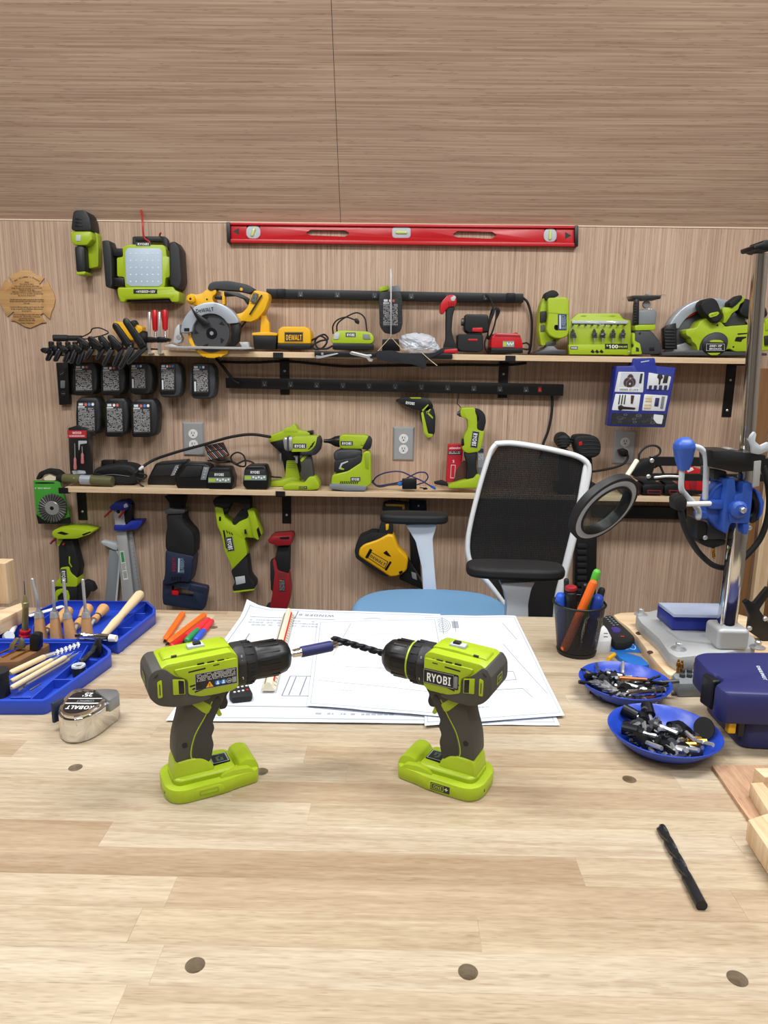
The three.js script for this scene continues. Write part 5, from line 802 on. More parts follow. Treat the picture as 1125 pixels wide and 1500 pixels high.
fr(200, 600, 4.018);
TZ('reciprocating_saw', 'dark navy reciprocating saw with black boot hung nose up', 'reciprocating saw', 250, 1150, ZW);
{
  const z = ZW + 0.09;
  ex('blade_clamp', M.blackSteel, z - 0.02, 0.05, [162, 510, 280, 505, 275, 540, 262, 600, 200, 600, 190, 545], { r: 6 }); ex('shoe', M.gun, z + 0.005, 0.06, [164, 600, 190, 580, 230, 588, 286, 590, 278, 612, 170, 616], { r: 6 });
  ex('boot', M.rubber, z, 0.08, [172, 612, 276, 610, 268, 640, 286, 680, 332, 726, 342, 780, 336, 866, 170, 832, 168, 760, 180, 680], { r: 14, b: 0.012 });
  ex('body', M.navy, z, 0.075, [168, 826, 336, 862, 326, 960, 312, 1022, 250, 1012, 196, 1032, 154, 1030, 166, 960], { r: 12, b: 0.01 }); ex('handle', M.navy, z - 0.018, 0.034, [156, 1000, 250, 1000, 318, 1024, 416, 1046, 418, 1066, 400, 1170, 380, 1186, 156, 1150, 150, 1110, 152, 1020], { r: 12, b: 0.006, holes: [[200, 1024, 345, 1068, 340, 1112, 196, 1096]] });
  ex('trigger', M.red, z - 0.022, 0.024, [186, 1064, 240, 1068, 246, 1096, 190, 1094], { r: 6 }); dec('lettering', 'bosch', z + 0.0006, 204, 866, 236, 962); dec('label', 'blue spec', z + 0.0006, 238, 870, 282, 966, { rot: 1 });
  for (let i = 0; i < 4; i++) rc('vent', M.black, z + 0.0006, 0.001, 204 + i * 16, 984, 214 + i * 16, 1006, { r: 2, b: 0 }); for (let i = 0; i < 8; i++) ex('rib', M.navy, z - 0.016, 0.004, [318 + i * 12, 1030 + i * 2.4, 324 + i * 12, 1031 + i * 2.4, 310 + i * 12, 1062 + i * 2.4, 304 + i * 12, 1061 + i * 2.4], { r: 1, b: 0.0005 });
}
TZ('reciprocating_saw', 'lime reciprocating saw with black nose hung below the chargers', 'reciprocating saw', 630, 1075, ZW);
{
  const z = ZW + 0.08;
  ex('handle_loop', M.rubber, z - 0.01, 0.05, [448, 540, 455, 525, 500, 512, 620, 512, 668, 520, 668, 580, 658, 640, 602, 658, 576, 690, 558, 664, 600, 602, 636, 588, 620, 552, 560, 548, 546, 580, 510, 584, 456, 572], { r: 10, b: 0.008 });
  ex('body', M.lime, z, 0.065, [458, 572, 508, 584, 520, 640, 574, 688, 602, 662, 655, 640, 664, 586, 692, 594, 706, 640, 736, 742, 716, 772, 690, 756, 634, 752, 652, 852, 562, 944, 545, 890, 520, 842, 500, 742, 474, 680], { r: 10, b: 0.007 });
  ex('battery_seat', M.lime, z + 0.008, 0.05, [652, 590, 692, 596, 706, 645, 736, 742, 716, 770, 690, 752, 664, 640], { r: 8, b: 0.004 }); ex('slot', M.black, z + 0.0085, 0.002, [634, 706, 644, 704, 648, 732, 636, 732], { r: 1, b: 0 }); ex('slot', M.black, z + 0.0085, 0.002, [706, 706, 718, 690, 734, 740, 720, 760], { r: 2, b: 0 });
  ex('nose', M.rubber, z - 0.002, 0.06, [650, 862, 664, 980, 700, 1025, 692, 1062, 570, 1078, 562, 1042, 580, 1020, 554, 948], { r: 10, b: 0.008 }); ex('plate', M.pale, z - 0.001, 0.004, [580, 986, 636, 978, 641, 1020, 586, 1032], { r: 3, b: 0.0008 }); ex('shoe_edge', M.lime, z, 0.05, [566, 1070, 695, 1056, 690, 1064, 570, 1080], { r: 3 });
  ex('side_mark', M.black, z + 0.0006, 0.001, [508, 710, 518, 710, 536, 820, 526, 816], { r: 3, b: 0 }); for (let i = 0; i < 3; i++) ex('vent', M.black, z + 0.0006, 0.001, [526 + i * 14, 710 + i * 6, 532 + i * 14, 712 + i * 6, 540 + i * 14, 728 + i * 6, 534 + i * 14, 728 + i * 6], { r: 1, b: 0 }); ex('trigger', M.black, z - 0.002, 0.03, [500, 588, 546, 578, 536, 610, 512, 622], { r: 6 }); rc('switch', M.black, z + 0.001, 0.003, 484, 630, 498, 656, { r: 4 });
  dec('badge', 'ryobi', z + 0.0006, 508, 770, 592, 812, { rot: 80 });
}
TZ('multi_tool', 'red and black oscillating multi tool hung head down', 'multi tool', 850, 1180, ZW);
{
  const z = ZW + 0.06;
  ex('battery_seat', M.redDeep, z + 0.02, 0.08, [770, 768, 800, 746, 908, 738, 918, 760, 906, 800, 832, 804, 778, 786], { r: 8, b: 0.004 }); ex('seat_slot', M.black, z + 0.0205, 0.002, [840, 752, 900, 748, 898, 762, 850, 764], { r: 2, b: 0 }); ex('neck', M.rubber, z, 0.04, [830, 806, 902, 800, 898, 962, 820, 952, 814, 880], { r: 8, b: 0.006 });
  ex('body', M.redDeep, z + 0.004, 0.05, [788, 900, 806, 884, 818, 886, 832, 948, 896, 966, 906, 1060, 900, 1120, 884, 1178, 786, 1178, 790, 1130, 800, 1080, 786, 1000], { r: 8, b: 0.006 }); ex('side_rubber', M.rubber, z + 0.006, 0.03, [786, 892, 800, 884, 812, 960, 800, 1070, 790, 1060], { r: 6 }); for (let i = 0; i < 6; i++) rc('vent', M.brown, z + 0.0046, 0.001, 834 + i * 9, 960, 838 + i * 9, 990, { r: 1, b: 0 });
  dec('label', 'spec label', z + 0.0046, 840, 1000, 874, 1070); ex('head', M.rubber, z + 0.002, 0.045, [760, 1160, 790, 1150, 840, 1160, 836, 1180, 770, 1182], { r: 6 });
}
fr(500, 640, 2.8125);
TZ('rail', 'tall black metal strip on the wall behind the left armrest', 'rail', 300, 630, ZW);
ex('strip', M.black, ZW + 0.02, 0.02, [280, 355, 318, 355, 330, 610, 288, 610], { r: 2 }); ex('top_plate', M.blackSteel, ZW + 0.03, 0.01, [278, 258, 350, 262, 352, 312, 280, 312], { r: 3 }); disc('screw', M.steel, 318, 284, ZW + 0.032, 4, 0.003);
TZ('nailer', 'yellow and black nailer hung behind the left armrest', 'nailer', 190, 620, ZW);
{
  const z = ZW + 0.09;
  ex('battery_part', M.rubber, z - 0.02, 0.034, [168, 300, 174, 272, 210, 264, 282, 274, 278, 312, 240, 322, 180, 316], { r: 5 }); ex('brass_strip', M.brass, z - 0.018, 0.02, [180, 276, 262, 278, 262, 300, 250, 300, 250, 288, 184, 286], { r: 3 });
  ex('grip', M.rubber, z - 0.008, 0.045, [166, 350, 214, 352, 214, 396, 190, 430, 168, 440, 150, 402], { r: 6, b: 0.006 }); ex('grip_mark', M.yellow, z - 0.006, 0.006, [182, 360, 196, 358, 194, 382, 184, 386], { r: 3 });
  ex('rear', M.rubber, z, 0.07, [54, 470, 64, 440, 76, 416, 110, 402, 124, 394, 150, 396, 190, 400, 200, 420, 96, 446, 74, 490, 200, 576, 170, 572, 60, 500], { r: 8, b: 0.006 });
  ex('body', M.yellow, z + 0.006, 0.07, [74, 460, 95, 442, 150, 424, 190, 402, 216, 405, 236, 460, 276, 500, 270, 552, 236, 575, 200, 579, 70, 492], { r: 8, b: 0.008 }); ex('magazine', M.black, z - 0.01, 0.04, [272, 500, 300, 545, 332, 600, 336, 630, 238, 586, 268, 550], { r: 4, b: 0.003 }); ex('magazine_window', M.mid, z - 0.0095, 0.003, [288, 555, 308, 562, 312, 590, 292, 582], { r: 2, b: 0.0005 });
  quad('label', 'flex volt', [[122, 472], [194, 514], [178, 544], [108, 498]].map(([u, v]) => onZ(u, v, z + 0.0068))); ex('slot', M.black, z + 0.0068, 0.001, [118, 460, 128, 466, 106, 502, 98, 496], { r: 2, b: 0 }); ex('slot', M.black, z + 0.0068, 0.001, [200, 512, 208, 516, 186, 552, 178, 546], { r: 2, b: 0 }); ex('mark', M.black, z + 0.0068, 0.001, [172, 478, 186, 468, 206, 494, 190, 490], { r: 2, b: 0 }); ex('mark', M.black, z + 0.0068, 0.001, [236, 556, 252, 550, 252, 560, 240, 566], { r: 2, b: 0 });
}
fr(800, 560, 4.018);
TZ('slotted_rail', 'black slotted rail on the wall behind the magnifier lamp', 'rail', 230, 1280, ZW);
ex('rail', M.black, ZW + 0.03, 0.03, [172, 925, 300, 915, 292, 1290, 164, 1290], { r: 3 }); for (let i = 0; i < 9; i++) rc('slot_block', M.dark, ZW + 0.036, 0.008, 184, 950 + i * 38, 240, 976 + i * 38, { r: 3 });

// ---------------------------------------------------------------- more helpers for things that stand on the bench
const C1 = () => fr(0, 800, 4.327), C2 = () => fr(190, 880, 3.409), C4 = () => fr(780, 820, 3.261), B5 = () => fr(800, 560, 4.018), B6 = () => fr(925, 560, 5), B7 = () => fr(500, 640, 2.8125), D5 = () => fr(0, 900, 6.618), D6 = () => fr(1020, 940, 4.6875);
function bar(name, mat, a, b, h, th, o = {}) {               // an upright wall or flat bar from a to b, its foot at their height
  const d = b.clone().sub(a), L = d.length(), g = o.round ? new RoundedBoxGeometry(L, h, th, 2, Math.min(h, th) * 0.3) : new THREE.BoxGeometry(L, h, th), p0 = base(o.p);
  g.translate(0, h / 2, 0); g.applyQuaternion(new THREE.Quaternion().setFromUnitVectors(V(1, 0, 0), d.normalize()));
  const c = a.clone().lerp(b, 0.5).sub(p0); g.translate(c.x, c.y, c.z); return mesh(name, o.grain ? grain(g, false, rr(0, 4), rr(0, 4)) : g, mat, o.p);
}
function slabBox(name, mat, a, b, w, h, o = {}) { return bar(name, mat, a, b, h, w, o); }
// a twist drill: two flutes wound around a shank, from a (tip) to b
function twist(name, mat, a, b, r, turns, shank = 0.25, o = {}) {
  const L = a.distanceTo(b), N = 18, R = Math.round(turns * 14) + 8, pos = [], idx = [];
  for (let i = 0; i <= R; i++) {
    const t = i / R, tip = Math.min(1, t * L / (r * 1.1)), fl = t < 1 - shank ? 1 : Math.max(0, 1 - (t - 1 + shank) * 14);
    for (let k = 0; k < N; k++) { const f = 2 * Math.PI * k / N, c = Math.pow(Math.max(0, Math.cos(2 * f)), 1.2), q = r * tip * (1 - 0.52 * fl * c), w = f + turns * 2 * Math.PI * Math.min(t, 1 - shank); pos.push(q * Math.cos(w), t * L, q * Math.sin(w)); }
  }
  for (let i = 0; i < R; i++) for (let k = 0; k < N; k++) { const p = i * N + k, q = i * N + (k + 1) % N; idx.push(p, p + N, q, q, p + N, q + N); }
  const top = pos.length / 3; pos.push(0, L, 0); for (let k = 0; k < N; k++) idx.push(R * N + k, top, R * N + (k + 1) % N);
  let g = new THREE.BufferGeometry(); g.setAttribute('position', new THREE.Float32BufferAttribute(pos, 3)); g.setIndex(idx); g = toCreasedNormals(g, 0.5);
  g.applyQuaternion(new THREE.Quaternion().setFromUnitVectors(V(0, 1, 0), b.clone().sub(a).normalize()));
  const p0 = o.raw ? V(0, 0, 0) : base(o.p); g.translate(a.x - p0.x, a.y - p0.y, a.z - p0.z); return mesh(name, g, mat, o.p);
}
const mix = (a, b, t) => a.clone().lerp(b, t), up = (p, h) => V(p.x, p.y + h, p.z);

// ---------------------------------------------------------------- the office chair behind the bench
{
  B7(); const seatY = onZ(400, 633, -2.13).y, cx = 0.115, cz = -1.94;
  thing('office_chair', 'office chair with a black mesh back, white frame and blue seat', 'chair', V(cx, 0, cz));
  const mesh_ = patternTexture(16, (x, y) => (Math.abs(y - 0.5) > 0.07 || (x > 0.2 && x < 0.8) ? 1 : 0)); mesh_.repeat.set(1 / 0.004, 1 / 0.0032);
  const net = std('#08080a', 0.9, 0, { alphaMap: mesh_, alphaTest: 0.5, side: THREE.DoubleSide });
  const oval = (rx, rz, n, p) => Array.from({ length: n }, (_, i) => { const a = i / n * 2 * Math.PI, c = Math.cos(a), s = Math.sin(a); return new THREE.Vector2(Math.sign(c) * Math.pow(Math.abs(c), p) * rx, Math.sign(s) * Math.pow(Math.abs(s), p) * rz); });
  plan('seat', M.seat, seatY, 0.07, oval(0.235, 0.225, 44, 0.72), { r: 0, b: 0.026 });
  plan('seat_shell', M.black, seatY - 0.066, 0.03, oval(0.215, 0.205, 32, 0.72), { r: 0, b: 0.006 });
  const zb = -2.1, BO = [640, 28, 700, 26, 880, 56, 985, 86, 1016, 112, 1020, 140, 980, 330, 900, 660, 880, 800, 700, 800, 680, 700, 605, 600, 545, 540, 524, 490, 522, 420, 563, 230, 608, 80];
  ex('mesh_back', net, zb - 0.004, 0.0015, [648, 36, 700, 34, 880, 64, 975, 92, 1002, 116, 1004, 140, 966, 330, 880, 640, 868, 800, 700, 800, 690, 706, 612, 600, 552, 538, 530, 488, 530, 420, 570, 232, 616, 86], { r: 12, b: 0 });
  tz('back_frame', M.white, 0.0085, [zb], [640, 28, 700, 26, 880, 56, 985, 86, 1016, 112, 1020, 140, 980, 330, 900, 660, 876, 790], { seg: 70 }); tz('back_frame', M.white, 0.0075, zb, [640, 28, 620, 50, 608, 80, 563, 230, 522, 420, 524, 490, 545, 540, 605, 600, 680, 700], { seg: 60 });
  ex('side_rail', M.white, zb + 0.004, 0.02, [1000, 118, 1012, 104, 1027, 130, 985, 335, 915, 640, 886, 800, 868, 800, 880, 660, 962, 330], { r: 8, b: 0.004 });
  const py = onZ(300, 330, -2.17), ay = onZ(715, 545, -1.76);
  const armrest = (c, len, w, tilt, uv0) => { const sh = oval(len / 2, w / 2, 36, 0.62).map((p) => { const x = p.x, z = -p.y; return new THREE.Vector2(c.x - cx + x * Math.cos(tilt) + z * Math.sin(tilt), -(c.z - cz - x * Math.sin(tilt) + z * Math.cos(tilt))); }); plan('arm_pad', M.rubber, c.y + 0.014, 0.03, sh, { r: 0, b: 0.011 }); };
  armrest(py, 0.212, 0.09, 0); armrest(ay, 0.25, 0.11, -0.06);
  ex('arm_post', M.postWhite, -2.15, 0.045, [264, 362, 396, 358, 376, 420, 384, 540, 394, 660, 340, 670, 332, 540, 306, 430], { r: 10, b: 0.006 }); ex('arm_post', M.postWhite, -1.735, 0.045, [655, 606, 800, 596, 782, 630, 770, 690, 772, 800, 680, 800, 684, 690, 672, 640], { r: 10, b: 0.006 });
  const low = seatY - 0.1; rod('gas_lift', M.chrome, V(cx, 0.16, cz), V(cx, low, cz), cyl(0.025)); rod('column', M.black, V(cx, 0.09, cz), V(cx, 0.36, cz), cyl(0.03));
  box('mechanism', M.black, V(cx, low, cz), [0.2, 0.05, 0.24], { r: 0.01 }); box('arm_link', M.black, V(cx, low + 0.008, cz), [0.3, 0.024, 0.06]); box('back_link', M.black, V(cx + 0.12, low - 0.01, cz - 0.17), [0.06, 0.12, 0.05], { r: 0.01 });
  for (let i = 0; i < 5; i++) { const a = i * 1.2566 + 0.3, e = V(cx + 0.3 * Math.cos(a), 0.075, cz + 0.3 * Math.sin(a)); slabBox('leg', M.black, V(cx, 0.09, cz), e, 0.045, 0.03); rod('caster', M.rubber, V(e.x - 0.02 * Math.sin(a), 0.03, e.z + 0.02 * Math.cos(a)), V(e.x + 0.02 * Math.sin(a), 0.03, e.z - 0.02 * Math.cos(a)), cyl(0.03)); }
}

// ---------------------------------------------------------------- lumber leaning on the wall at the right
fr();
[[1.226, 0.052, 1.45, -2.42, 'nearest the drill stand'], [1.278, 0.044, 1.36, -2.39, 'second from the drill stand'], [1.333, 0.06, 1.47, -2.41, 'third from the drill stand'], [1.404, 0.07, 1.42, -2.4, 'at the right edge']].forEach(([x, w, h, z, where], i) => {
  thing('lumber_board', `tall wooden board standing on end at the right wall, ${where}`, 'board', V(x, 0, z), 'boards standing at the right');
  const g = new RoundedBoxGeometry(w, h, 0.022, 1, 0.002); grain(g, true, i * 0.7, i * 0.31); g.translate(0, h / 2, 0); mesh('board', g, [pineBrown, pine, pineBrown, darkPly][i]);
});

// ---------------------------------------------------------------- magnifier lamp
B5();
{
  const c = onZ(340, 742, -1.6), n = V(0.475, -0.49, 0.727).normalize(), R = 0.092;
  const back = c.clone().addScaledVector(n, -0.014), front = c.clone().addScaledVector(n, 0.008), along = back.distanceTo(front);
  const clampAt_ = tp(1190, 1440, 0); C4(); const foot = tp(1128, 395, 0.0); B5();
  thing('magnifier_lamp', 'black magnifier lamp with a round lens on parallel arms, right of the chair', 'magnifier lamp', V(foot.x + 0.03, T + 0.022, foot.z));
  const ring = rod('lamp_ring', M.dark, back, front, [[0, 0.069], [0, R - 0.006], [0.2, R], [0.95, R], [1, R - 0.003], [1, R - 0.008], [0.9, R - 0.008]], { n: 48 });
  rod('diffuser_ring', M.pale, c.clone().addScaledVector(n, 0.004), c.clone().addScaledVector(n, 0.008), [[0, 0.068], [0, R - 0.007], [1, R - 0.008], [1, 0.068]], { n: 48 });
  rod('lens_rim', M.black, c.clone().addScaledVector(n, -0.012), c.clone().addScaledVector(n, 0.011), [[0, 0.063], [0, 0.07], [1, 0.07], [1, 0.066], [0.4, 0.063], [0, 0.063]], { n: 48 });
  rod('lens', M.lens, c.clone().addScaledVector(n, -0.004), c.clone().addScaledVector(n, 0.001), cyl(0.064), { n: 40 });
  const z = -1.62, zr = -1.64, j = onZ(470, 560, -1.6), k = onZ(535, 460, z); rod('stub', M.cream, j, k, cyl(0.0055));
  ex('joint', M.black, z + 0.012, 0.024, [502, 526, 545, 478, 580, 452, 640, 448, 642, 500, 622, 560, 560, 556, 520, 560], { r: 10, b: 0.004 }); disc('bolt', M.steel, 625, 462, z + 0.016, 13, 0.006, { n: 12 }); disc('bolt', M.steel, 605, 556, z + 0.016, 13, 0.006, { n: 12 });
  const A = onZ(610, 463, z), B = onZ(1330, 474, zr), C = onZ(600, 556, z), D = onZ(1330, 562, zr);
  slabBox('arm', M.black, V(A.x, A.y - 0.01, A.z), V(B.x, B.y - 0.01, B.z), 0.012, 0.02); slabBox('arm', M.black, V(C.x, C.y - 0.008, C.z), V(D.x, D.y - 0.008, D.z), 0.012, 0.016);
  tz('spring_rod', M.steel, 0.003, z + 0.01, [640, 560, 720, 553, 780, 556]);
  tz('cord', M.rubber, 0.0026, z, [545, 452, 550, 420, 590, 380, 640, 372, 670, 392, 668, 420, 636, 440]); tz('cord', M.rubber, 0.0026, z, [640, 500, 665, 490, 690, 535]);
  const E1 = onZ(1345, 520, zr); box('elbow', M.black, E1, [0.03, 0.06, 0.03], { r: 0.004 });
  const F1 = V(foot.x + 0.03, T + 0.042, foot.z); slabBox('lower_arm', M.black, E1, up(F1, 0.05), 0.012, 0.02); slabBox('lower_arm', M.black, V(E1.x + 0.03, E1.y, E1.z), V(F1.x + 0.03, F1.y + 0.05, F1.z), 0.012, 0.016);
  box('clamp_foot', M.black, V(F1.x + 0.015, T + 0.053, F1.z), [0.07, 0.06, 0.06], { r: 0.006 });
  C4(); ex('lower_link', M.black, foot.z + 0.05, 0.012, [1010, 206, 1030, 190, 1060, 210, 1125, 130, 1145, 150, 1085, 240, 1150, 330, 1150, 380, 1112, 396, 1030, 340, 1040, 270], { r: 8, b: 0.002 }); disc('bolt', M.steel, 1116, 284, foot.z + 0.054, 12, 0.006, { n: 12 }); disc('bolt', M.steel, 1040, 330, foot.z + 0.054, 12, 0.006, { n: 12 });
}

// ---------------------------------------------------------------- drill stand on its plank
C4();
{
  const H = 0.022; thing('plank', 'natural edged wooden plank under the grey drill stand', 'plank', tp(700, 400, 0));
  { const m = ey('board', pine, T + H, H, [386, 262, 420, 252, 900, 236, 1250, 330, 1250, 420, 1125, 452, 900, 492, 705, 536, 668, 552, 645, 546, 590, 488, 545, 428, 505, 372, 455, 320, 405, 284], { r: 12, b: 0.005 }); grain(m.geometry, false, 0.2, 0.1); }
  for (const [u, v] of [[505, 350], [560, 440]]) ey('knot', M.brown, T + H + 0.0004, 0.001, [u - 14, v, u - 4, v - 7, u + 12, v - 4, u + 16, v + 5, u, v + 9], { s: 1, b: 0 });
}
{
  const YP = T + 0.05, ft = onY(920, 432, YP), zc = ft.z - 0.03; thing('drill_stand', 'drill press stand with aluminium base, chrome column and blue carriage', 'drill stand', V(ft.x, T + 0.022, zc));
  ey('base', M.alu, YP, 0.028, [493, 262, 592, 236, 890, 238, 1065, 372, 1064, 418, 900, 446, 692, 466, 650, 440, 602, 372, 520, 300], { r: 14, b: 0.005 });
  ey('raised_deck', M.alu, YP + 0.006, 0.008, [600, 262, 650, 250, 880, 250, 960, 345, 880, 395, 700, 372, 640, 330], { r: 14, b: 0.004 });
  for (const [u, v] of [[517, 262], [697, 428], [1075, 420]]) { const p = onY(u, v, YP); rod('bolt', M.steel, p, up(p, 0.014), [[0, 0], [0, 0.009], [0.3, 0.009], [0.3, 0.006], [0.9, 0.006], [1, 0.004], [1, 0]], { n: 6 }); rod('washer', M.steel, p, up(p, 0.002), cyl(0.014)); }
  const cb = onZ(924, 345, zc); box('socket', M.alu, V(cb.x + 0.002, YP + 0.02, zc), [0.06, 0.042, 0.06], { r: 0.008 });
  B6(); const top = onZ(947, -940, zc), mid_ = onZ(828, 740, zc), low = V(cb.x, YP + 0.03, zc); rod('column', M.chrome, low, mid_, cyl(0.0175), { n: 32 }); rod('column', M.chrome, mid_, top, cyl(0.0125), { n: 32 });
  fr(1000, 340, 7.896); ex('top_cap', M.black, zc + 0.03, 0.05, [824, 152, 860, 138, 936, 120, 940, 92, 985, 86, 1040, 90, 1060, 205, 1000, 216, 920, 214, 900, 196, 834, 206], { r: 10, b: 0.004 });
  B6(); const z = zc + 0.035;
  ex('collar', M.black, z + 0.01, 0.06, [594, 502, 720, 500, 930, 524, 985, 535, 988, 606, 952, 644, 770, 662, 710, 650, 600, 626], { r: 0, b: 0.002 }); ex('collar_top', M.steel, z - 0.02, 0.03, [706, 492, 740, 482, 780, 492, 784, 502, 720, 502], { r: 6 });
  ex('motor_block', M.grey, z - 0.03, 0.06, [604, 640, 700, 652, 700, 720, 600, 712], { r: 4 });
  const wheel = ex('wheel', M.standBlue, z - 0.02, 0.03, [700, 720, 650, 738, 596, 780, 556, 840, 540, 905, 552, 970, 590, 1030, 640, 1078, 700, 1108, 720, 1000, 720, 800], { r: 10, b: 0.005 }); ex('wheel_rim', M.standBlue, z - 0.016, 0.02, [700, 724, 650, 742, 600, 784, 560, 842, 546, 905, 558, 905, 572, 846, 610, 792, 656, 754, 700, 738], { r: 6, b: 0.003, p: wheel });
  ex('carriage', M.standBlue, z, 0.07, [696, 708, 760, 704, 768, 830, 768, 1018, 722, 1038, 704, 1112, 670, 1100, 680, 880, 700, 770], { r: 6, b: 0.004 }); ex('carriage', M.standBlue, z + 0.004, 0.07, [754, 826, 812, 814, 816, 736, 880, 733, 892, 762, 884, 900, 866, 1034, 830, 1038, 722, 1030, 722, 900, 756, 878], { r: 6, b: 0.004 });
  ex('side_ring', M.black, z - 0.01, 0.04, [884, 790, 930, 820, 960, 880, 962, 950, 935, 1010, 880, 1040, 868, 1010, 900, 980, 922, 930, 912, 860, 884, 830], { r: 12, b: 0.004 }); ex('side_ring_face', M.standBlue, z - 0.004, 0.02, [900, 772, 945, 810, 972, 880, 960, 960, 930, 1010, 945, 950, 945, 890, 925, 830], { r: 10, b: 0.003 });
  const boss = disc('boss', M.standBlue, 800, 938, z + 0.016, 64, 0.03, { b: 0.005 }); disc('bolt', M.steel, 826, 940, z + 0.024, 24, 0.01, { p: boss, n: 6 });
  rc('axle', M.standBlue, z - 0.005, 0.03, 560, 868, 700, 932, { r: 14, b: 0.006 }); ex('carriage_foot', M.standBlue, z + 0.002, 0.04, [820, 1036, 866, 1034, 850, 1118, 818, 1116], { r: 5 }); disc('foot_bolt', M.steel, 872, 1068, z - 0.01, 16, 0.01);
  ex('gear_box', M.grey, z - 0.04, 0.06, [560, 1030, 640, 1068, 694, 1100, 694, 1150, 548, 1152], { r: 5 }); ex('gear_box_side', M.black, z - 0.036, 0.05, [484, 1008, 556, 1028, 548, 1152, 480, 1150], { r: 5 }); ex('chuck_cover', M.black, z - 0.042, 0.05, [498, 1150, 692, 1152, 690, 1188, 602, 1216, 552, 1206, 502, 1182], { r: 8 }); disc('screw', M.steel, 544, 1140, z - 0.034, 18, 0.004, { n: 10 });
  { const a = onZ(598, 1214, z - 0.06), b = onZ(606, 1296, z - 0.06); twist('bit', M.brass, b, a, 0.0032, 3); }
  const kb = onZ(382, 640, z + 0.03), kt = onZ(388, 400, z + 0.03); rod('lever_knob', M.standBlue, kb, kt, [[0, 0], [0, 0.0095], [0.3, 0.0145], [0.65, 0.0182], [0.66, 0.0186], [0.8, 0.0178], [0.92, 0.0125], [0.98, 0.006], [1, 0]], { n: 32 });
  tz('lever', M.pale, 0.0052, [z + 0.03, z + 0.03, z + 0.02, z], [370, 640, 366, 780, 395, 825, 470, 905, 494, 950, 490, 990]); tz('lever', M.pale, 0.0055, [z - 0.02], [462, 472, 505, 486, 535, 520, 546, 570, 548, 640, 544, 730, 540, 850]);
  ex('lever_joint', M.rubber, z + 0.036, 0.03, [314, 852, 380, 820, 416, 870, 402, 942, 322, 940], { r: 8, b: 0.004 }); tz('link_rod', M.white, 0.0045, z + 0.02, [405, 892, 490, 890, 570, 888]); ex('link_end', M.standBlue, z, 0.02, [486, 955, 556, 950, 560, 1000, 490, 1002], { r: 10 });
  tz('cable', M.rubber, 0.0056, [z + 0.02, z, z - 0.03, z - 0.06, z - 0.06], [362, 945, 390, 1060, 440, 1165, 510, 1265, 600, 1340, 690, 1358, 780, 1320, 860, 1250, 940, 1150, 990, 1020, 1008, 900, 1000, 760, 965, 620], { seg: 90 });
  ex('scale_bar', M.alu, z + 0.014, 0.004, [905, 580, 952, 574, 936, 760, 890, 768], { r: 4, b: 0.0008 });
}
B6();
{ const ft = (C4(), onY(920, 432, T + 0.05)); B6(); const z = ft.z + 0.022;
  TZ('wrench', 'large grey open end wrench stuck upright on top of the drill stand', 'wrench', 910, 530, z);
  ex('jaw', M.pale, z + 0.006, 0.008, [868, 420, 880, 388, 905, 362, 916, 380, 906, 432, 946, 466, 1002, 440, 1030, 450, 1002, 502, 952, 524, 930, 528, 888, 520, 884, 470], { r: 6, b: 0.001 }); }
C4();
thing('bit_box', 'small blue plastic box with clear lid on the drill stand base', 'box', onY(740, 300, T + 0.056));
{ const y = T + 0.088; ey('tray', M.blueDeep, y, 0.03, [598, 208, 893, 212, 885, 270, 672, 266], { r: 3, b: 0.002 }); ey('lid', M.lid, y + 0.007, 0.006, [602, 204, 893, 208, 885, 264, 676, 260], { r: 3, b: 0.001 }); ey('label_inside', M.white, y + 0.0008, 0.0008, [780, 224, 850, 226, 842, 248, 770, 246], { r: 3, b: 0 }); ey('dark_inside', M.navy, y + 0.0006, 0.0006, [630, 216, 750, 218, 730, 256, 684, 256], { r: 3, b: 0 });
  const a = onY(732, 262, y - 0.004); box('latch', M.blue, a, [0.016, 0.012, 0.006]); }

// ---------------------------------------------------------------- pencil cup and what stands in it
C4();
const cupC = V(0.379, T, -1.372), pens = [];
thing('pencil_cup', 'black wire mesh pencil cup full of markers', 'pencil cup', cupC);
{
  const am = patternTexture(16, (x, y) => (Math.abs(((x + y) % 1) - 0.5) > 0.3 || Math.abs((((x - y) % 1) + 1) % 1 - 0.5) > 0.3 ? 1 : 0)); am.repeat.set(70, 32);
  const net = std('#17181a', 0.5, 0, { alphaMap: am, alphaTest: 0.5, side: THREE.DoubleSide }), h = 0.108, r0 = 0.039, r1 = 0.051;
  const g = new THREE.CylinderGeometry(r1, r0, h - 0.012, 48, 1, true); g.translate(0, h / 2 + 0.003, 0); mesh('mesh_wall', g, net);
  mesh('rim', new THREE.TorusGeometry(r1, 0.0024, 8, 48).rotateX(Math.PI / 2).translate(0, h - 0.002, 0), M.black);
  rod('bottom', M.black, cupC, up(cupC, 0.008), [[0, 0], [0, r0 - 0.001], [1, r0 + 0.001], [1, 0]], { n: 40 });
}
function pen(label, top, foot, r, mat, capMat, capT, name = 'marker') {   // top: where its end shows; foot: offset on the cup floor
  const f = V(cupC.x + foot[0], T + 0.009, cupC.z + foot[1]), t = onZ(top[0], top[1], cupC.z + foot[2]);
  thing(name, label, name, f); const L = f.distanceTo(t); rod('barrel', mat, f, mix(f, t, capT), pill(r, L * capT), { n: 14 }); if (capMat) rod('cap', capMat, mix(f, t, capT - 0.02), t, pill(r * 1.08, L * (1 - capT)), { n: 14 });
}
pen('orange marker standing slanted in the pencil cup', [296, 98], [-0.03, 0.016, 0.03], 0.0085, M.orange, null, 1);
pen('bright green marker cap rising behind the orange marker', [313, 45], [-0.004, -0.014, -0.012], 0.0075, M.green, std('#5cb83a', 0.45), 0.8);
pen('black marker with a pink and grey end at the left of the cup', [184, 122], [-0.012, 0.006, 0.012], 0.0115, M.black, M.redDeep, 0.93);
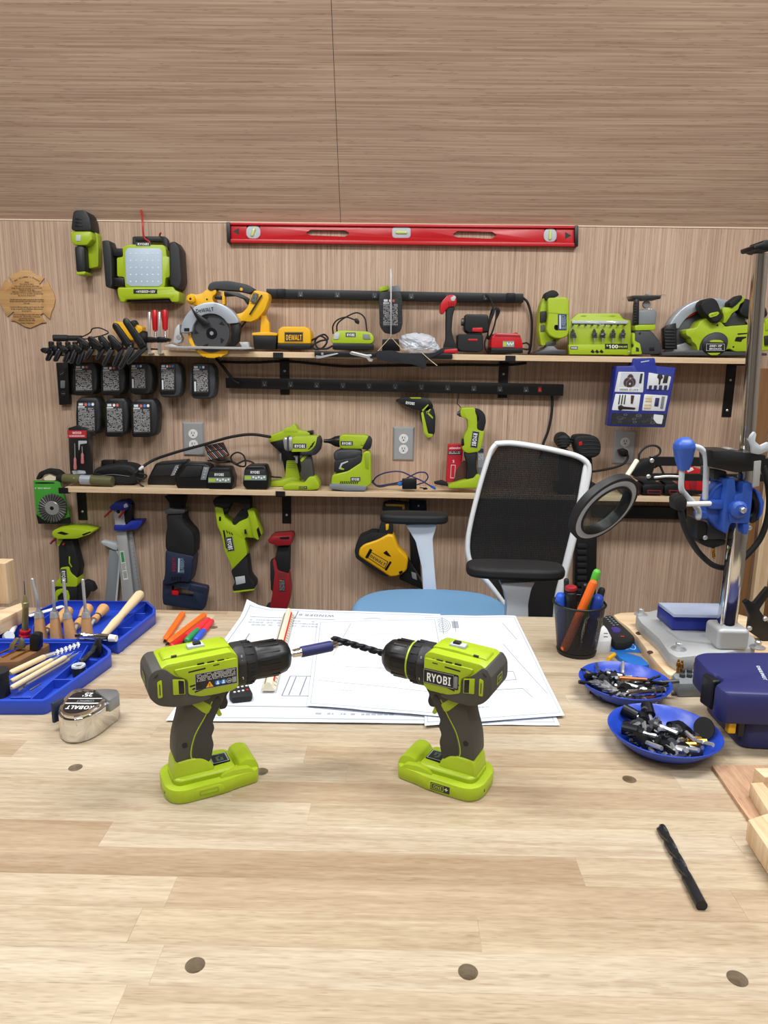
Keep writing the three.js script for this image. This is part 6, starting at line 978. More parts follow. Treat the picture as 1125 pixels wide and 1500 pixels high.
pen('blue marker cap at the left rim of the cup', [134, 156], [-0.028, 0.0, 0.0], 0.0095, M.blueDeep, std('#2a5bd0', 0.4), 0.7);
pen('blue marker cap at the right rim of the cup', [318, 166], [0.016, 0.012, 0.02], 0.0105, M.blueDark, std('#2447a8', 0.4), 0.6);
pen('black pen at the back left of the cup', [162, 88], [-0.014, -0.02, -0.026], 0.005, M.black, M.rubber, 0.7, 'pen');
pen('black pen at the back right of the cup', [335, 132], [0.022, -0.012, -0.014], 0.0065, M.black, M.rubber, 0.7, 'pen');
pen('black pen in the middle of the cup', [255, 112], [0.002, -0.006, -0.008], 0.006, M.rubber, M.black, 0.7, 'pen');

// ---------------------------------------------------------------- small things right of the cup
C4();
thing('power_adapter', 'small white adapter block behind the pencil cup', 'adapter', tp(345, 430, 0));
ey('block', M.white, T + 0.026, 0.026, [300, 352, 340, 312, 356, 330, 378, 372, 372, 388, 300, 392], { r: 5, b: 0.003 }); for (let i = 0; i < 2; i++) { const p = tp(350, 352 + i * 16, 0.0265); box('port', M.black, p, [0.008, 0.0012, 0.002], { r: 0 }); }
thing('remote_control', 'long black remote control with purple pad behind the pencil cup', 'remote control', tp(410, 330, 0));
{ const r = ey('case', M.rubber, T + 0.018, 0.018, [335, 276, 350, 264, 380, 264, 486, 362, 474, 384, 440, 396, 395, 396, 352, 338], { r: 12, b: 0.005 });
  ey('pad', std('#3a2a78', 0.5), T + 0.0192, 0.002, [372, 322, 400, 318, 424, 332, 414, 346, 388, 346], { r: 10, b: 0.0005 }); for (let i = 0; i < 10; i++) { const p = onY(352 + (i >> 1) * 9 + (i & 1) * 18, 276 + (i >> 1) * 9 - (i & 1) * 2, T + 0.0186); box('button', M.mid, p, [0.005, 0.0014, 0.003], { r: 0.0006 }); } { const p = onY(430, 366, T + 0.019); box('button', M.red, p, [0.008, 0.0015, 0.004], { r: 0.0006 }); } }
thing('printed_card', 'bright blue printed card lying behind the bowls', 'card', tp(450, 420, 0));
ey('card', M.teal, T + 0.0012, 0.0012, [372, 436, 384, 402, 478, 376, 532, 436, 524, 443], { r: 2, b: 0 }); quad('print', 'card blue', [[384, 406], [474, 382], [520, 436], [378, 434]].map(([u, v]) => tp(u, v, 0.0016)));
thing('plastic_case', 'flat blue plastic case with a yellow stick behind the back bowl', 'case', tp(470, 480, 0));
ey('case', M.teal, T + 0.009, 0.009, [388, 440, 430, 436, 520, 462, 560, 500, 500, 512, 420, 470], { r: 6, b: 0.002 }); { const a = tp(362, 474, 0.012), b = tp(392, 452, 0.012); rod('stick', M.yellow, a, b, cyl(0.004), { n: 8 }); }

// blue magnetic bowls and the bits in them
function bowl(label, c, r) {
  thing('magnetic_bowl', label, 'bowl', c, 'blue bowls'); rod('bowl', M.blue, c, up(c, 0.032), [[0.1, 0], [0.1, r * 0.6], [0.25, r * 0.72], [0.7, r * 0.93], [0.96, r * 1.0], [1, r * 0.99], [0.97, r * 0.965], [0.7, r * 0.89], [0.3, r * 0.7], [0.18, r * 0.6], [0.18, 0]], { n: 56 });
  rod('magnet_foot', M.rubber, c, up(c, 0.0036), cyl(r * 0.5), { n: 40 });
}
const bowlA = V(0.414, T, -1.176), bowlB = V(0.419, T, -1.002);
bowl('round blue bowl heaped with drill bits, farther of the two', bowlA, 0.079); bowl('round blue bowl with black drivers and brass bits, nearer of the two', bowlB, 0.083);
{
  seed = 99;
  let i_ = 0; const kinds = {
    spiral: (a, b) => twist('bit', i_++ % 3 ? M.blackSteel : M.gun, a, b, rr(0.0022, 0.0042), 3), socket: (a, b) => { rod('head', M.blackSteel, a, mix(a, b, 0.45), [[0, 0.004], [0, 0.0095], [1, 0.0095], [1, 0]], { n: 16 }); rod('shank', M.steel, mix(a, b, 0.4), b, cyl(0.0035), { n: 6 }); },
    hex: (a, b) => rod('shank', M.steel, a, b, [[0, 0], [0, 0.0022], [0.2, 0.0034], [0.6, 0.0034], [0.62, 0.0026], [0.7, 0.0026], [0.72, 0.0034], [1, 0.0034], [1, 0]], { n: 6 }), brass: (a, b) => rod('bit', M.brass, a, b, [[0, 0], [0, 0.003], [0.4, 0.0042], [1, 0.0042], [1, 0]], { n: 8 }), counter: (a, b) => { rod('cone', M.gun, a, mix(a, b, 0.4), [[0, 0], [0.1, 0.002], [0.7, 0.008], [1, 0.008], [1, 0]], { n: 14 }); rod('shank', M.steel, mix(a, b, 0.38), b, cyl(0.0032), { n: 6 }); },
    copper: (a, b) => rod('bit', std('#9a5f38', 0.4, 0.7), a, b, cyl(0.0045, 0.003), { n: 10 }),
  };
  const words = { spiral: 'black twist drill bit', socket: 'black socket driver with steel shank', hex: 'short steel hex bit', brass: 'brass coloured bit', counter: 'dark countersink with steel shank', copper: 'copper coloured bit' };
  function heap(c, list, R, where, group) {
    list.forEach(([kind, n, L0, L1, zone]) => { for (let i = 0; i < n; i++) {
      const a = zone ? zone[0] + rr(-0.5, 0.5) : rr(0, 6.28), d = zone ? zone[1] * R + rr(-0.008, 0.008) : Math.sqrt(rnd()) * R * 0.72, L = rr(L0, L1) / 2, th = zone ? rr(-0.5, 0.4) : rr(0, 3.14), h = 0.011 + (1 - d / R) * rr(0.002, 0.03) + Math.max(0, d / R - 0.55) * 0.02, tilt = rr(-0.12, 0.3) * (1 - d / R);
      const m = V(c.x + d * Math.cos(a), T + h, c.z + d * Math.sin(a)), v = V(L * Math.cos(th), L * tilt, L * Math.sin(th)), p = m.clone().sub(v), q = m.clone().add(v);
      for (const e of [p, q]) { const ex_ = Math.hypot(e.x - c.x, e.z - c.z); if (ex_ > R * 0.9) e.y = Math.max(e.y, T + 0.034); e.y = Math.max(e.y, T + 0.009); }
      thing(kind === 'socket' ? 'socket_driver' : 'loose_bit', `${words[kind]} in the heap in the ${where} blue bowl`, 'drill bit', p, group + ', ' + words[kind]); kinds[kind](p, q);
    } });
  }
  heap(bowlA, [['spiral', 24, 0.05, 0.09], ['hex', 16, 0.03, 0.055], ['socket', 10, 0.04, 0.06], ['counter', 12, 0.035, 0.055], ['copper', 3, 0.04, 0.05]], 0.074, 'farther', 'bits in the farther bowl');
  heap(bowlB, [['socket', 19, 0.036, 0.058], ['spiral', 12, 0.045, 0.075], ['counter', 15, 0.035, 0.055], ['hex', 6, 0.03, 0.045], ['brass', 9, 0.028, 0.036, [0.7, 0.55]]], 0.076, 'nearer', 'bits in the nearer bowl');
  C4(); const a = tp(455, 640, 0.03), b = tp(622, 628, 0.032); thing('socket_driver', 'long bright steel socket lying along the front of the farther bowl', 'socket', a); rod('shaft', M.chrome, a, mix(a, b, 0.75), cyl(0.0052), { n: 14 }); rod('head', M.chrome, mix(a, b, 0.75), b, [[0, 0], [0, 0.0085], [0.4, 0.0085], [0.45, 0.0075], [0.6, 0.0075], [0.65, 0.009], [1, 0.009], [1, 0]], { n: 14 });
  const e = V(bowlB.x + 0.062, T + 0.031, bowlB.z - 0.004), n = V(-0.75, 0.35, 0.45).normalize(); thing('magnet_disc', 'thin dark round magnet leaning inside the right rim of the nearer bowl', 'magnet', e); rod('disc', M.rubber, e.clone().addScaledVector(n, -0.001), e.clone().addScaledVector(n, 0.001), cyl(0.017), { n: 32 });
}
C4();
thing('bit_stand', 'small grey block stand between the farther bowl and the blue case', 'bit stand', tp(740, 590, 0));
ey('block', M.mid, T + 0.026, 0.026, [668, 546, 690, 528, 800, 518, 835, 552, 835, 590, 700, 592], { r: 5, b: 0.004 }); for (let i = 0; i < 6; i++) { const p = onY(715 + (i % 3) * 34, 538 + (i > 2 ? 22 : 0), T + 0.026); rod('peg', M.grey, p, up(p, 0.006), cyl(0.005), { n: 10 }); }
[[692, 540, 'left'], [709, 546, 'middle'], [774, 540, 'right']].forEach(([u, v, w]) => { const p = onY(u, v, T + 0.026); thing('brass_bit', `thin brass coloured bit standing in the grey block, ${w} of three`, 'bit', p, 'brass bits in the block'); rod('bit', M.brass, p, up(p, 0.028), [[0, 0], [0, 0.0024], [0.4, 0.0024], [0.45, 0.0034], [0.7, 0.003], [0.75, 0.002], [0.95, 0.0018], [1, 0]], { n: 10 }); });
thing('flat_strip', 'flat dark metal strip lying beside the grey block stand', 'metal strip', tp(700, 610, 0)); ey('strip', M.gun, T + 0.004, 0.004, [662, 560, 672, 556, 736, 630, 728, 638, 668, 640, 662, 634, 690, 628], { r: 3, b: 0.001 });

// blue case at the right edge
D6();
{
  const p = V(0.66, T, -1.06); thing('tool_case', 'dark blue tool case with black latch at the right edge', 'tool case', p);
  const hi = T + 0.1, q = (l) => l.map(([x, z]) => new THREE.Vector2(x - p.x, -(z - p.z)));
  plan('lower_half', M.blueDark, 0.05, 0.048, q([[0.535, -1.0], [0.83, -0.985], [0.83, -1.15], [0.535, -1.13]]), { r: 0.02, b: 0.005 });
  plan('upper_half', M.blueDark, 0.1, 0.052, q([[0.497, -0.985], [0.84, -0.972], [0.84, -1.16], [0.53, -1.142], [0.508, -1.128], [0.504, -1.06], [0.515, -1.045], [0.513, -1.03], [0.492, -1.015]]), { r: 0.012, b: 0.007 });
  plan('seam_band', M.navy, 0.052, 0.004, q([[0.52, -0.992], [0.83, -0.98], [0.83, -1.15], [0.52, -1.135]]), { r: 0.012, b: 0.001 });
  const la = V(0.506, hi - 0.03, -1.052); box('latch', M.black, la, [0.014, 0.05, 0.03], { r: 0.004, rot: [0, 0.2, 0] }); box('hinge_tab', M.yellow, V(0.518, T + 0.04, -1.0), [0.012, 0.022, 0.012], { r: 0.002 }); box('hinge_tab', M.black, V(0.53, T + 0.038, -0.997), [0.01, 0.024, 0.012], { r: 0.002 });
  quad('lettering', 'kobalt case', [[392, 162], [428, 162], [500, 276], [452, 272]].map((_, i) => { const A = onY(400, 160, hi), B = onY(462, 275, hi), w = onY(436, 160, hi).sub(A); return [A, B, B.clone().add(w), A.clone().add(w)][i].setY(hi + 0.0006); }));
}
// plywood offcut with wood pieces, and the loose bit
D6();
thing('plywood_offcut', 'thin reddish plywood offcut lying at the right edge of the bench', 'board', tp(400, 1000, 0));
{ const m = ey('board', std('#ffe0d0', 0.65, 0, { map: benchTexture }), T + 0.006, 0.006, [106, 846, 400, 846, 700, 850, 800, 1300, 420, 1300], { r: 0, b: 0.0006 }); grain(m.geometry, true, 0.3, 0.3); }
[['short squared wood strip at the back of the plywood offcut', [398, 866, 470, 864, 640, 870, 640, 930, 470, 930], 0.022], ['pale flat wood strip across the middle of the plywood offcut', [372, 968, 456, 964, 640, 1180, 560, 1230, 492, 1160], 0.02], ['larger pale wood block at the front of the plywood offcut', [356, 1222, 480, 1180, 700, 1180, 760, 1500, 560, 1520], 0.028]].forEach(([l, o, h], i) => {
  thing('wood_piece', l, 'wood piece', onY(o[0] + 60, o[1] + 30, T + 0.0062), 'wood pieces on the offcut'); const m = ey('piece', pine, T + 0.0062 + h, h, o, { r: 0, b: 0.001 }); grain(m.geometry, i > 0, i * 0.4, 0.2);
});
fr();
{ const a = tp(966, 1208, 0.005), b = tp(1028, 1327, 0.0055); thing('drill_bit', 'large black twist drill bit lying alone on the right of the bench', 'drill bit', a); twist('bit', std('#2a2c30', 0.32, 0.5), a, b, 0.0062, 2.3, 0.27); }

// ---------------------------------------------------------------- blue tool trays at the left
function tray(label, rim, hgt, frame, dividers, group) {     // rim outline measured at its upper edge
  frame(); const yT = T + hgt, pts = pairs(rim).map(([u, v]) => onY(u, v, yT)), n = pts.length, c = pts.reduce((a, p) => a.add(p), V(0, 0, 0)).multiplyScalar(1 / n);
  thing('tool_tray', label, 'tool tray', V(c.x, T, c.z), group);
  const q = pts.map((p) => new THREE.Vector2(p.x - c.x, -(p.z - c.z))), inset = q.map((p, i) => {
    const a = q[(i + n - 1) % n], b = q[(i + 1) % n], d1 = p.clone().sub(a).normalize(), d2 = b.clone().sub(p).normalize(), s = THREE.ShapeUtils.area(q) > 0 ? 1 : -1, n1 = new THREE.Vector2(-d1.y * s, d1.x * s), n2 = new THREE.Vector2(-d2.y * s, d2.x * s), m = n1.clone().add(n2).normalize();
    return p.clone().addScaledVector(m, 0.0048 / Math.max(0.4, m.dot(n1)));
  });
  plan('rim', M.blue, hgt, hgt - 0.001, q, { holes: [inset], r: 0.004, b: 0.0012 }); plan('bottom', M.blue, 0.004, 0.004, q, { r: 0.004, b: 0.001 });
  frame(); for (const [u0, v0, u1, v1, h] of dividers) { const yy = T + (h ?? hgt - 0.004), a = onY(u0, v0, yy), b = onY(u1, v1, yy); bar('divider', M.blue, a.setY(T + 0.003), b.setY(T + 0.003), yy - T - 0.003, 0.003, { round: 1 }); }
}
tray('blue tool tray with wooden handled gouges, the farther of two', [-160, 560, -60, 545, 372, 342, 935, 348, 986, 392, 984, 424, 745, 608, 700, 597, -160, 590], 0.026, C1, [[400, 372, 210, 500], [210, 500, 200, 590], [785, 425, 920, 425], [700, 515, 836, 515], [650, 590, 925, 360], [400, 372, 930, 372, 0.012]], 'blue trays');
tray('blue tool tray with wooden sticks and loupe, the nearer of two', [-260, 266, 960, 266, 1022, 298, 1078, 346, 1074, 390, 468, 818, 415, 838, -260, 838], 0.025, D5, [[770, 432, 945, 440], [520, 628, 760, 628], [770, 432, 850, 296], [740, 440, 500, 640], [500, 640, 300, 815], [100, 800, 300, 800, T + 0.015 - T]], 'blue trays');
C1();
const FL = 0.0045;
[[262, 590, 246, 440, 235, 330, 205, 212, 'leftmost, with a bent blade'], [362, 593, 345, 440, 342, 340, 336, 224, 'second from the left'], [455, 596, 425, 445, 415, 340, 404, 222, 'third from the left'], [556, 592, 545, 440, 535, 340, 525, 216, 'rightmost']].forEach(([u0, v0, u1, v1, u2, v2, u3, v3, w]) => {
  const a = tp(u0, v0, FL), z = a.z, b = onZ(u1, v1, z), c = onZ(u2, v2, z + 0.004), d = onZ(u3, v3, z + 0.002);
  thing('carving_gouge', `carving gouge standing upright on its wooden handle, ${w}`, 'gouge', a, 'standing gouges');
  rod('handle', M.handle, a, b, [[0, 0], [0, 0.0125], [0.1, 0.0128], [0.5, 0.0108], [0.9, 0.009], [1, 0.0085], [1, 0]]); rod('ferrule', M.steel, mix(a, b, 0.94), up(b, 0.008), [[0, 0], [0, 0.0095], [0.5, 0.0085], [1, 0.0072], [1, 0]]);
  tube('blade', M.brushed, 0.0033, [b, mix(b, c, 0.5), c, mix(c, d, 0.6), d]); rod('neck', M.brushed, up(b, 0.006), mix(b, c, 0.45), cyl(0.006, 0.0036));
});
[[300, 535, 445, 400, 'left'], [486, 505, 566, 382, 'middle'], [596, 470, 668, 385, 'right']].forEach(([u0, v0, u1, v1, w]) => {
  const a = tp(u0, v0, 0.016), b = tp(u1, v1, 0.026), L = a.distanceTo(b); thing('carving_gouge', `carving gouge lying in the tray with its bulb shaped handle up, ${w} of three`, 'gouge', a, 'lying gouges');
  rod('handle', M.handle, a, b, [[0, 0], [0, 0.008], [0.15, 0.0085], [0.3, 0.007], [0.4, 0.0085], [0.7, 0.0125], [0.88, 0.0125], [0.97, 0.008], [1, 0]]); const d = a.clone().sub(b).normalize(); rod('ferrule', M.gun, mix(a, b, 0.27), mix(a, b, 0.33), cyl(0.0082)); rod('blade', M.brushed, a, up(a.clone().addScaledVector(d, 0.03), -0.006), cyl(0.004, 0.003));
});
{ const b = tp(650, 575, 0.03), a = tp(890, 302, 0.05); thing('hammer', 'small jewellers hammer with a pale handle and steel head on the trays', 'hammer', b);
  rod('handle', M.stick, b, a, [[0, 0], [0, 0.0065], [0.3, 0.0092], [0.45, 0.0078], [0.8, 0.0105], [0.96, 0.0112], [1, 0.0085], [1, 0]]); const h0 = tp(480, 566, 0.034), h1 = tp(738, 585, 0.034);
  rod('head', M.chrome, h0, mix(h0, h1, 0.84), [[0, 0], [0, 0.004], [0.1, 0.004], [0.12, 0.007], [0.3, 0.007], [0.32, 0.006], [0.62, 0.006], [0.64, 0.0076], [1, 0.0076], [1, 0]]); rod('nylon_face', M.white, mix(h0, h1, 0.83), h1, cyl(0.0074, 0.0064)); }
{ const a = tp(158, 575, FL), z = a.z, b = onZ(162, 385, z), c = onZ(152, 222, z); thing('pin_vise', 'brass pin vise with a red foot standing left of the gouges', 'pin vise', a);
  rod('foot', M.red, a, mix(a, b, 0.24), [[0, 0], [0, 0.011], [0.3, 0.0115], [0.4, 0.008], [0.6, 0.008], [0.7, 0.0108], [0.95, 0.0105], [1, 0]]); rod('body', std('#8b8150', 0.35, 0.6), mix(a, b, 0.2), b, cyl(0.0062)); rod('collet', std('#9a9168', 0.35, 0.6), b, mix(b, c, 0.48), [[0, 0], [0, 0.0068], [0.35, 0.0068], [0.4, 0.005], [0.95, 0.0028], [1, 0]]); rod('needle', M.gun, mix(b, c, 0.4), c, cyl(0.0013, 0.0008)); }
{ const a = tp(60, 570, 0.02), b = tp(122, 452, 0.03), c = tp(352, 402, 0.03); thing('white_roller', 'white roller tool with round end left of the pin vise', 'roller', a); rod('handle', M.white, a, b, cyl(0.0052, 0.0056)); rod('disc', M.pale, a.clone().add(V(-0.003, -0.002, 0.002)), a.clone().add(V(0.003, 0.003, 0.005)), cyl(0.0105)); rod('collar', M.brushed, mix(a, b, 0.8), mix(a, b, 0.92), cyl(0.0062));
  thing('white_spatula', 'flat white stick lying across the farther tray behind the gouges', 'spatula', tp(185, 440, 0.03)); bar('blade', M.white, tp(182, 448, 0.026), tp(400, 385, 0.027), 0.003, 0.012, { round: 1 }); }
// wooden pieces at the left edge
{ const o = tp(-60, 470, 0); thing('wood_block', 'tall pale wood block at the left edge behind the trays', 'wood block', tp(0, 400, 0), 'wood blocks at the left'); const z = tp(20, 370, 0).z, a = onZ(-160, 372, z), b = onZ(58, 372, z), t = onZ(36, 108, z); let m = box('block', pine, V((a.x + b.x) / 2, T + (t.y - T) / 2, z - 0.02), [b.x - a.x, t.y - T, 0.04], { r: 0.002, rot: [0, 0, 0] }); grain(m.geometry, true, 0.3, 0.2);
  thing('wood_block', 'pale wood block lying at the left edge in front of the tall one', 'wood block', tp(20, 470, 0), 'wood blocks at the left'); m = ey('block', pine, T + 0.056, 0.03, [-200, 440, 20, 400, 132, 358, 150, 378, 140, 400, 0, 470, -200, 540], { r: 4, b: 0.003 }); grain(m.geometry, false, 0.1, 0.6); }
D5();
{ thing('bench_pin', 'small brown wooden block with brass strips in the nearer tray', 'wood block', tp(200, 420, FL)); const m = ey('block', std('#8d7354', 0.65, 0, { map: pineTexture }), T + 0.03, 0.024, [-60, 430, 330, 268, 478, 280, 470, 300, 180, 455, -60, 470], { r: 3, b: 0.002 }); grain(m.geometry, false, 0.7, 0.4);
  for (const [a, b, c, d] of [[20, 420, 240, 318], [-40, 400, 180, 300], [110, 440, 290, 350]]) bar('brass_strip', M.brass, onY(a, b, T + 0.03), onY(c, d, T + 0.03), 0.002, 0.004); }
{ const p = onY(330, 345, T + 0.03); thing('black_stop', 'short black rounded post standing on the brown block', 'post', p); ex('post', M.black, p.z + 0.008, 0.016, [284, 350, 284, 210, 300, 192, 340, 190, 372, 198, 380, 215, 380, 348], { r: 14, b: 0.002 }); }
{ const p = tp(130, 350, 0.031); thing('brass_scraper', 'bent brass scraper leaning on the brown block', 'scraper', p); const a = onZ(90, 350, p.z + 0.004); ex('blade', std('#a3965c', 0.4, 0.6), p.z + 0.004, 0.003, [80, 352, 96, 290, 150, 228, 180, 236, 140, 300, 130, 345], { r: 6, b: 0.0008 }); ex('wedge', std('#6d6a58', 0.5, 0.3), p.z + 0.001, 0.008, [150, 348, 190, 230, 216, 262, 230, 330], { r: 6, b: 0.001 }); }
{ const c = tp(-8, 790, 0.003); const h = onZ(-8, 540, c.z).y - c.y; thing('film_canister', 'black round canister at the left edge of the nearer tray', 'canister', c); rod('body', M.rubber, c, up(c, h * 0.97), [[0, 0], [0, 0.0175], [0.8, 0.0175], [0.81, 0.0188], [1, 0.0188], [1, 0.016], [0.98, 0]], { n: 36 }); }
[[96, 570, 440, 408, 0.0052, 0.03, 'topmost, ending in a white bristle brush'], [104, 650, 510, 438, 0.0042, 0.022, 'second from the top'], [108, 715, 640, 412, 0.0048, 0.022, 'third from the top'], [240, 672, 668, 428, 0.0044, 0.014, 'lowest, with a steel wire end']].forEach(([u0, v0, u1, v1, r, h, w], i) => {
  const a = tp(u0, v0, h), b = tp(u1, v1, h), d = b.clone().sub(a).normalize(); thing('wooden_stick', `pale round wooden handle in the nearer tray, ${w}`, 'tool handle', a, 'wooden tool handles'); rod('handle', M.stick, a, b, pill(r, a.distanceTo(b)), { n: 14 });
  if (i === 0) { const c = tp(530, 378, h), e = tp(775, 290, h + 0.004); rod('ferrule', M.steel, b, c, cyl(0.0042, 0.0036)); rod('stem', M.steel, c, e, cyl(0.0012)); for (let k = 0; k < 26; k++) { const s = mix(c, e, k / 26), q = k * 2.4; rod('bristle', M.white, s.clone().add(V(0.007 * Math.cos(q) * 0.4, -0.006 * Math.sin(q), 0.006 * Math.cos(q))), s.clone().add(V(-0.007 * Math.cos(q) * 0.4, 0.006 * Math.sin(q), -0.006 * Math.cos(q))), cyl(0.0009), { n: 5 }); } }
  else { const e = b.clone().addScaledVector(d, i === 3 ? 0.02 : 0.012); rod('ferrule', M.steel, b.clone().addScaledVector(d, -0.003), e, cyl(r * 0.7, r * 0.5)); tube('wire_loop', M.steel, 0.0007, [e, e.clone().addScaledVector(d, 0.01).add(V(0, 0.002, 0.002)), e.clone().addScaledVector(d, 0.016)], { n: 5 }); }
});
[[172, 745, 245, 690, 'left'], [285, 742, 400, 672, 'right']].forEach(([u0, v0, u1, v1, w]) => { const a = tp(u0, v0, 0.012), b = tp(u1, v1, 0.012); thing('steel_pin', `thin steel rod in front of the wooden tool handles, ${w} of two`, 'rod', a, 'steel rods'); rod('rod', M.chrome, a, b, pill(w === 'left' ? 0.0034 : 0.0018, a.distanceTo(b)), { n: 10 }); });
{ const c = tp(768, 590, FL); thing('loupe', 'black clip on loupe with a grey ringed lens in the nearer tray', 'loupe', c); const h = onZ(778, 500, c.z).y - c.y; rod('barrel', M.rubber, c, up(c, h), [[0, 0], [0, 0.0112], [0.9, 0.0118], [1, 0.0118], [1, 0.009], [0.7, 0.007], [0.7, 0]], { n: 30 }); rod('lens_ring', M.pale, up(c, h - 0.001), up(c, h + 0.0022), [[0, 0.006], [0, 0.0122], [1, 0.0118], [1, 0.0075], [0, 0.006]], { n: 30 }); rod('lens', M.lens, up(c, h - 0.002), up(c, h), cyl(0.0072));
  const a = tp(800, 470, 0.022), b = tp(900, 372, 0.022), e = tp(950, 270, 0.026); slabBox('arm', M.black, a, b, 0.011, 0.005, { round: 1 }); slabBox('arm', M.rubber, b, e, 0.009, 0.006, { round: 1 }); ex('clip', M.rubber, mix(b, e, 0.4).z, 0.01, [870, 420, 930, 240, 958, 240, 984, 380, 960, 416, 900, 420], { r: 8, b: 0.003 }); rod('hinge', M.gun, up(a, 0.0), up(a, 0.008), cyl(0.003)); }
// tape measure
C1();
{
  const h = 0.046, y = T + h, p = tp(560, 1120, 0), lab = (u, v) => onY(u, v, y + 0.0016); thing('tape_measure', 'chrome cased tape measure with black label lying at the left', 'tape measure', p);
  ey('case', M.chrome, y - 0.003, h - 0.003, [362, 1030, 372, 1066, 410, 1088, 470, 1092, 560, 1070, 640, 1026, 692, 984, 762, 938, 744, 906, 690, 903, 610, 905, 540, 896, 480, 898, 440, 918, 400, 962, 372, 1004], { r: 20, b: 0.009 });
  ey('top_plate', M.chrome, y + 0.001, 0.006, [380, 1028, 388, 1056, 420, 1072, 476, 1076, 556, 1054, 630, 1010, 676, 966, 640, 925, 560, 912, 486, 910, 446, 928, 410, 968], { r: 20, b: 0.0025 });
  const g = new THREE.Shape(rounded(pairs([396, 1026, 404, 1046, 430, 1058, 478, 1060, 548, 1042, 618, 1002, 652, 964, 622, 934, 556, 926, 492, 924, 456, 940, 424, 976]).map(([u, v]) => { const w = onY(u, v, y + 0.0014); return new THREE.Vector2(w.x - p.x, w.z - p.z); }), 0.006));
  const gg = new THREE.ShapeGeometry(g, 4), A = ART['tape top'], o0 = onY(664, 1048, y), e1 = onY(376, 1048, y).sub(o0), e2 = onY(700, 924, y).sub(o0), P = gg.attributes.position, uv = new Float32Array(P.count * 2), np = new Float32Array(P.count * 3), det = e1.x * e2.z - e1.z * e2.x;
  for (let i = 0; i < P.count; i++) { const x = P.getX(i) + p.x - o0.x, z = P.getY(i) + p.z - o0.z, s = 1 - Math.min(1, Math.max(0, 1 - (x * e2.z - z * e2.x) / det)), t = Math.min(1, Math.max(0, (e1.x * z - e1.z * x) / det)); uv[i * 2] = A[0] + (A[2] - A[0]) * s; uv[i * 2 + 1] = A[3] + (A[1] - A[3]) * (1 - t); np.set([P.getX(i), h + 0.0014, P.getY(i)], i * 3); }
  gg.setAttribute('position', new THREE.BufferAttribute(np, 3)); gg.setAttribute('uv', new THREE.BufferAttribute(uv, 2)); const ix = gg.index.array; for (let i = 0; i < ix.length; i += 3) { const t = ix[i]; ix[i] = ix[i + 1]; ix[i + 1] = t; } gg.computeVertexNormals(); mesh('label', gg, new THREE.MeshStandardMaterial({ map: printTexture, roughness: 0.35 }));
  ey('mouth_block', std('#8d8f90', 0.4, 0.6), y + 0.002, 0.02, [600, 905, 690, 903, 742, 907, 758, 936, 692, 980, 664, 962], { r: 8, b: 0.003 }); { const c = onY(368, 1040, T + 0.03); box('belt_clip', M.navy, c, [0.006, 0.034, 0.022], { r: 0.002, rot: [0, -0.4, 0] }); } { const c = onZ(522, 1104, p.z + 0.012); disc('screw', M.gun, 522, 1104, c.z, 8, 0.004); }
}

// ---------------------------------------------------------------- papers, ruler, markers, small remote
fr();
function paper(label, c, k, y, curl = 0) {
  const P = c.map(([u, v]) => onY(u, v, T + y)), ctr = P.reduce((a, p) => a.add(p), V(0, 0, 0)).multiplyScalar(0.25); thing('paper_sheet', label, 'paper', V(ctr.x, T, ctr.z), 'drawing sheets on the bench');
  const N = 16, A = ART['drawing ' + k], pos = [], uv = [], idx = [];
  for (let j = 0; j <= N; j++) for (let i = 0; i <= N; i++) {
    const s = i / N, t = j / N, a = mix(P[0], P[1], s), b = mix(P[3], P[2], s), q = mix(a, b, t), e = Math.min(s, 1 - s, t, 1 - t), w = vnoise(s * 4 + k * 3, t * 4, 21 + k, 64, 64) * 0.0011 + Math.pow(Math.max(0, 1 - e * 9), 2) * 0.0012 * vnoise(s * 7, t * 7 + k, 5, 64, 64) + curl * Math.pow(Math.max(0, 1 - Math.hypot(s, t) * 7), 2);
    pos.push(q.x - ctr.x, y + w, q.z - ctr.z); uv.push(A[0] + (A[2] - A[0]) * s, A[1] + (A[3] - A[1]) * t);
  }
  for (let j = 0; j < N; j++) for (let i = 0; i < N; i++) { const a = j * (N + 1) + i; idx.push(a, a + N + 1, a + 1, a + 1, a + N + 1, a + N + 2); }
  const g = new THREE.BufferGeometry(); g.setAttribute('position', new THREE.Float32BufferAttribute(pos, 3)); g.setAttribute('uv', new THREE.Float32BufferAttribute(uv, 2)); g.setIndex(idx); g.computeVertexNormals(); mesh('sheet', g, sheetMat);
}
const sheetMat = new THREE.MeshStandardMaterial({ map: printTexture, roughness: 0.85 });
paper('white drawing sheet at the bottom right of the pile, edge sticking out', [[560, 905], [752, 905], [820, 1064], [560, 1061]], 3, 0.0006);
paper('white drawing sheet at the left of the pile with a curled corner and round plan', [[362, 890], [645, 900], [652, 1061], [243, 1056]], 0, 0.0024, 0.02);
paper('white drawing sheet at the right of the pile under the right drill', [[620, 902], [755, 902.5], [827, 1049], [622, 1064]], 1, 0.0044);
paper('white drawing sheet in the middle of the pile with faint lines', [[466, 910], [640, 905], [668, 1052], [450, 1034]], 2, 0.0066);
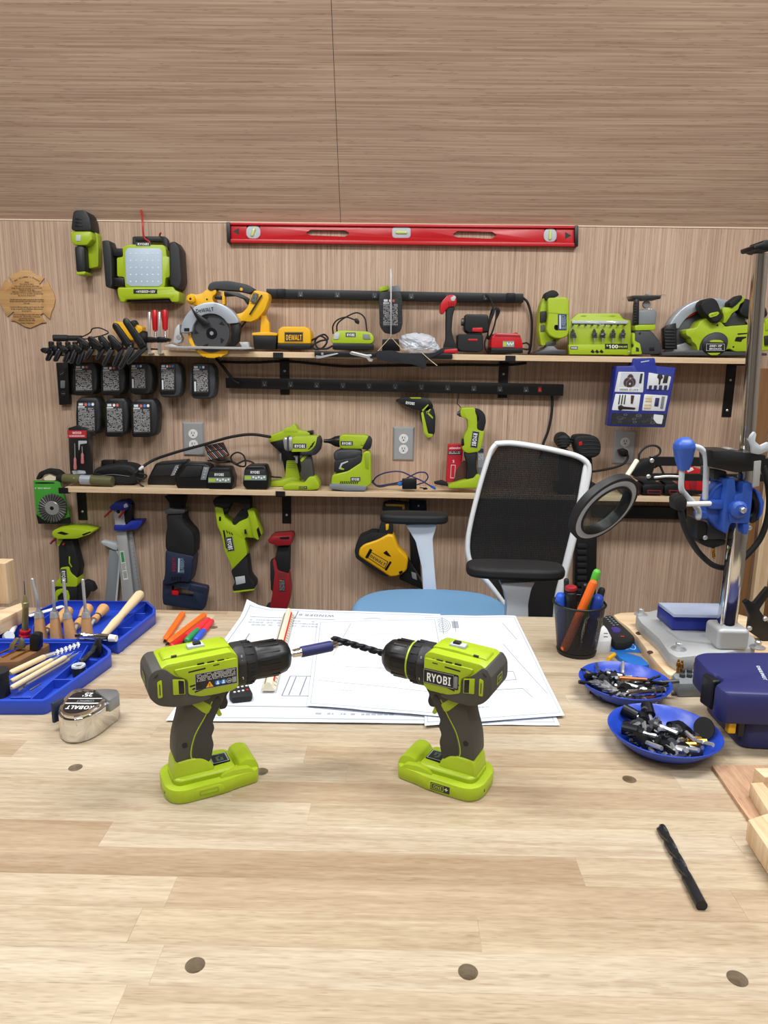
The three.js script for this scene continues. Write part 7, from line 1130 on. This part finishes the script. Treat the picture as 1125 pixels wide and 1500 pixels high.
{ const a = tp(423, 900, 0.009), b = tp(393, 1011, 0.009), d = b.clone().sub(a).normalize(), s = V(-d.z, 0, d.x); thing('scale_ruler', 'cream triangular scale ruler with a red groove lying on the drawings', 'ruler', b);
  const L = a.distanceTo(b), tri = (z) => [[0, 0.021], [-0.0115, 0.001], [0.0115, 0.001]].map(([x, y]) => [x, y]); const sh = new THREE.Shape(rounded([[-0.0125, 0], [0.0125, 0], [0.0125, 0.002], [0.007, 0.007], [0.006, 0.0115], [0.002, 0.0165], [-0.002, 0.0165], [-0.006, 0.0115], [-0.007, 0.007], [-0.0125, 0.002]].map((p) => new THREE.Vector2(...p)), 0.0006)), g = new THREE.ExtrudeGeometry(sh, { depth: L, bevelEnabled: false }); const m4 = new THREE.Matrix4().makeBasis(s, V(0, 1, 0), d.clone()); if (m4.determinant() < 0) m4.makeBasis(s.clone().negate(), V(0, 1, 0), d.clone());
  g.applyMatrix4(m4); g.translate(a.x - b.x, -0.0015, a.z - b.z); mesh('ruler', toCreasedNormals(g, 0.4), M.cream);
  const off = (x, y, m) => { const p = mix(a, b, m).addScaledVector(s.x < 0 ? s.clone().negate() : s, x); return p.setY(T + 0.0075 + y); }; bar('red_groove', M.red, off(0.0072, 0.0066, 0.03), off(0.0072, 0.0066, 0.94), 0.0048, 0.003, { round: 1 }); bar('dark_groove', M.gun, off(-0.0072, 0.008, 0.03), off(-0.0072, 0.008, 0.97), 0.0016, 0.0016); for (let i = 1; i < 28; i++) bar('tick', M.gun, off(0.0088, 0.0054, i / 28), off(0.0118, 0.0026, i / 28), 0.0006, 0.0006); }
C2();
{ thing('small_remote', 'small black remote with white buttons beside the left drill', 'remote control', tp(555, 450, 0.004)); ey('case', M.rubber, T + 0.014, 0.0095, [504, 412, 580, 394, 614, 462, 608, 474, 512, 484, 496, 470], { r: 8, b: 0.002 }); for (let j = 0; j < 3; j++) for (let i = 0; i < 4; i++) { const p = onY(520 + i * 21 + j * 4 - 4, 418 - i * 4 + j * 20, T + 0.014); rod('button', j === 2 && i === 3 ? M.red : M.white, p, up(p, 0.0012), cyl(0.0022), { n: 12 }); } }
const stickAt = (name, label, cat, u0, v0, u1, v1, r, build, g) => { const a = tp(u0, v0, r), b = tp(u1, v1, r); thing(name, label, cat, a, g); build(a, b, r); };
const pencil = (a, b, r) => { rod('body', M.orange, mix(a, b, 0.1), b, [[0, 0], [0, r * 1.35], [1, r * 1.35], [1, 0]], { n: 6 }); rod('sharpened_tip', M.orange, mix(a, b, 0.03), mix(a, b, 0.1), [[0, 0], [0, 0.0024], [1, r * 1.35], [1, 0]], { n: 6 }); rod('lead', M.black, mix(a, b, -0.02), mix(a, b, 0.04), cyl(0.0012, 0.003), { n: 8 }); };
stickAt('carpenter_pencil', 'flat orange carpenter pencil, left one of two', 'pencil', 172, 204, 264, 66, 0.0052, pencil, 'orange pencils');
stickAt('carpenter_pencil', 'flat orange carpenter pencil, beside the red marker', 'pencil', 184, 218, 372, 72, 0.0052, pencil, 'orange pencils');
const mk = (m1, m2, t) => (a, b, r) => { rod('cap', m1, a, mix(a, b, t), pill(r * 1.1, a.distanceTo(b) * t), { n: 16 }); rod('barrel', m2, mix(a, b, t - 0.04), b, pill(r, a.distanceTo(b) * (1.04 - t)), { n: 16 }); };
stickAt('marker', 'long red marker beside the orange pencils', 'marker', 206, 232, 388, 98, 0.0062, mk(M.red, std('#d8303a', 0.45), 0.4), 'red markers');
stickAt('marker', 'red marker with a green cap, between the red and the blue capped ones', 'marker', 282, 202, 396, 92, 0.0062, mk(std('#2c8a52', 0.45), std('#d8303a', 0.45), 0.5), 'red markers');
stickAt('marker', 'red lettered marker with a blue cap, nearest the drawings', 'marker', 328, 200, 412, 100, 0.0062, mk(std('#3354c8', 0.45), std('#d8303a', 0.45), 0.5), 'red markers');

// ---------------------------------------------------------------- the two drills
function exL(name, mat, zc, th, l, o = {}) {                // side view in millimetres, thickness centred on zc
  const g = solid(pairs(l).map(([x, y]) => new THREE.Vector2(x / 1000, y / 1000)), (o.holes ?? []).map((h) => pairs(h).map(([x, y]) => new THREE.Vector2(x / 1000, y / 1000))), th / 1000, (o.b ?? 1) / 1000, (o.r ?? 2) / 1000, o.s);
  g.translate(0, 0, (zc - th / 2) / 1000); return mesh(name, g, mat, o.p);
}
const turned = (name, mat, x0, x1, y, prof, o = {}) => rod(name, mat, V(x0 / 1000, y / 1000, 0), V(x1 / 1000, y / 1000, 0), prof.map(([t, r]) => [t, r / 1000]), { raw: 1, n: 40, ...o });
function topL(name, mat, y, th, l, o = {}) { return plan(name, mat, y / 1000, th / 1000, pairs(l).map(([x, z]) => new THREE.Vector2(x / 1000, -z / 1000)), { ...o, b: (o.b ?? 2) / 1000, r: (o.r ?? 3) / 1000, p: o.p }); }
const quadL = (name, key, l, p) => { const g = new THREE.BufferGeometry(), [u0, v0, u1, v1] = ART[key]; g.setAttribute('position', new THREE.Float32BufferAttribute(l.map((v) => v / 1000), 3)); g.setAttribute('uv', new THREE.Float32BufferAttribute([u0, v0, u1, v0, u1, v1, u0, v1], 2)); g.setIndex([0, 2, 1, 0, 3, 2]); g.computeVertexNormals(); return mesh(name, g, printed, p); };
function drill(label, at, turn, kind) {
  thing('cordless_drill', label, 'drill', at, undefined, turn); const s = kind === 'left' ? 1 : -1, AX = 165, RX = kind === 'left' ? -75 : -68;   // s: the side that faces the camera
  // battery foot
  const foot = topL('foot', M.lime, 20, 20, [-61, -16, -57, -29, -48, -38, -36, -41, 20, -40, 30, -37, 61, -34, 65, -27, 65, 27, 61, 34, 30, 37, 20, 40, -36, 41, -48, 38, -57, 29, -61, 16], { r: 9, b: 5 });
  topL('foot_deck', M.lime, 29, 14, [-50, -18, -44, -28, 20, -29, 34, -26, 34, 26, 20, 29, -44, 28, -50, 18], { r: 8, b: 5 });
  exL('latch', M.lime, 0, 52, [33, 16, 37, 30, 47, 35, 60, 32, 66, 22, 66, 10, 33, 8], { b: 3, r: 5 }); exL('latch_slot', M.limeDark, 0, 36, [52, 29, 61, 27, 65, 20, 56, 22], { b: 0.6, r: 1 }); exL('latch_wing', M.lime, s * 27, 14, [6, 8, 12, 24, 30, 28, 50, 26, 60, 16, 58, 6], { b: 3, r: 4 });
  topL('display', M.black, 30.2, 3, [4, -14, 30, -12, 30, 12, 4, 14], { r: 2, b: 0.6 }); quadL('display_print', 'window', [4.5, 30.9, -12, 4.5, 30.9, 12, 29.5, 30.9, 12, 29.5, 30.9, -12].map((v, i, l) => v).slice(0, 12));
  exL('side_rail', M.lime, s * 38, 7, [-28, 4, -26, 16, 8, 17, 14, 12, 14, 4], { b: 1.5, r: 3 }); if (kind === 'right') quadL('badge', 'one plus', s > 0 ? [-22, 16, 41.9, 6, 16, 41.9, 6, 5, 41.9, -22, 5, 41.9] : [8, 15.5, -41.9, -20, 15.5, -41.9, -20, 5, -41.9, 8, 5, -41.9]); else exL('side_mark', M.limeDark, s * 38, 7.8, [-20, 6.5, -20, 14.5, 6, 15, 6, 6.5], { b: 0.3, r: 2, holes: [[-18.5, 8, -18.5, 13.2, 4.6, 13.6, 4.6, 8]] });
  turned('rear_screw', M.black, -60.5, -56, 0, [[0, 0], [0, 2.6], [1, 2.6], [1, 0]]).position.set(0, 0.01, s * 0.016);
  exL('grip_root', M.lime, 0, 44, [-50, 16, -48, 36, -45, 50, -12, 52, 4, 38, 8, 20], { b: 9, r: 8 });
  // grip
  exL('grip', M.drillGrey, 0, 39, [-46, 46, -44, 78, -34, 110, -30, 142, 28, 142, 22, 124, 12, 108, 6, 96, 9, 88, 4, 76, 7, 65, 2, 42, -8, 37, -26, 50], { b: 10, r: 6 });
  const gp = exL('grip_pad', std('#3a3834', 0.75), s * 13, 15, [-12, 41, -22, 52, -17, 80, -3, 106, 6, 124, 14, 134, 20, 124, 11.5, 108, 5.5, 96, 8.5, 88, 3.5, 76, 6.5, 65, 2, 43, -6, 37], { b: 2.5, r: 4 });
  tube('lime_line', M.lime, 0.0011, [[-14, 40], [-24, 52], [-19, 81], [-4, 107], [6, 126]].map(([x, y]) => V(x / 1000, y / 1000, s * 0.0188)), { raw: 1 }); exL('lime_stripe', M.lime, s * 16.5, 8, [-28, 136, -15, 138, 6, 120, 0, 110, -6, 113], { b: 1, r: 3 });
  for (const [x, y] of [[-32, 72], [0, 66]]) { const m = rod('screw_hole', M.black, V(x / 1000, y / 1000, s * 0.0165), V(x / 1000, y / 1000, s * 0.0202), cyl(0.0036), { raw: 1 }); }
  exL('trigger', M.black, 0, 18, [10, 142, 33, 141, 35, 134, 28, 124, 31, 114, 27, 106, 15, 107, 12, 120], { b: 3, r: 4 }); exL('trigger_guard', M.lime, s * 6, 24, [10, 144, 18, 140, 14, 126, 17, 110, 20, 103, 15, 101, 8, 112, 6, 128], { b: 2, r: 4 }); exL('selector', M.pale, 0, 40, [-6, 143, 22, 144, 20, 136, 0, 136], { b: 2, r: 3 });
  // body; e: how much shorter the front end of the second drill is
  const e = kind === 'right' ? -12 : 0, F = 40 + e;
  exL('shell', M.lime, 0, 62, [-50, 140, -61, 154, -62, 186, -54, 194, F - 8, 197, F, 190, F, 146, F - 6, 142, 8, 141, -10, 139], { b: 10, r: 8 });
  exL('top_rail', M.lime, 0, 30, [-56, 186, -54, 196, -6, 200, F - 6, 199, F - 4, 188], { b: 3, r: 4 }); exL('side_panel', M.lime, s * 20, 28, [-27, 149, -27, 170, -38, 176, -44, 186, F - 2, 188, F - 2, 148, F - 10, 143, -10, 143], { b: 3, r: 4 });
  exL('speed_switch', M.pale, 0, 13, [-20, 198, -20, 203, 2, 203, 2, 198], { b: 1, r: 1.5 }); exL('speed_switch_knob', M.dark, 0, 8, [-12, 201, -12, 206, -2, 206, -2, 201], { b: 1, r: 1.5 });
  for (let i = 0; i < 3; i++) exL('slot', M.black, s * 27, 11, [-14 + i * 13 + e, 186, -14 + i * 13 + e, 188.6, -5 + i * 13 + e, 189, -5 + i * 13 + e, 186.4], { b: 0.3, r: 0.6 });
  exL('slot', M.black, s * 33, 2.6, [-26, 179, -26, 181, -4, 182.6, -4, 180.6], { b: 0.3, r: 0.6 }); exL('slot', M.black, s * 33, 2.6, [6, 182.6, 6, 184, 14, 184.4, 14, 183], { b: 0.3, r: 0.6 }); rod('slot', M.black, V(-0.043, 0.196, s * 0.0135), V(-0.036, 0.1965, s * 0.0135), cyl(0.0018), { raw: 1 });
  for (let i = 0; i < 3; i++) exL('vent', M.black, s * 33, 2.8, [-25 + i * 3, 159 - i * 4.4, -25 + i * 3, 161.2 - i * 4.4, -11 + i * 2, 163.2 - i * 4, -11 + i * 2, 161 - i * 4], { b: 0.3, r: 0.6 });
  for (const [x, y, z] of [[-44, 189, 25], [F - 14, 189, 26]]) rod('screw_hole', M.black, V(x / 1000, (y - 3) / 1000, s * (z - 2) / 1000), V(x / 1000, (y + 2) / 1000, s * (z + 2.2) / 1000), cyl(0.0042), { raw: 1 });
  if (kind === 'left') quadL('warning_label', 'warning', [-18, 176, 34.4, 37, 176, 34.4, 37, 153, 34.4, -18, 153, 34.4]);
  else { exL('logo_plate', M.black, -33.6, 2, [-24, 153, -24, 174, 26, 174, 26, 153], { b: 0.5, r: 2 }); quadL('logo', 'ryobi', [26, 173.6, -34.9, -18, 173.6, -34.9, -18, 153.4, -34.9, 26, 153.4, -34.9]); exL('logo_end', M.mid, -34, 2, [-23, 155, -23, 172, -18, 172, -18, 155], { b: 0.4, r: 2 }); }
  // rear cap
  exL('rear_cap', M.drillGrey, 0, 66, [RX, 154, RX - 1, 164, RX, 181, RX + 7, 190, -55, 190, -41, 175, -27, 169, -26, 151, 0, 143, 2, 138, -14, 134, -42, 134, RX + 10, 141], { b: 6, r: 3 });
  exL('cap_window', M.lime, s * 31, 6.4, [RX + 10, 152, RX + 10, 174, RX + 16, 176, RX + 16, 152], { b: 0.8, r: 2, holes: [[RX + 11.6, 155, RX + 11.6, 171, RX + 14.4, 172, RX + 14.4, 155]] }); exL('cap_window', M.lime, s * 31.4, 6, [-46, 153, -46, 174, -31, 171, -31, 151], { b: 0.5, r: 1 }); exL('cap_slot', M.black, s * 31.8, 6, [-39, 153, -39, 171.6, -32, 169.6, -32, 152], { b: 0.5, r: 1 });
  rod('screw_hole', M.black, V((RX + 10) / 1000, 0.181, s * 0.026), V((RX + 7.5) / 1000, 0.184, s * 0.0315), cyl(0.0045), { raw: 1 }); quadL('rear_badge', 'lime badge', [[RX - 1, 176, -13], [RX - 1, 176, 13], [RX - 1, 160, 13], [RX - 1, 160, -13]].flat());
  // torque collar and chuck
  const ribs = (r, n, x0, x1, name, mat) => { const gs = []; for (let i = 0; i < n; i++) { const a = i * 2 * Math.PI / n, g = new THREE.BoxGeometry((x1 - x0) / 1000, 0.0022, 0.0034); g.translate((x0 + x1) / 2000, r / 1000, 0); g.rotateX(a); g.translate(0, AX / 1000, 0); gs.push(g); } return mesh(name, mergeGeometries(gs), mat); };
  turned('torque_collar', M.dark, F - 2, F + 13, AX, [[0, 0], [0, 29], [0.2, 30.4], [0.9, 30.4], [1, 28], [1, 0]]); turned('collar_ring', M.rubber, F + 11, F + 30, AX, [[0, 0], [0, 29.6], [0.3, 30], [0.8, 28], [1, 25], [1, 0]]); ribs(29.4, 16, F + 13, F + 24, 'collar_grip', M.rubber);
  quadL('collar_numbers', 'numbers', s > 0 ? [F, AX + 24, 25, F + 12, AX + 24, 25, F + 12, AX - 12, 31, F, AX - 12, 31] : [F + 12, AX + 22, -25, F, AX + 22, -25, F, AX - 14, -31, F + 12, AX - 14, -31]);
  if (kind === 'right') { turned('lime_ring', M.lime, 54, 58, AX, [[0, 0], [0, 27], [1, 27], [1, 0]]); turned('chuck', M.black, 55, 102, AX, [[0, 0], [0, 25], [0.06, 26.5], [0.5, 26], [0.78, 23], [0.94, 16], [1, 11], [1, 0]]); ribs(25.9, 14, 62, 82, 'chuck_grip', M.black); }
  else { turned('chuck', M.black, 64, 121, AX, [[0, 0], [0, 24], [0.06, 26], [0.7, 24.5], [0.86, 22.5], [0.95, 18], [1, 12], [1, 0]]); ribs(24.8, 16, 72, 102, 'chuck_grip', M.black); }
}
const DL = V(-0.251, T, -0.886), DR = V(0.083, T, -0.905), dirL = 28 * Math.PI / 180, dirR = (180 - 27) * Math.PI / 180;
drill('lime and grey cordless drill with a blue bit holder, pointing right', DL, dirL, 'left');
drill('lime and grey cordless drill with a long twist bit, pointing left', DR, dirR, 'right');
const fromDrill = (D, d, x, y) => V(D.x + x / 1000 * Math.cos(d), T + y / 1000, D.z - x / 1000 * Math.sin(d));
{ const a = fromDrill(DL, dirL, 118, 165), b = fromDrill(DL, dirL, 206, 167); thing('bit_holder', 'blue sleeved steel bit holder in the chuck of the left drill', 'bit holder', a);
  rod('shank', M.steel, a, mix(a, b, 0.16), cyl(0.0042), { n: 6 }); rod('collar', M.chrome, mix(a, b, 0.1), mix(a, b, 0.26), [[0, 0], [0, 0.0058], [0.7, 0.0066], [1, 0.0066], [1, 0]]); rod('sleeve', M.blueDark, mix(a, b, 0.24), mix(a, b, 0.78), [[0, 0], [0, 0.0076], [0.05, 0.008], [0.95, 0.008], [1, 0.0074], [1, 0]]); rod('nose', M.chrome, mix(a, b, 0.77), mix(a, b, 0.88), [[0, 0], [0, 0.0068], [0.6, 0.0062], [1, 0.005], [1, 0]]); rod('bit', M.gun, mix(a, b, 0.86), b, [[0, 0], [0, 0.003], [0.7, 0.003], [1, 0.0018], [1, 0]], { n: 6 }); }
{ const a = fromDrill(DR, dirR, 98, 165), b = fromDrill(DR, dirR, 194, 171); thing('twist_bit', 'dark twist drill bit in the chuck of the right drill', 'drill bit', a); twist('bit', M.blackSteel, b, a, 0.005, 3.2, 0.1); }
scene.traverse((o) => { if (o.isMesh) { o.castShadow = true; o.receiveShadow = true; } });
printTexture.needsUpdate = true;
renderer.render(scene, camera);
